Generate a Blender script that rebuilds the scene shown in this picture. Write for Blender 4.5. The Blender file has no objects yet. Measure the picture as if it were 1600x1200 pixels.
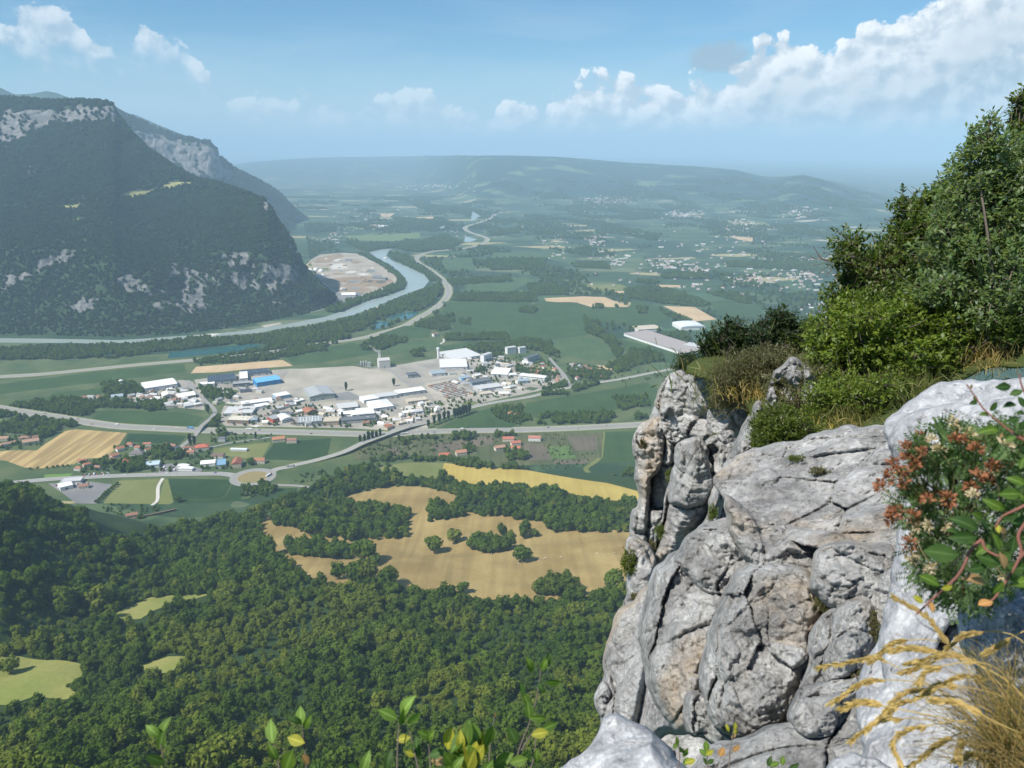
import bpy, bmesh, math, random
import numpy as np
from mathutils import Vector, Matrix, Quaternion
from mathutils.geometry import tessellate_polygon

# ------------------------------------------------------------------ camera, sky, sun, exposure
SC = bpy.context.scene
COL = SC.collection
random.seed(7); RNG = np.random.default_rng(7)
H = 600.0                        # eye height above the valley floor (m)
F = 1200.0                       # focal length in pixels of the 1600 px wide photograph
PITCH = math.radians(17.0)
CP, SP = math.cos(PITCH), math.sin(PITCH)

cam = bpy.data.cameras.new('camera'); camo = bpy.data.objects.new('camera', cam)
COL.objects.link(camo); SC.camera = camo
camo.location = (0, 0, H); camo.rotation_euler = (math.pi/2 - PITCH, 0, 0)
cam.sensor_width = 36.0; cam.lens = 36.0*F/1600.0
cam.clip_start = 0.05; cam.clip_end = 200000.0
cam.dof.use_dof = True; cam.dof.focus_distance = 14.0; cam.dof.aperture_fstop = 9.0

SUN_DIR = Vector((-0.52, -0.34, 0.78)).normalized()
w = bpy.data.worlds.new('World'); SC.world = w; w.use_nodes = True
sun = bpy.data.lights.new('sun', 'SUN'); suno = bpy.data.objects.new('sun', sun); COL.objects.link(suno)
sun.energy = 5.0; sun.angle = math.radians(0.53); sun.color = (1.0, 0.955, 0.88)
suno.rotation_euler = SUN_DIR.to_track_quat('Z', 'Y').to_euler(); suno.location = (0, 0, 900)

SC.view_settings.view_transform = 'Standard'; SC.view_settings.look = 'None'
SC.view_settings.gamma = 1.0; SC.view_settings.use_curve_mapping = False
SC.view_settings.exposure = 0.4
SC.render.engine = 'CYCLES'
cy = SC.cycles
cy.use_denoising = True
cy.max_bounces = 5; cy.diffuse_bounces = 2; cy.glossy_bounces = 2; cy.transmission_bounces = 2
cy.volume_bounces = 1; cy.transparent_max_bounces = 4
cy.caustics_reflective = False; cy.caustics_refractive = False
cy.sample_clamp_indirect = 4.0

def N(nt, typ, x=0, y=0, **kw):
    n = nt.nodes.new(typ); n.location = (x, y)
    for k, v in kw.items(): setattr(n, k, v)
    return n

class NT:
    """short-hand for building node graphs"""
    def __init__(s, nt): s.nt = nt; s.L = nt.links
    def put(s, sock, v):
        if v is None: return
        if hasattr(v, 'is_linked') or isinstance(v, bpy.types.NodeSocket): s.L.new(v, sock)
        else:
            try: sock.default_value = v
            except Exception: sock.default_value = (*v, 1.0)
    def math(s, op, a, b=None, c=None, clamp=False):
        n = N(s.nt, 'ShaderNodeMath', operation=op); n.use_clamp = clamp
        s.put(n.inputs[0], a); s.put(n.inputs[1], b); s.put(n.inputs[2], c); return n.outputs[0]
    def vmath(s, op, a, b=None, sc=None):
        n = N(s.nt, 'ShaderNodeVectorMath', operation=op)
        s.put(n.inputs[0], a); s.put(n.inputs[1], b)
        if sc is not None: s.put(n.inputs['Scale'], sc)
        return n.outputs['Value'] if op in ('DOT_PRODUCT', 'LENGTH', 'DISTANCE') else n.outputs[0]
    def noise(s, vec, scale, detail=4, rough=0.55, dist=0.0, out='Fac'):
        n = N(s.nt, 'ShaderNodeTexNoise'); s.put(n.inputs['Vector'], vec)
        n.inputs['Scale'].default_value = scale; n.inputs['Detail'].default_value = detail
        n.inputs['Roughness'].default_value = rough; n.inputs['Distortion'].default_value = dist
        return n.outputs[out]
    def voro(s, vec, scale, feature='F1', out='Distance', rnd=1.0):
        n = N(s.nt, 'ShaderNodeTexVoronoi', feature=feature); s.put(n.inputs['Vector'], vec)
        n.inputs['Scale'].default_value = scale; n.inputs['Randomness'].default_value = rnd
        return n.outputs[out]
    def mapping(s, vec, rot=(0,0,0), scale=(1,1,1), loc=(0,0,0)):
        n = N(s.nt, 'ShaderNodeMapping'); s.put(n.inputs['Vector'], vec)
        n.inputs['Rotation'].default_value = rot; n.inputs['Scale'].default_value = scale
        n.inputs['Location'].default_value = loc; return n.outputs[0]
    def ramp(s, fac, stops, interp='LINEAR'):
        n = N(s.nt, 'ShaderNodeValToRGB'); s.put(n.inputs[0], fac); cr = n.color_ramp
        cr.interpolation = interp
        while len(cr.elements) > 1: cr.elements.remove(cr.elements[-1])
        for i, (p, c) in enumerate(stops):
            e = cr.elements[0] if i == 0 else cr.elements.new(p)
            e.position = p
            if isinstance(c, (int, float)): c = (c, c, c)
            e.color = (*c[:3], 1.0)
        return n.outputs[0]
    def smooth(s, v, lo, hi):
        n = N(s.nt, 'ShaderNodeMapRange', interpolation_type='SMOOTHSTEP'); s.put(n.inputs[0], v)
        n.inputs[1].default_value = lo; n.inputs[2].default_value = hi; return n.outputs[0]
    def mix(s, fac, a, b, blend='MIX'):
        n = N(s.nt, 'ShaderNodeMix', data_type='RGBA', blend_type=blend)
        s.put(n.inputs[0], fac)
        for sock, v in ((n.inputs[6], a), (n.inputs[7], b)):
            if isinstance(v, (tuple, list)): sock.default_value = (*v[:3], 1.0)
            else: s.L.new(v, sock)
        return n.outputs[2]
    def sep(s, v):
        n = N(s.nt, 'ShaderNodeSeparateXYZ'); s.put(n.inputs[0], v); return n.outputs
    def comb(s, x, y, z):
        n = N(s.nt, 'ShaderNodeCombineXYZ')
        for i, v in enumerate((x, y, z)): s.put(n.inputs[i], v)
        return n.outputs[0]
    def attr(s, name, out='Fac'):
        n = N(s.nt, 'ShaderNodeAttribute'); n.attribute_name = name; return n.outputs[out]
    def pos(s): return N(s.nt, 'ShaderNodeNewGeometry').outputs['Position']
    def normal(s): return N(s.nt, 'ShaderNodeNewGeometry').outputs['Normal']
    def objrand(s): return N(s.nt, 'ShaderNodeObjectInfo').outputs['Random']
    def objco(s): return N(s.nt, 'ShaderNodeTexCoord').outputs['Object']
    def bump(s, height, strength=0.5, dist=1.0, nrm=None):
        n = N(s.nt, 'ShaderNodeBump'); n.inputs['Strength'].default_value = strength
        n.inputs['Distance'].default_value = dist; s.put(n.inputs['Height'], height)
        if nrm is not None: s.L.new(nrm, n.inputs['Normal'])
        return n.outputs[0]

# ---- sky: Nishita air with procedural cumulus in sky directions, the same for camera and light
def build_world():
    nt = w.node_tree; nt.nodes.clear(); g = NT(nt)
    out = N(nt, 'ShaderNodeOutputWorld'); bg = N(nt, 'ShaderNodeBackground')
    sky = N(nt, 'ShaderNodeTexSky', sky_type='NISHITA'); sky.sun_disc = False
    sky.sun_elevation = math.asin(SUN_DIR.z); sky.sun_rotation = math.atan2(SUN_DIR.x, SUN_DIR.y)
    sky.altitude = 600; sky.air_density = 1.0; sky.dust_density = 0.6; sky.ozone_density = 2.0
    d = N(nt, 'ShaderNodeTexCoord').outputs['Generated']
    x, y, z = g.sep(d)
    az = g.math('ARCTAN2', x, y)                       # 0 straight ahead, + to the right
    el = g.math('ARCSINE', z)
    # height of the cloud tops and of the flat haze under them, by azimuth (radians)
    def curve(v, pts):
        n = N(nt, 'ShaderNodeFloatCurve'); c = n.mapping.curves[0]
        lo, hi = -math.pi, math.pi
        f = g.math('MULTIPLY_ADD', v, 1/(hi-lo), 0.5)
        g.put(n.inputs['Value'], f)
        P = [((a-lo)/(hi-lo), b) for a, b in pts]
        c.points[0].location = P[0]; c.points[-1].location = P[-1]
        for p in P[1:-1]: c.points.new(*p)
        
        for q in c.points: q.handle_type = 'AUTO_CLAMPED'
        n.mapping.update(); return n.outputs[0]
    R = math.radians
    tops = curve(az, [(-math.pi, .10), (R(-60), .11), (R(-36), .135), (R(-31), .122), (R(-28.6), .150), (R(-27), .110), (R(-25.6), .100), (R(-24.6), .134), (R(-23.2), .132), (R(-21.5), .118), (R(-19.5), .06),
                      (R(-16), .056), (R(-8), .064), (R(-4), .050), (R(0), .054), (R(3), .062), (R(6.7), .070), (R(12), .070), (R(15.2), .088), (R(17.1), .126), (R(19.3), .124), (R(20.8), .104), (R(23), .136), (R(26), .136), (R(27.5), .145),
                      (R(29), .180), (R(33), .19), (R(60), .13), (R(110), .10), (math.pi, .10)])
    base = curve(az, [(-math.pi, .03), (R(-60), .09), (R(-36), .088), (R(-23), .092), (R(-19), .035), (R(-14), .022), (R(0), .012), (R(30), .006), (R(60), .02), (math.pi, .03)])
    opac = curve(az, [(-math.pi, .7), (R(-36), .62), (R(-23), .62), (R(-18), .42), (R(-6), .50), (R(0), .85), (R(8), .95), (R(15), 1.0), (R(60), .9), (math.pi, .7)])
    def dens(elv, azv):
        v = g.comb(azv, g.math('MULTIPLY', elv, 1.15), 0.37)
        n1 = g.noise(v, 17.0, 2, 0.5); n2 = g.noise(v, 42.0, 9, 0.60)
        vb = N(nt, 'ShaderNodeTexVoronoi', feature='SMOOTH_F1'); g.put(vb.inputs['Vector'], g.vmath('ADD', v, g.vmath('SCALE', g.noise(v, 60, 4, .6, out='Color'), sc=.016)))
        vb.inputs['Scale'].default_value = 38.0; vb.inputs['Smoothness'].default_value = .25
        bil = g.math('SUBTRACT', 0.5, vb.outputs['Distance'])
        e = g.math('MULTIPLY_ADD', n1, 0.070, -0.035)
        e = g.math('ADD', e, g.math('MULTIPLY_ADD', n2, 0.062, -0.031))
        e = g.math('ADD', e, g.math('MULTIPLY', bil, 0.030))
        dt = g.math('ADD', g.math('SUBTRACT', tops, elv), e)
        db = g.math('ADD', g.math('MULTIPLY', g.math('SUBTRACT', elv, base), .8), g.math('MULTIPLY', e, .9))
        return dt, db, n2, n1
    dt, db, n2, n1 = dens(el, az)
    ut, ub, _, _ = dens(g.math('ADD', el, 0.010), g.math('ADD', az, -0.009))
    cover = g.math('MULTIPLY', g.smooth(dt, -.001, 0.006), g.smooth(db, -.012, 0.026))
    lit = g.smooth(g.math('SUBTRACT', dt, ut), -0.006, 0.026)
    deep = g.smooth(dt, .012, .085)                    # far below the tops: grey underside
    veil = g.noise(g.comb(az, g.math('MULTIPLY', el, 5.0), 3.1), 3.2, 7, 0.58, 0.6)
    veilm = g.math('MULTIPLY', g.smooth(veil, 0.42, 0.80), 0.34)
    lowm = g.math('SUBTRACT', 1.0, g.smooth(el, 0.03, 0.13))
    veilm = g.math('ADD', veilm, g.math('MULTIPLY', lowm, 0.55), clamp=True)
    shade = g.mix(deep, (4.6, 5.5, 6.3), (3.5, 4.6, 5.5))
    ccol = g.mix(g.math('MULTIPLY', lit, g.math('MULTIPLY_ADD', deep, -.50, 1.0)), shade, (9.0, 9.2, 9.3))
    ccol = g.mix(g.math('MULTIPLY', g.smooth(n1, .45, .62), g.math('MULTIPLY', deep, .7)), ccol, (6.8, 7.3, 7.6))
    sk = g.mix(1.0, sky.outputs[0], (0.56, 0.86, 1.0), 'MULTIPLY')
    c = g.mix(veilm, sk, (4.5, 5.9, 7.2))
    low = g.smooth(el, 0.0, 0.06)
    amt = g.math('MULTIPLY', g.math('MULTIPLY', cover, opac), g.math('MULTIPLY_ADD', low, 0.40, 0.58))
    c = g.mix(amt, c, ccol)
    # small grey scud on its own
    sx = g.math('DIVIDE', g.math('SUBTRACT', az, R(14.0)), 0.034); sy = g.math('DIVIDE', g.math('SUBTRACT', el, 0.103), 0.018)
    r2 = g.math('ADD', g.math('MULTIPLY', sx, sx), g.math('MULTIPLY', sy, sy))
    sc_ = g.math('SUBTRACT', g.math('MULTIPLY', n2, 1.5), g.math('MULTIPLY', r2, 0.55))
    c = g.mix(g.math('MULTIPLY', g.smooth(sc_, 0.0, 0.6), 0.75), c, (3.0, 3.9, 4.7))
    nt.links.new(c, bg.inputs[0]); bg.inputs[1].default_value = 0.092
    nt.links.new(bg.outputs[0], out.inputs[0])
build_world()

# ------------------------------------------------------------------ geometry helpers
def ray(px, py):
    u = (np.asarray(px, float) - 800)/F; v = (600 - np.asarray(py, float))/F
    return u, CP + v*SP, -SP + v*CP
def at(px, py, Y):
    """the point seen at a photograph pixel, Y metres ahead of the eye"""
    u, dy, dz = ray(px, py); t = Y/dy
    return np.stack([u*t, dy*t, H + dz*t], -1)
def at_dist(px, py, D):
    u, dy, dz = ray(px, py); t = D/np.sqrt(u*u+dy*dy+dz*dz)
    return np.stack([u*t, dy*t, H + dz*t], -1)
def to_px(x, y, z):
    dz = z - H; f = y*CP - dz*SP; up = y*SP + dz*CP
    return 800 + F*x/f, 600 - F*up/f

def _hash(ix, iy, iz, seed):
    h = (ix.astype(np.int64)*374761393 + iy.astype(np.int64)*668265263 + iz.astype(np.int64)*2147483647 + seed*1274126177) & 0xFFFFFFFF
    h = ((h ^ (h >> 13))*1274126177) & 0xFFFFFFFF
    h = (h ^ (h >> 16))*2246822519 & 0xFFFFFFFF
    return ((h ^ (h >> 15)) & 0xFFFF)/65535.0
def vnoise(x, y, z=0.0, seed=0):
    x = np.asarray(x, float); y = np.asarray(y, float); z = np.zeros_like(x) + z
    ix, iy, iz = np.floor(x), np.floor(y), np.floor(z)
    fx, fy, fz = x-ix, y-iy, z-iz
    s = lambda t: t*t*t*(t*(t*6-15)+10)
    u, v, q = s(fx), s(fy), s(fz); r = 0
    for a in (0, 1):
        for b in (0, 1):
            for c in (0, 1):
                r = r + _hash(ix+a, iy+b, iz+c, seed)*(u if a else 1-u)*(v if b else 1-v)*(q if c else 1-q)
    return r*2-1
def fbm(x, y, z=0.0, octv=4, seed=0, gain=0.5, ridged=False):
    r = 0; a = 1.0; t = 0; f = 1.0
    for i in range(octv):
        n = vnoise(np.asarray(x)*f+i*17.3, np.asarray(y)*f-i*9.1, np.asarray(z)*f+i*5.7, seed+i)
        if ridged: n = 1-2*np.abs(n)
        r = r + a*n; t += a; a *= gain; f *= 2.03
    return r/t
def inside(px, py, poly):
    px = np.asarray(px, float); py = np.asarray(py, float)
    r = np.zeros(px.shape, bool); n = len(poly)
    for i in range(n):
        x1, y1 = poly[i]; x2, y2 = poly[(i+1) % n]
        if y1 == y2: continue
        c = ((y1 > py) != (y2 > py)) & (px < (x2-x1)*(py-y1)/(y2-y1)+x1)
        r ^= c
    return r
def edge_dist(px, py, poly):
    """distance to a polygon's outline and the nearest outline point"""
    px = np.asarray(px, float); py = np.asarray(py, float)
    best = np.full(px.shape, 1e18); bx = np.zeros(px.shape); by = np.zeros(px.shape)
    n = len(poly)
    for i in range(n):
        x1, y1 = poly[i]; x2, y2 = poly[(i+1) % n]
        dx, dy = x2-x1, y2-y1; L = dx*dx+dy*dy+1e-12
        t = np.clip(((px-x1)*dx+(py-y1)*dy)/L, 0, 1)
        qx, qy = x1+t*dx, y1+t*dy; d = (px-qx)**2+(py-qy)**2
        m = d < best
        best = np.where(m, d, best); bx = np.where(m, qx, bx); by = np.where(m, qy, by)
    return np.sqrt(best), bx, by

CROPS = {0: (0, 0, 1.0), 1: (0, 100, 2.609), 2: (440, 200, 3.3326), 3: (840, 200, 2.857), 4: (180, 520, 3.478),
         5: (560, 500, 3.2), 6: (0, 560, 3.478), 7: (380, 680, 2.5), 8: (0, 680, 2.728), 9: (900, 540, 1.818), 10: (1300, 600, 3.3333), 11: (1250, 900, 4.0), 12: (1020, 140, 2.069)}
def C(k, pts):
    """survey notes were taken on enlarged views of the photograph: view k -> photograph pixels"""
    ox, oy, s = CROPS[k]
    return [(ox + a/s, oy + b/s) for a, b in pts]

# ------------------------------------------------------------------ terrain height
def smoothstep(t): t = np.clip(t, 0, 1); return t*t*(3-2*t)
_PY = np.array([-2000, -300, 0, 120, 250, 350, 450, 600, 800, 950, 1100, 1250, 1340, 1420, 1e6])
_PZ = np.array([560, 560, 520, 430, 330, 262, 206, 148, 92, 68, 44, 22, 8, 0, 0.0])
_yy = np.linspace(-2000, 3000, 5001); _zz = np.interp(_yy, _PY, _PZ)
_k = np.hanning(121); _k /= _k.sum()
_zz = np.convolve(np.pad(_zz, 60, 'edge'), _k, 'valid')
RIDGE_PX = [(380, 254), (480, 247), (560, 245), (640, 244), (720, 243), (800, 243), (870, 245), (930, 250), (1000, 256), (1080, 260), (1150, 266), (1200, 281), (1230, 277), (1257, 275), (1285, 283), (1330, 300), (1400, 318), (1500, 332), (1600, 340)]
def hgt(x, y):
    x = np.asarray(x, float); y = np.asarray(y, float)
    # the hill front swings towards the eye on the left
    sh = np.interp(x, [-1500, -900, -600, -480, -250, 0, 300], [190, 200, 210, 195, 120, 20, 0])
    foot = np.interp(y + sh*smoothstep((y-400)/700), _yy, _zz)
    foot = foot*(1 - 0.35*smoothstep((-x-150)/600)*smoothstep((900-y)/400)*smoothstep((y-150)/250))
    n = fbm(x/170, y/170, 0, 3, 3)*14 + fbm(x/60, y/60, 0, 2, 9)*3
    foot = foot + n*smoothstep(foot/60)*smoothstep((y-60)/200)
    # wooded spur on the left
    dx = x + 800; dy = y - 730
    r = np.sqrt((dx/1.0)**2 + (dy/1.15)**2)
    spur = 300*np.clip(1 - r/420, 0, 1)**1.0
    spur = np.where(spur > 0, spur + fbm(x/90, y/90, 2, 3, 5)*16*smoothstep(spur/60), 0)
    h = np.maximum(foot, spur*1.0) + 0.25*np.minimum(foot, spur)
    # far hills across the plain
    az = np.arctan2(x, np.maximum(y, 1.0)); d = np.sqrt(x*x+y*y)
    a = [math.atan2(p[0]-800, F*CP+(600-p[1])*SP) for p in RIDGE_PX]
    el = [math.atan2(-SP*F+(600-p[1])*CP, math.hypot(p[0]-800, F*CP+(600-p[1])*SP)) for p in RIDGE_PX]
    rd = 13000 - 2500*smoothstep((az-0.15)/0.3) + 9000*smoothstep((-az-0.03)/0.12)
    top = H + rd*np.tan(np.interp(az, a, el))
    top = np.where((az < a[0]) | (az > a[-1]+.6), 150, top)
    b0 = rd*0.64
    rise = np.clip((d-b0)/(rd-b0), 0, 1)
    prof = np.where(d < rd, smoothstep(rise)**0.9, 1 - 0.8*smoothstep((d-rd)/6000))
    far = top*prof*(1 + 0.10*fbm(x/1600, y/1600, 0, 4, 21)*np.where(rise < 0.97, 1, 0.1))
    return np.where(y > 1600, np.where((y > 3000) & (d > b0), np.maximum(far, 0), 0), h)

def T(px, py, lo=120.0, hi=30000.0, n=400):
    """where the line of sight through a photograph pixel first meets the terrain"""
    px = np.atleast_1d(np.asarray(px, float)); py = np.atleast_1d(np.asarray(py, float))
    u, dy, dz = ray(px, py)
    ts = np.geomspace(lo, hi, n)[None, :]
    X = u[:, None]*ts; Y = dy[:, None]*ts; Z = H + dz[:, None]*ts
    under = Z < hgt(X, Y)
    i = np.argmax(under, 1); i = np.where(under.any(1), i, n-1)
    t0 = ts[0, np.maximum(i-1, 0)]; t1 = ts[0, i]
    for _ in range(16):
        m = (t0+t1)/2; b = H+dz*m < hgt(u*m, dy*m)
        t1 = np.where(b, m, t1); t0 = np.where(b, t0, m)
    return np.stack([u*t1, dy*t1, hgt(u*t1, dy*t1)], -1)

# ------------------------------------------------------------------ object helpers
def tag(o, label=None, cat=None, group=None, kind=None):
    for k, v in (('label', label), ('category', cat), ('group', group), ('kind', kind)):
        if v: o[k] = v
    return o
def new_obj(name, me, parent=None, loc=None):
    o = bpy.data.objects.new(name, me); COL.objects.link(o)
    if parent is not None: o.parent = parent
    if loc is not None: o.location = loc
    return o
def empty(name, loc=(0, 0, 0), rz=0.0):
    o = new_obj(name, None, None, loc); o.rotation_euler = (0, 0, rz); o.empty_display_size = 0.3
    return o
def fast_mesh(name, V, Fq, mats=(), smooth=False, midx=None):
    """mesh from numpy arrays: V (n,3), Fq (m,3|4)"""
    V = np.asarray(V, np.float32); Fq = np.asarray(Fq, np.int32); k = Fq.shape[1]
    me = bpy.data.meshes.new(name)
    me.vertices.add(len(V)); me.vertices.foreach_set('co', V.ravel())
    me.loops.add(Fq.size); me.loops.foreach_set('vertex_index', Fq.ravel())
    me.polygons.add(len(Fq)); me.polygons.foreach_set('loop_start', np.arange(0, Fq.size, k, dtype=np.int32))
    me.polygons.foreach_set('loop_total', np.full(len(Fq), k, np.int32))
    if smooth: me.polygons.foreach_set('use_smooth', np.ones(len(Fq), bool))
    for m in (mats if isinstance(mats, (list, tuple)) else [mats]): me.materials.append(m)
    if midx is not None: me.polygons.foreach_set('material_index', np.asarray(midx, np.int32))
    me.update(calc_edges=True); me.validate(); return me
def py_mesh(name, V, Fs, mats=(), midx=None, smooth=False):
    me = bpy.data.meshes.new(name); me.from_pydata([tuple(map(float, v)) for v in V], [], Fs)
    for m in (mats if isinstance(mats, (list, tuple)) else [mats]): me.materials.append(m)
    if midx is not None:
        for p, i in zip(me.polygons, midx): p.material_index = i
    if smooth:
        for p in me.polygons: p.use_smooth = True
    me.update(); return me
def set_attr(me, name, vals):
    a = me.attributes.new(name, 'FLOAT', 'POINT'); a.data.foreach_set('value', np.asarray(vals, np.float32))
def grid_faces(nr, nc):
    i = np.arange(nr-1)[:, None]*nc + np.arange(nc-1)[None, :]
    i = i.ravel(); return np.stack([i, i+1, i+nc+1, i+nc], -1)

MATS = {}
def material(name, build):
    if name in MATS: return MATS[name]
    m = bpy.data.materials.new(name); m.use_nodes = True; nt = m.node_tree; nt.nodes.clear()
    g = NT(nt); out = N(nt, 'ShaderNodeOutputMaterial')
    sh = build(g); nt.links.new(sh, out.inputs['Surface']); MATS[name] = m; return m
def princ(g, color, rough=0.85, spec=0.3, normal=None, metal=0.0):
    b = N(g.nt, 'ShaderNodeBsdfPrincipled'); g.put(b.inputs['Base Color'], color if not isinstance(color, tuple) else (*color[:3], 1))
    g.put(b.inputs['Roughness'], rough); b.inputs['Specular IOR Level'].default_value = spec; b.inputs['Metallic'].default_value = metal
    if normal is not None: g.L.new(normal, b.inputs['Normal'])
    return b.outputs[0]
def plain(name, col, rough=0.8, var=0.12, scale=0.3, spec=0.3, metal=0.0):
    """painted or cast surface with a little weathering"""
    def b(g):
        n = g.noise(g.pos(), scale, 5, 0.6)
        c = g.mix(n, tuple(v*(1-var) for v in col), tuple(min(1, v*(1+var)) for v in col))
        return princ(g, c, rough, spec, None, metal)
    return material(name, b)

# ------------------------------------------------------------------ ground sheet
def grow(a, b, step, ratio):
    v = [a]; s = step
    while v[-1] < b: v.append(v[-1]+s); s *= ratio
    return v
def ground_material():
    def b(g):
        p = g.pos(); x, y, z = g.sep(p)
        # patchwork of strips, meadows and copses
        q = g.mapping(p, (0, 0, 0.32), (1/270, 1/110, 0)); wv = g.noise(p, 0.003, 3, .5, out='Color')
        q = g.vmath('ADD', q, g.vmath('SCALE', wv, sc=0.7))
        cell = N(g.nt, 'ShaderNodeTexVoronoi', feature='F1'); g.put(cell.inputs['Vector'], q); cell.inputs['Scale'].default_value = 1.0
        rnd = g.sep(cell.outputs['Color'])[0]
        fld = g.ramp(rnd, [(0, (.045, .080, .038)), (.22, (.070, .115, .050)), (.40, (.036, .066, .035)), (.55, (.090, .130, .058)),
                           (.70, (.050, .085, .038)), (.83, (.13, .155, .08)), (.91, (.33, .29, .15)), (.95, (.06, .115, .05)), (.985, (.40, .36, .26))], 'CONSTANT')
        e = g.voro(q, 1.0, 'DISTANCE_TO_EDGE')
        hedge = g.math('MULTIPLY', g.math('SUBTRACT', 1.0, g.smooth(e, 0.02, 0.07)), g.smooth(g.noise(p, .0045, 3, .6), .42, .56))
        wood = g.smooth(g.noise(p, .0011, 6, .62), .53, .57)
        fine = g.noise(p, .05, 5, .65)
        wcol = g.mix(fine, (.020, .045, .024), (.040, .075, .035))
        c = g.mix(g.math('MAXIMUM', hedge, wood), g.mix(1.0, fld, g.ramp(fine, [(0, .8), (1, 1.15)]), 'MULTIPLY'), wcol)
        hillw = g.smooth(g.math('ADD', z, g.math('MULTIPLY', g.noise(p, .0016, 4, .6), 90)), 75, 120)
        hc = g.mix(g.smooth(g.noise(p, .0022, 5, .6), .56, .62), (.022, .050, .026), (.11, .16, .07))
        farz = g.smooth(y, 3500, 4500)
        c = g.mix(g.math('MULTIPLY', hillw, farz), c, hc)
        near = g.math('MULTIPLY', g.smooth(z, 2, 12), g.math('SUBTRACT', 1.0, farz))
        under = g.mix(g.noise(p, .12, 4, .6), (.018, .036, .012), (.050, .085, .025))
        c = g.mix(near, c, under)
        return princ(g, c, 0.95, 0.1)
    return material('ground', b)
xs = [-v for v in grow(1300, 60000, 14, 1.09)][::-1] + list(np.arange(-1290, 800, 10.)) + grow(800, 60000, 14, 1.09)
ys = list(np.arange(-400, 1600, 10.)) + grow(1600, 60000, 12, 1.045)
xs = np.array(xs); ys = np.array(ys)
GX, GY = np.meshgrid(xs, ys)
GZ = hgt(GX, GY)
ground = new_obj('ground', fast_mesh('ground', np.stack([GX, GY, GZ], -1).reshape(-1, 3), grid_faces(len(ys), len(xs)), ground_material(), True))
tag(ground, 'valley floor and wooded foothill reaching to the far hills', None, None, 'structure')

def poly_world(pts, hill=False):
    a = np.array(pts)
    if hill: return T(a[:, 0], a[:, 1])
    u, dy, dz = ray(a[:, 0], a[:, 1]); t = -H/np.minimum(dz, -1e-3); return np.stack([u*t, dy*t, 0*t], -1)
# ------------------------------------------------------------------ mountains on the left
def rock_far(g, p):
    st = g.noise(g.mapping(p, (0, 0, .4), (1/26, 1/26, 1/170)), 1.0, 6, .62)
    bd = g.noise(g.mapping(p, (0, 0, 0), (1/300, 1/300, 1/16)), 1.0, 4, .6)
    c = g.ramp(st, [(.30, (.06, .062, .062)), (.45, (.125, .125, .12)), (.60, (.23, .22, .205)), (.8, (.36, .33, .29))])
    return g.mix(g.math('MULTIPLY', bd, .35), c, (.20, .20, .19)), st
def mountain_material():
    def b(g):
        p = g.pos(); rk = g.attr('rock'); md = g.attr('meadow')
        c, st = rock_far(g, p)
        n = g.noise(p, .045, 5, .65)
        gr = g.mix(n, (.020, .042, .018), (.050, .085, .035))
        m = g.smooth(g.math('ADD', rk, g.math('MULTIPLY_ADD', n, .9, -.45)), .42, .60)
        c = g.mix(m, gr, c)
        c = g.mix(g.smooth(g.math('ADD', md, g.math('MULTIPLY_ADD', n, .5, -.25)), .45, .6), c, g.mix(n, (.26, .27, .10), (.36, .33, .15)))
        return princ(g, c, .95, .1, g.bump(st, .8, 14.0))
    return material('mountain', b)

def lerp_curve(pts, x):
    pts = sorted(pts); return np.interp(x, [p[0] for p in pts], [p[1] for p in pts])

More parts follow.
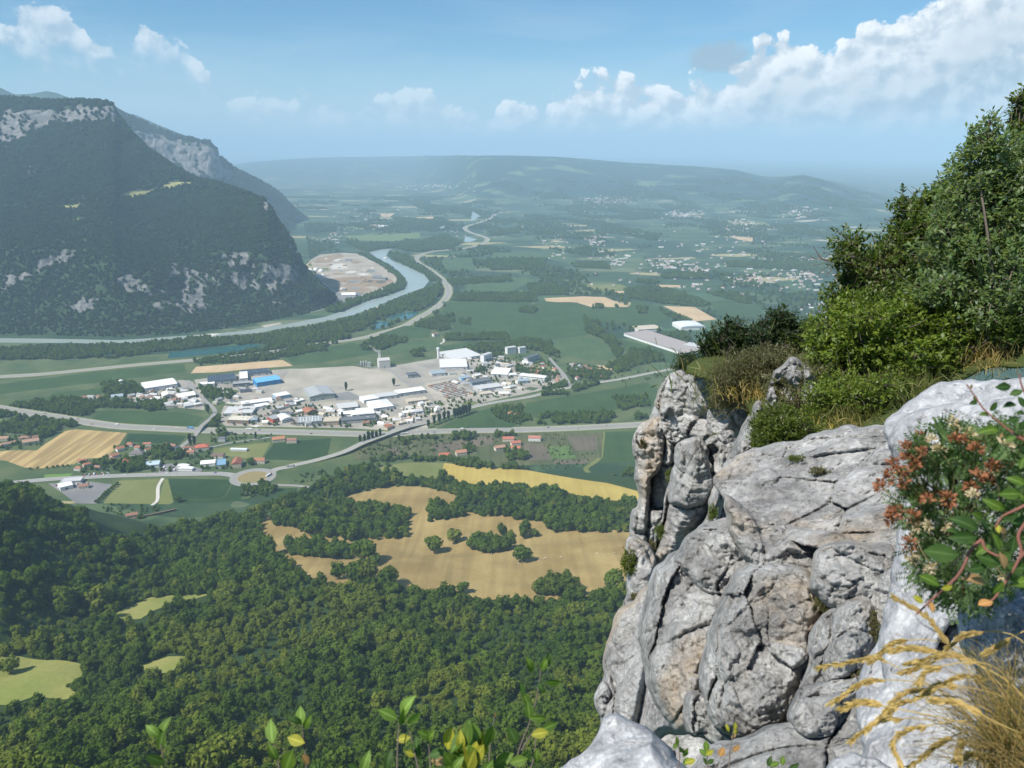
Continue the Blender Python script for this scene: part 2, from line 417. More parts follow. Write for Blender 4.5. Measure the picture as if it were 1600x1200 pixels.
def relief(name, x0, x1, nc, nr, base, top, dbase, dtop, prof, rough, seed, rock_polys, meadow_polys, back, label, cols=None):
    """a mountain flank: every column runs from its foot on the plain up to the crest and down the far side"""
    cx = np.linspace(x0, x1, nc)
    yb = lerp_curve(base, cx); yt = lerp_curve(top, cx)
    yt = np.minimum(yt, yb-1.0)
    db = dbase(cx, yb); dt = np.maximum(dtop(cx), db+20)
    s = np.linspace(0, 1, nr)[:, None]
    PYX = yb[None, :] + (yt-yb)[None, :]*s
    g = prof(s, cx[None, :])
    D = db[None, :] + (dt-db)[None, :]*g
    P = at(np.repeat(cx[None, :], nr, 0), PYX, D)
    PX = np.repeat(cx[None, :], nr, 0)
    env = np.minimum(1, np.minimum(s/.06, (1-s)/.05))
    # gullies and buttresses: push along the line of sight over the plan
    gul = fbm(P[..., 0]/230, P[..., 1]/420, P[..., 2]/260, 4, seed, .55, True)*rough + fbm(P[..., 0]/55, P[..., 1]/80, P[..., 2]/120, 3, seed+9)*rough*.35
    dirx = P[..., 0]/np.hypot(P[..., 0], P[..., 1]); diry = P[..., 1]/np.hypot(P[..., 0], P[..., 1])
    P[..., 0] += dirx*gul*env; P[..., 1] += diry*gul*env
    P[..., 2] += fbm(P[..., 0]/120, P[..., 1]/120, 0, 3, seed+30)*rough*.18*env
    rk = np.zeros(PX.shape); md = np.zeros(PX.shape)
    wx = PX + fbm(PX/14, PYX/14, 0, 3, seed+50)*9; wy = PYX + fbm(PX/14, PYX/14, 5, 3, seed+60)*7
    for pl in rock_polys:
        i = inside(wx, wy, pl); rk = np.maximum(rk, np.where(i, (.90 if pl is rock_polys[0] else .50)+(.10 if pl is rock_polys[0] else .50)*smoothstep((vnoise(PX/5.5, PYX/26, 0, seed+80)+.45)/.6), 0))
    for pl in meadow_polys: md = np.maximum(md, np.where(inside(PX+(wx-PX)*.4, PYX+(wy-PYX)*.3, pl), 1.0, 0))
    # far side
    bk = []; lastx, lasty, lastz = P[-1, :, 0], P[-1, :, 1], P[-1, :, 2]
    hx, hy = lastx/np.hypot(lastx, lasty), lasty/np.hypot(lastx, lasty)
    bd = np.minimum(back, np.maximum(lastz, 0)*2.4+30)
    for j in range(1, 13):
        t = j/12; bk.append(np.stack([lastx+hx*bd*t, lasty+hy*bd*t, lastz*(1-t)-12*t], -1))
    foot = P[:1].copy(); foot[..., 2] = -30
    A = np.concatenate([foot, P, np.array(bk)], 0); nrow = A.shape[0]
    V = A.reshape(-1, 3)
    me = fast_mesh(name, V, grid_faces(nrow, nc), mountain_material(), True)
    z = np.zeros((1, nc)); zb = np.zeros((12, nc))
    set_attr(me, 'rock', np.concatenate([z, rk, zb]).ravel()); set_attr(me, 'meadow', np.concatenate([z, md, zb]).ravel())
    o = new_obj(name, me); tag(o, label, None, None, 'structure')
    kb = np.repeat(np.ones(cx.shape)[None, :], 12, 0)       # the far side carries no trees
    return o, A[1:], np.concatenate([rk, kb*2]), np.concatenate([md, kb])
def scatter_on(P, keep, n, seed):
    """random points on a relief grid, by area"""
    a, b, c = P[:-1, :-1], P[:-1, 1:], P[1:, :-1]
    ar = np.linalg.norm(np.cross(b-a, c-a), axis=-1)
    ar = np.minimum(ar, np.percentile(ar, 98))*keep[:-1, :-1]
    r = np.random.default_rng(seed); f = ar.ravel()/ar.sum()
    i = r.choice(f.size, n, p=f); ii, jj = np.unravel_index(i, ar.shape)
    u = r.random((n, 1)); v = r.random((n, 1))
    return a[ii, jj] + (b-a)[ii, jj]*u + (c-a)[ii, jj]*v

foot_pts = C(1, [(-500, 1130), (0, 1108), (200, 1104), (480, 1114), (700, 1102), (900, 1082), (1100, 1047), (1250, 1018), (1350, 985), (1372, 962)])
crest_pts = C(1, [(-500, 150), (0, 138), (100, 142), (200, 152), (330, 151), (440, 156), (465, 172), (478, 205), (520, 262), (600, 345), (700, 415), (800, 472), (900, 492), (980, 522), (1060, 549), (1090, 566), (1130, 640), (1185, 715), (1230, 820), (1300, 905), (1372, 962)])
plane_d = lambda cx, yb: poly_world(list(zip(cx, yb)))[:, 1]
dtop_f = lambda cx: np.interp(cx, [-190, 0, 180, 310, 420, 470, 526], [4300, 4300, 4150, 3800, 3420, 3200, 2950])
def prof_f(s, cx):
    left = np.interp(s, [0, .08, .22, .36, .50, .62, .80, .90, .905, 1], [0, .05, .14, .20, .38, .52, .78, .90, .91, 1])
    right = np.interp(s, [0, .10, .22, .55, .75, .9, 1], [0, .10, .20, .36, .60, .85, 1])
    k = smoothstep((cx-200)/170); return left*(1-k)+right*k
ROCK1 = [C(1, p) for p in (
    [(0, 190), (130, 185), (240, 195), (330, 170), (470, 175), (470, 245), (380, 240), (330, 250), (200, 245), (90, 310), (0, 325)],
    [(0, 850), (130, 860), (160, 800), (240, 775), (300, 760), (290, 800), (170, 840), (120, 870), (60, 900), (0, 940)],
    [(470, 880), (540, 855), (600, 890), (625, 930), (620, 945), (560, 925), (510, 925)], [(640, 900), (690, 930), (670, 945), (650, 925)],
    [(690, 800), (715, 810), (730, 870), (700, 880)], [(740, 835), (840, 845), (835, 950), (850, 1010), (730, 1015), (725, 960), (760, 920)],
    [(855, 830), (890, 830), (915, 890), (890, 920), (860, 880)], [(895, 775), (1010, 760), (1030, 800), (1040, 840), (960, 830), (900, 800)],
    [(900, 850), (1040, 860), (1050, 930), (930, 910)],
    [(1060, 805), (1130, 830), (1150, 815), (1205, 825), (1225, 885), (1150, 900), (1130, 910), (1145, 990), (1125, 1000), (1100, 920), (1070, 890)],
    [(1055, 555), (1090, 565), (1095, 620), (1070, 610)], [(1150, 690), (1180, 715), (1210, 790), (1215, 850), (1195, 780)],
    [(270, 985), (340, 960), (420, 960), (380, 1000), (290, 1015)], [(600, 985), (680, 960), (720, 990), (640, 1010)])] + [C(1, [(100, 340), (120, 345), (132, 450), (108, 460)])]
MEAD1 = [C(1, p) for p in ([(480, 530), (560, 512), (630, 515), (690, 483), (800, 478), (800, 490), (700, 510), (640, 520), (560, 545), (490, 545)],
                           [(230, 580), (300, 575), (325, 570), (320, 588), (240, 592)], [(270, 640), (350, 630), (345, 642), (275, 648)])]
mountain, MP, MRK, MMD = relief('mountain', -190, 525, 520, 330, foot_pts, crest_pts, plane_d, dtop_f, prof_f, 46, 11, ROCK1, MEAD1, 1800,
    'steep forested mountain with pale cliff bands above the river')
crest2 = C(1, [(300, 150), (440, 165), (475, 188), (530, 215), (620, 256), (720, 296), (850, 320), (880, 345), (900, 385), (950, 425), (1020, 462), (1100, 502), (1150, 540), (1200, 592), (1260, 640), (1330, 670), (1420, 690)])
foot2 = C(1, [(300, 900), (1100, 880), (1200, 760), (1300, 712), (1420, 692)])
ROCK2 = [C(1, p) for p in ([(540, 270), (620, 275), (720, 310), (850, 330), (885, 350), (905, 400), (950, 440), (960, 480), (900, 470), (830, 470), (720, 420), (640, 380), (560, 320)], [(955, 430), (990, 440), (985, 500), (960, 490)])]
ridge2, RP, RRK, RMD = relief('mountain_ridge', C(1, [(300, 0)])[0][0], C(1, [(1415, 0)])[0][0], 300, 190, foot2, crest2,
    lambda cx, yb: np.maximum(poly_world(list(zip(cx, yb)))[:, 1], 4300)+200, lambda cx: np.interp(cx, [110, 330, 430, 545], [6300, 6500, 6900, 7600]),
    lambda s, cx: np.interp(s, [0, .3, .62, .64, .93, 1], [0, .35, .72, .74, .86, 1]), 55, 41, ROCK2, [], 2500,
    'long hazy ridge with a grey cliff along its crest')
crest3 = C(1, [(-700, 130), (-200, 105), (0, 96), (60, 124), (130, 121), (190, 110), (230, 118), (310, 148), (400, 170), (470, 188), (560, 210), (650, 250), (700, 270), (800, 308), (850, 330), (930, 440), (1000, 530), (1100, 535)])
relief('mountain_range', -260, 420, 160, 40, [(-260, 300), (420, 300)], crest3, lambda cx, yb: np.full(cx.shape, 8200.), lambda cx: np.full(cx.shape, 9800.),
    lambda s, cx: s, 120, 71, [], [], 3000, 'far blue mountain range behind the cliffs')

# ------------------------------------------------------------------ fields, yards, water, roads
def lin(c): return tuple(((v/255)/12.92 if v/255 <= .04045 else ((v/255+.055)/1.055)**2.4) for v in c)
def field_mat(name, a, b, rot=0.0, rows=0.0, amt=.35):
    """crop or bare soil: broad patches, fine grain and faint drill rows"""
    def f(g):
        p = g.pos(); n = g.noise(p, .012, 4, .6); n2 = g.noise(p, .25, 5, .7)
        c = g.mix(g.smooth(n, .3, .7), a, b)
        c = g.mix(1.0, c, g.ramp(n2, [(.2, .82), (.8, 1.14)]), 'MULTIPLY')
        if rows:
            q = g.mapping(p, (0, 0, rot), (1/rows, .004, 0))
            st = g.noise(q, 1.0, 2, .5)
            c = g.mix(g.math('MULTIPLY', g.smooth(st, .40, .62), amt), c, tuple(v*.52 for v in a))
        return princ(g, c, .95, .08)
    return material(name, f)
FM = dict(
    maize=field_mat('maize', (.040, .076, .024), (.056, .098, .031), .5, 14, .14),
    maize2=field_mat('maize_dark', (.024, .054, .019), (.036, .070, .024), .2, 10, .14),
    green=field_mat('green_crop', (.055, .100, .038), (.080, .125, .048), .3, 16, .14),
    pale=field_mat('pale_crop', (.12, .17, .065), (.15, .20, .078), .3, 16, .12),
    lawn=field_mat('lawn', (.13, .22, .05), (.16, .26, .07)),
    olive=field_mat('olive_grass', (.14, .165, .05), (.19, .20, .075), .8, 12, .1),
    wheat=field_mat('wheat', (.44, .31, .13), (.52, .38, .17), math.radians(24), 15, .75),
    tan=field_mat('stubble', (.46, .33, .19), (.54, .40, .24), .4, 14, .12),
    yellow=field_mat('ripe_field', (.40, .30, .075), (.47, .36, .10), 1.1, 10, .16),
    meadow=field_mat('mown_meadow', (.26, .185, .068), (.37, .275, .112), math.radians(96), 12, .24),
    glade=field_mat('glade', (.20, .23, .055), (.30, .28, .09)),
    soil=field_mat('soil', (.12, .105, .075), (.17, .14, .10), .35, 8, .3),
    garden=field_mat('garden_rows', (.085, .105, .045), (.13, .13, .065), .35, 9, .45),
    gardenb=field_mat('garden_rows_green', (.10, .17, .05), (.14, .19, .07), 1.2, 8, .4),
    yard=field_mat('gravel_yard', (.26, .24, .205), (.40, .365, .305)),
    pale_lot=field_mat('pale_gravel', (.33, .30, .24), (.45, .405, .325)),
    asphalt=field_mat('asphalt_lot', (.17, .17, .17), (.24, .235, .225)),
    scrub=field_mat('scrub', (.055, .09, .035), (.11, .135, .055)),
    quarry=field_mat('quarry_floor', (.30, .26, .20), (.42, .37, .30)),
    quarryb=field_mat('quarry_earth', (.25, .18, .115), (.33, .245, .16)),
    white_lot=field_mat('white_ground', (.50, .47, .41), (.60, .56, .50)),
)
_lay = [0.10]
def field(name, pts, mat, label, lift=None, hill=False):
    W = poly_world(pts, hill); xy = [(float(a), float(b)) for a, b in W[:, :2]]
    _lay[0] += 0.004; z = lift if lift is not None else _lay[0]
    tri = tessellate_polygon([[Vector((a, b, 0)) for a, b in xy]])
    bm = bmesh.new(); vs = [bm.verts.new((a, b, 0)) for a, b in xy]
    for t in tri:
        try: bm.faces.new([vs[i] for i in t])
        except ValueError: pass
    if hill:
        x0, x1 = min(a for a, _ in xy), max(a for a, _ in xy); y0, y1 = min(b for _, b in xy), max(b for _, b in xy)
        for k in np.arange(x0+9, x1, 9.): bmesh.ops.bisect_plane(bm, geom=bm.verts[:]+bm.edges[:]+bm.faces[:], plane_co=(k, 0, 0), plane_no=(1, 0, 0))
        for k in np.arange(y0+9, y1, 9.): bmesh.ops.bisect_plane(bm, geom=bm.verts[:]+bm.edges[:]+bm.faces[:], plane_co=(0, k, 0), plane_no=(0, 1, 0))
    co = np.array([v.co[:] for v in bm.verts]); hz = hgt(co[:, 0], co[:, 1])
    for v, q in zip(bm.verts, hz): v.co.z = float(q) + 0.8 if hill else z
    bmesh.ops.recalc_face_normals(bm, faces=bm.faces)
    for f in bm.faces:
        if f.normal.z < 0: f.normal_flip()
    me = bpy.data.meshes.new(name); bm.to_mesh(me); bm.free(); me.materials.append(FM.get(mat) or mat)
    o = new_obj(name, me); return tag(o, label, None, None, 'structure')

def catmull(P, n=8):
    P = np.asarray(P, float); Q = np.vstack([2*P[0]-P[1], P, 2*P[-1]-P[-2]]); out = []
    for i in range(1, len(Q)-2):
        for k in range(n):
            t = k/n; a, b, c, d = Q[i-1], Q[i], Q[i+1], Q[i+2]
            out.append(.5*((2*b)+(-a+c)*t+(2*a-5*b+4*c-d)*t*t+(-a+3*b-3*c+d)*t**3))
    out.append(P[-1]); return np.array(out)
def strip_mesh(name, W, off, width, z, mat, bridge=None):
    d = np.gradient(W[:, :2], axis=0); d /= np.linalg.norm(d, axis=1)[:, None]+1e-9
    nrm = np.stack([-d[:, 1], d[:, 0]], -1)
    a = W[:, :2]+nrm*(off-width/2); b = W[:, :2]+nrm*(off+width/2)
    zz = hgt(W[:, 0], W[:, 1])+z + (bridge if bridge is not None else 0)
    V = np.concatenate([np.column_stack([a, zz]), np.column_stack([b, zz])]); n = len(W)
    i = np.arange(n-1)
    return fast_mesh(name, V, np.stack([i, i+1, n+i+1, n+i], -1)[:, ::-1], mat)
M_asphalt = plain('asphalt', (.20, .20, .195), .9, .15, .05)
M_road2 = plain('pale_road', (.27, .26, .24), .9, .12, .05)
M_mark = plain('road_paint', (.78, .78, .76), .6, .05, 1.0)
M_verge = field_mat('verge', (.30, .27, .15), (.22, .24, .10))
M_conc = plain('concrete', (.46, .45, .43), .85, .12, .2)
def road(name, pts, width, mat, label, z=0.45, median=False, lines=False, bridge=None, verge=0, hill=False):
    W = catmull(poly_world(pts, hill), 8); W[:, 2] = 0
    br = None
    if bridge:
        t = np.linspace(0, 1, len(W)); br = bridge[2]*smoothstep((t-bridge[0]+.12)/.12)*(1-smoothstep((t-bridge[1])/.12))
    o = new_obj(name, strip_mesh(name, W, 0, width, z, mat, br)); tag(o, label, None, None, 'structure')
    if verge: new_obj('verge', strip_mesh('verge', W, 0, width+verge, z-.03, M_verge, br), o)
    if median: new_obj('median_strip', strip_mesh('median_strip', W, 0, 2.6, z+.03, M_verge, br), o)
    if lines:
        for s in (-1, 1): new_obj('edge_line', strip_mesh('edge_line', W, s*(width/2-1.4), .5, z+.04, M_mark, br), o)
        if not median: new_obj('centre_line', strip_mesh('centre_line', W, 0, .4, z+.04, M_mark, br), o)
    return o, W

# base cover of the cultivated plain near the town
field('cropland', C(0, [(-200, 545), (120, 560), (420, 545), (600, 500), (700, 470), (830, 470), (900, 500), (1000, 560), (1070, 600), (1070, 700), (1020, 760), (700, 740), (540, 735), (410, 790), (230, 830), (130, 830), (-200, 830)]), 'scrub', 'mixed scrubby farmland around the industrial town', 0.06)
Fd = field
Fd('wheat_field', C(6, [(410, 385), (690, 405), (640, 480), (580, 540), (450, 545), (400, 575), (210, 600), (130, 592), (30, 556), (-120, 545), (-120, 515), (60, 500), (200, 500), (240, 470), (300, 430), (350, 395)]), 'wheat', 'golden harvested wheat field with curved stripes beside the village')
Fd('maize_field', C(6, [(700, 407), (1015, 420), (975, 470), (680, 450)]), 'maize2', 'dark green field between the wheat and the village houses')
Fd('maize_field', C(6, [(540, 285), (800, 285), (1000, 295), (1105, 320), (1065, 368), (900, 366), (620, 348), (500, 325)]), 'maize', 'green field between the hedge and the motorway')
Fd('crop_field', C(6, [(-150, 155), (0, 140), (500, 75), (1000, 32), (1010, 70), (700, 110), (450, 140), (0, 195), (-150, 210)]), 'maize', 'long green strip field along the curving motorway')
Fd('crop_field', C(6, [(150, 240), (300, 190), (600, 155), (600, 180), (430, 215), (250, 250)]), 'maize', 'small green field left of the funnel shaped water tower')
Fd('pasture', C(6, [(-100, 320), (0, 325), (80, 345), (60, 400), (-100, 420)]), 'pale', 'pale green pasture at the frame edge among trees')
Fd('pasture', C(6, [(80, 350), (260, 330), (240, 400), (90, 400)]), 'green', 'green paddock among scattered trees near the motorway')
Fd('grass_field', C(6, [(640, 665), (880, 655), (850, 790), (800, 800), (560, 790), (590, 750)]), 'olive', 'olive grass field below the main road with a hedge')
Fd('grass_field', C(6, [(892, 660), (910, 655), (945, 780), (900, 805), (857, 800)]), 'olive', 'narrow olive grass strip beside the white farm track')
Fd('maize_field', C(6, [(915, 652), (1260, 660), (1345, 690), (1275, 840), (1100, 882), (960, 920), (780, 895), (945, 790)]), 'maize2', 'large dark green field below the roundabout')
Fd('maize_field', C(6, [(1315, 775), (1480, 702), (1620, 705), (1600, 745), (1400, 815), (1280, 852)]), 'maize2', 'dark green field wedge right of the small copse')
Fd('orchard', C(6, [(510, 800), (640, 797), (830, 807), (900, 815), (770, 890), (600, 850)]), 'olive', 'rough olive orchard below the grass field')
Fd('lawn', C(6, [(1160, 490), (1470, 455), (1420, 550), (1300, 540), (1160, 520)]), 'olive', 'olive meadow around the long white shed')
Fd('maize_field', C(0, [(428, 693), (518, 684), (512, 712), (484, 720), (410, 718)]), 'maize2', 'dark green field between the farm and the curving road')
Fd('lawn', C(6, [(240, 632), (400, 625), (370, 645), (240, 655)]), 'lawn', 'small lawn beside the main road')
Fd('gravel_lot', C(6, [(260, 680), (500, 670), (610, 685), (520, 795), (430, 800), (330, 725)]), 'asphalt', 'grey gravel lot with parked vehicles below the main road')
Fd('village_ground', C(6, [(640, 470), (1000, 470), (1060, 480), (1280, 560), (1290, 610), (1000, 618), (760, 625), (440, 640), (440, 570), (600, 540)]), 'scrub', 'gardens and lanes of the village')
Fd('parking_lot', C(6, [(870, 575), (960, 570), (1100, 600), (1090, 622), (860, 622)]), 'asphalt', 'grey car park beside the garden centre rows')
Fd('ploughed_field', C(4, [(440, 185), (910, 147), (965, 180), (700, 200), (560, 215), (410, 220)]), 'tan', 'light brown bare field behind the solar roofed halls')
Fd('maize_field', C(4, [(920, 125), (1290, 52), (1380, 75), (1420, 110), (1200, 150), (970, 175)]), 'maize', 'green field between the brown field and the grain silo')
Fd('industrial_yard', C(4, [(430, 255), (830, 205), (950, 195), (1480, 200), (1600, 285), (1700, 300), (1700, 530), (1480, 530), (1250, 518), (600, 508), (560, 470), (600, 380), (440, 290)]), 'yard', 'grey paved ground of the industrial estate')
Fd('industrial_yard', C(4, [(140, 300), (360, 255), (420, 265), (480, 330), (485, 420), (250, 400), (60, 370)]), 'yard', 'paved yards around the white warehouse at the estate edge')
Fd('industrial_yard', C(5, [(0, 250), (90, 240), (230, 220), (400, 190), (470, 160), (620, 175), (800, 210), (1000, 235), (1035, 290), (900, 355), (640, 410), (400, 490), (200, 535), (0, 530)]), 'yard', 'paved ground among the eastern factories')
Fd('gravel_wasteland', C(4, [(950, 200), (1290, 180), (1480, 212), (1600, 285), (1570, 315), (1330, 345), (1260, 300), (1200, 285), (900, 310), (920, 240)]), 'pale_lot', 'vast pale gravel wasteland beside the grain silo')
ry_ = random.Random(15)
for k_, pls, n_ in ((4, [(600, 380), (860, 350), (1040, 380), (1200, 420), (1450, 420), (1480, 515), (620, 505)], 26), (5, [(30, 440), (330, 400), (620, 320), (860, 240), (980, 260), (900, 345), (620, 400), (380, 470), (120, 520)], 30), (4, [(430, 260), (830, 210), (940, 300), (640, 350), (470, 300)], 12), (4, [(150, 310), (360, 265), (470, 330), (470, 405), (100, 370)], 10)):
    a_ = np.array(pls); c_ = 0
    while c_ < n_:
        x, y = ry_.uniform(a_[:, 0].min(), a_[:, 0].max()), ry_.uniform(a_[:, 1].min(), a_[:, 1].max())
        if not inside(np.array([x]), np.array([y]), pls)[0]: continue
        c_ += 1; w_, h_, sk = ry_.uniform(18, 55), ry_.uniform(5, 14), ry_.uniform(-.3, .6)
        Fd('paved_patch', C(k_, [(x-w_, y+h_*.2), (x-w_*.2, y-h_), (x+w_, y-h_*.3), (x+w_*.3, y+h_)]), ry_.choice(['asphalt', 'asphalt', 'pale_lot', 'scrub', 'soil', 'olive', 'white_lot']), 'patch of paving or rough grass in the estate yards')
Fd('sand_lot', C(4, [(1070, 385), (1270, 360), (1290, 390), (1100, 415)]), 'pale_lot', 'pale sandy lot in front of the long grey hall')
Fd('asphalt_lot', C(4, [(1195, 330), (1270, 320), (1360, 360), (1200, 370)]), 'asphalt', 'grey asphalt lot right of the long grey hall')
Fd('storage_yard', C(5, [(330, 315), (460, 295), (610, 380), (460, 410), (380, 400)]), 'pale_lot', 'pale storage yard filled with rows of stacked goods')
Fd('lawn', C(5, [(860, 225), (940, 215), (1000, 265), (870, 255)]), 'olive', 'dry lawn in the estate park')
Fd('crop_field', C(5, [(840, 415), (1300, 340), (1430, 315), (1490, 330), (1500, 420), (1250, 452), (1100, 482), (900, 492), (830, 470)]), 'maize', 'large green field beyond the motorway near the cliff')
Fd('crop_field', C(5, [(700, 430), (670, 480), (790, 520), (770, 540), (390, 545), (550, 470)]), 'maize', 'green triangular field above the motorway')
Fd('crop_field', C(5, [(1235, 560), (1420, 555), (1420, 740), (1250, 782), (1150, 776), (1222, 690)]), 'maize', 'green curved field beside the cliff edge')
Fd('lawn', C(5, [(580, 635), (685, 630), (645, 710), (545, 715)]), 'lawn', 'bright green lawn by the farmhouses')
Fd('market_garden', C(5, [(-20, 640), (120, 590), (400, 575), (720, 565), (1225, 565), (1215, 690), (1140, 765), (850, 757), (600, 722), (300, 690), (-20, 700)]), 'garden', 'market garden with crop rows below the motorway')
Fd('soil_plot', C(5, [(360, 622), (670, 580), (675, 622), (400, 662)]), 'soil', 'dark bare soil plot in the market garden')
Fd('soil_plot', C(5, [(145, 640), (205, 638), (205, 685), (142, 685)]), 'soil', 'small square of dark soil near the curving road')
Fd('soil_plot', C(5, [(825, 620), (930, 620), (968, 700), (845, 702)]), 'soil', 'brown soil plot right of the farmhouses')
Fd('soil_plot', C(5, [(1045, 582), (1195, 578), (1190, 650), (1085, 655)]), 'soil', 'striped brown soil plot below the motorway')
Fd('vegetable_plot', C(5, [(945, 632), (1050, 630), (1092, 692), (968, 698)]), 'gardenb', 'bright green vegetable rows in the market garden')
Fd('soil_plot', C(5, [(975, 705), (1155, 700), (1120, 738), (980, 730)]), 'soil', 'greyish soil plot at the lower edge of the market garden')
Fd('crop_field', C(5, [(490, 30), (760, -60), (1120, -90), (1150, 75), (900, 100), (750, 105), (450, 62)]), 'maize', 'wide green field behind the estate beyond the hedge')
Fd('crop_field', C(5, [(410, 130), (640, 95), (760, 105), (560, 150), (430, 152)]), 'maize', 'green field just behind the cylindrical tower')
Fd('crop_field', C(5, [(110, 70), (230, 30), (370, 30), (350, 90), (140, 100)]), 'maize', 'green field by the motorway bend and white farm')
Fd('crop_field', C(5, [(120, 120), (400, 95), (410, 125), (370, 155), (150, 170)]), 'green', 'green field behind the grain silo')
Fd('crop_field', C(5, [(920, 105), (1180, 85), (1280, 150), (1260, 195), (1100, 195), (1020, 170), (1000, 140)]), 'green', 'lighter green field with wind marks behind the park')
Fd('crop_field', C(5, [(1290, 90), (1600, 170), (1590, 215), (1400, 210), (1330, 150)]), 'maize', 'green field below the long white parking building')
Fd('grain_strip', C(5, [(1190, 225), (1290, 235), (1270, 252), (1200, 245)]), 'tan', 'small ripe strip beside the eastern hamlet')
Fd('stubble_field', C(3, [(30, 760), (200, 752), (300, 755), (410, 800), (240, 800), (170, 778), (40, 778)]), 'tan', 'pale stubble field far out in the green plain')
Fd('stubble_field', C(3, [(560, 795), (700, 800), (800, 855), (690, 865), (620, 825)]), 'tan', 'pale stubble field beyond the long parking building')
Fd('stubble_field', C(3, [(520, 700), (640, 702), (630, 712), (530, 712)]), 'tan', 'narrow stubble strip at the edge of the dark wood')
Fd('stubble_field', C(3, [(330, 728), (385, 728), (385, 742)]), 'tan', 'tiny stubble corner left of the dark wood')
Fd('fallow_field', C(3, [(190, 698), (370, 698), (420, 720), (280, 730)]), 'olive', 'grey green fallow field beyond the stubble field')
Fd('crop_field', C(3, [(0, 785), (40, 780), (170, 780), (240, 802), (410, 802), (420, 770), (500, 780), (590, 850), (500, 880), (240, 862), (200, 928), (0, 938)]), 'maize', 'broad bright green field around the stubble field')
Fd('crop_field', C(3, [(760, 780), (900, 755), (1000, 800), (1000, 850), (820, 850)]), 'maize', 'green field beyond the second stubble field')
Fd('crop_field', C(2, [(830, 905), (1280, 900), (1320, 930), (1200, 965), (1050, 1030), (900, 1035), (800, 980), (860, 930)]), 'maize', 'green field inside the motorway bend')
Fd('crop_field', C(2, [(820, 690), (990, 680), (1010, 740), (860, 750)]), 'green', 'green field right of the motorway curve')
Fd('crop_field', C(2, [(960, 815), (1130, 800), (1270, 775), (1310, 800), (1200, 850), (960, 855)]), 'green', 'green strip field between two woods')
Fd('crop_field', C(2, [(1090, 650), (1400, 645), (1533, 680), (1533, 720), (1380, 680), (1100, 680)]), 'green', 'distant light green field beyond the dark wood')
Fd('crop_field', C(2, [(1340, 900), (1533, 915), (1533, 1090), (1330, 1105), (1180, 1080), (1200, 1020)]), 'maize', 'green field crossed by a pale track')
Fd('crop_field', C(2, [(330, 560), (560, 555), (720, 545), (720, 570), (600, 590), (360, 585)]), 'pale', 'light green field upstream of the river bend')
Fd('quarry_floor', C(2, [(145, 690), (200, 660), (320, 650), (400, 655), (560, 740), (605, 790), (590, 812), (430, 875), (300, 885), (250, 860), (200, 790)]), 'quarry', 'bare beige quarry floor inside the river bend')
Fd('quarry_earth', C(2, [(200, 790), (430, 770), (560, 775), (590, 810), (430, 858), (280, 850)]), 'quarryb', 'brown earth strip across the quarry floor')
Fd('quarry_earth', C(2, [(190, 675), (300, 655), (330, 670), (250, 700), (170, 705)]), 'quarryb', 'brown earth patch at the quarry back edge')
Fd('quarry_pad', C(2, [(250, 712), (320, 705), (348, 730), (262, 737)]), 'white_lot', 'white rectangular pad in the quarry')
Fd('quarry_pad', C(2, [(255, 860), (400, 855), (440, 860), (330, 910), (270, 900)]), 'asphalt', 'grey yard at the quarry entrance')
rq = random.Random(8)
for i, (x, y, m) in enumerate([(300, 690, 'white_lot'), (350, 690, 'asphalt'), (390, 700, 'quarryb'), (430, 720, 'quarry'), (470, 745, 'asphalt'), (360, 750, 'white_lot'), (300, 760, 'quarryb'), (420, 760, 'white_lot'), (500, 770, 'asphalt'), (450, 800, 'soil'), (520, 800, 'soil'), (380, 800, 'asphalt'), (320, 810, 'quarry'), (550, 780, 'quarry'), (470, 830, 'quarry'), (380, 835, 'asphalt'), (240, 770, 'quarry'), (215, 735, 'olive')]):
    Fd('quarry_patch', C(2, [(x+math.cos(a)*rq.uniform(18, 42), y+math.sin(a)*rq.uniform(4, 11)) for a in np.linspace(0, 6.28, 9)[:-1]]), m, 'patch of worked ground on the quarry floor')
Fd('stubble_field', C(2, [(415, 228), (540, 226), (500, 250), (460, 256)]), 'white_lot', 'far pale quarry scar high in the haze')
Fd('stubble_field', C(2, [(510, 445), (590, 445), (560, 465), (520, 462)]), 'tan', 'far pale field left of the river')
Fd('stubble_field', C(2, [(700, 465), (790, 462), (790, 472), (710, 478)]), 'tan', 'far pale strip left of the small pond')
Fd('stubble_field', C(3, [(850, 415), (1010, 420), (1050, 440), (860, 435)]), 'olive', 'far yellowish field near the hill foot')
Fd('stubble_field', C(3, [(850, 482), (960, 490), (960, 508), (900, 500)]), 'tan', 'far pale strip in the middle plain')

# hill meadows
Fd('hay_meadow', C(7, [(50, 325), (90, 312), (230, 370), (330, 300), (390, 245), (560, 198), (700, 202), (845, 232), (860, 300), (1000, 312), (1190, 340), (1200, 372), (1530, 372), (1530, 560), (1470, 600), (1380, 625), (1160, 655), (900, 640), (700, 610), (540, 590), (420, 590), (320, 575), (230, 545), (160, 480), (90, 440), (50, 345)]), 'meadow', 'brown mown hay meadow sweeping between woods', hill=True)
Fd('ripe_field', C(7, [(785, 110), (930, 123), (1110, 138), (1250, 163), (1420, 188), (1560, 225), (1560, 270), (1350, 245), (1190, 212), (1000, 198), (900, 192), (770, 170)]), 'yellow', 'ripe yellow field on the hill crest', hill=True)
Fd('crop_field', C(7, [(505, 130), (630, 108), (785, 110), (770, 172), (600, 158)]), 'olive', 'yellow green field beside the ripe field', hill=True)
Fd('glade', C(8, [(470, 765), (640, 693), (820, 676), (895, 682), (780, 708), (660, 748), (600, 785), (520, 790)]), 'glade', 'narrow sunny glade in the forest', hill=True)
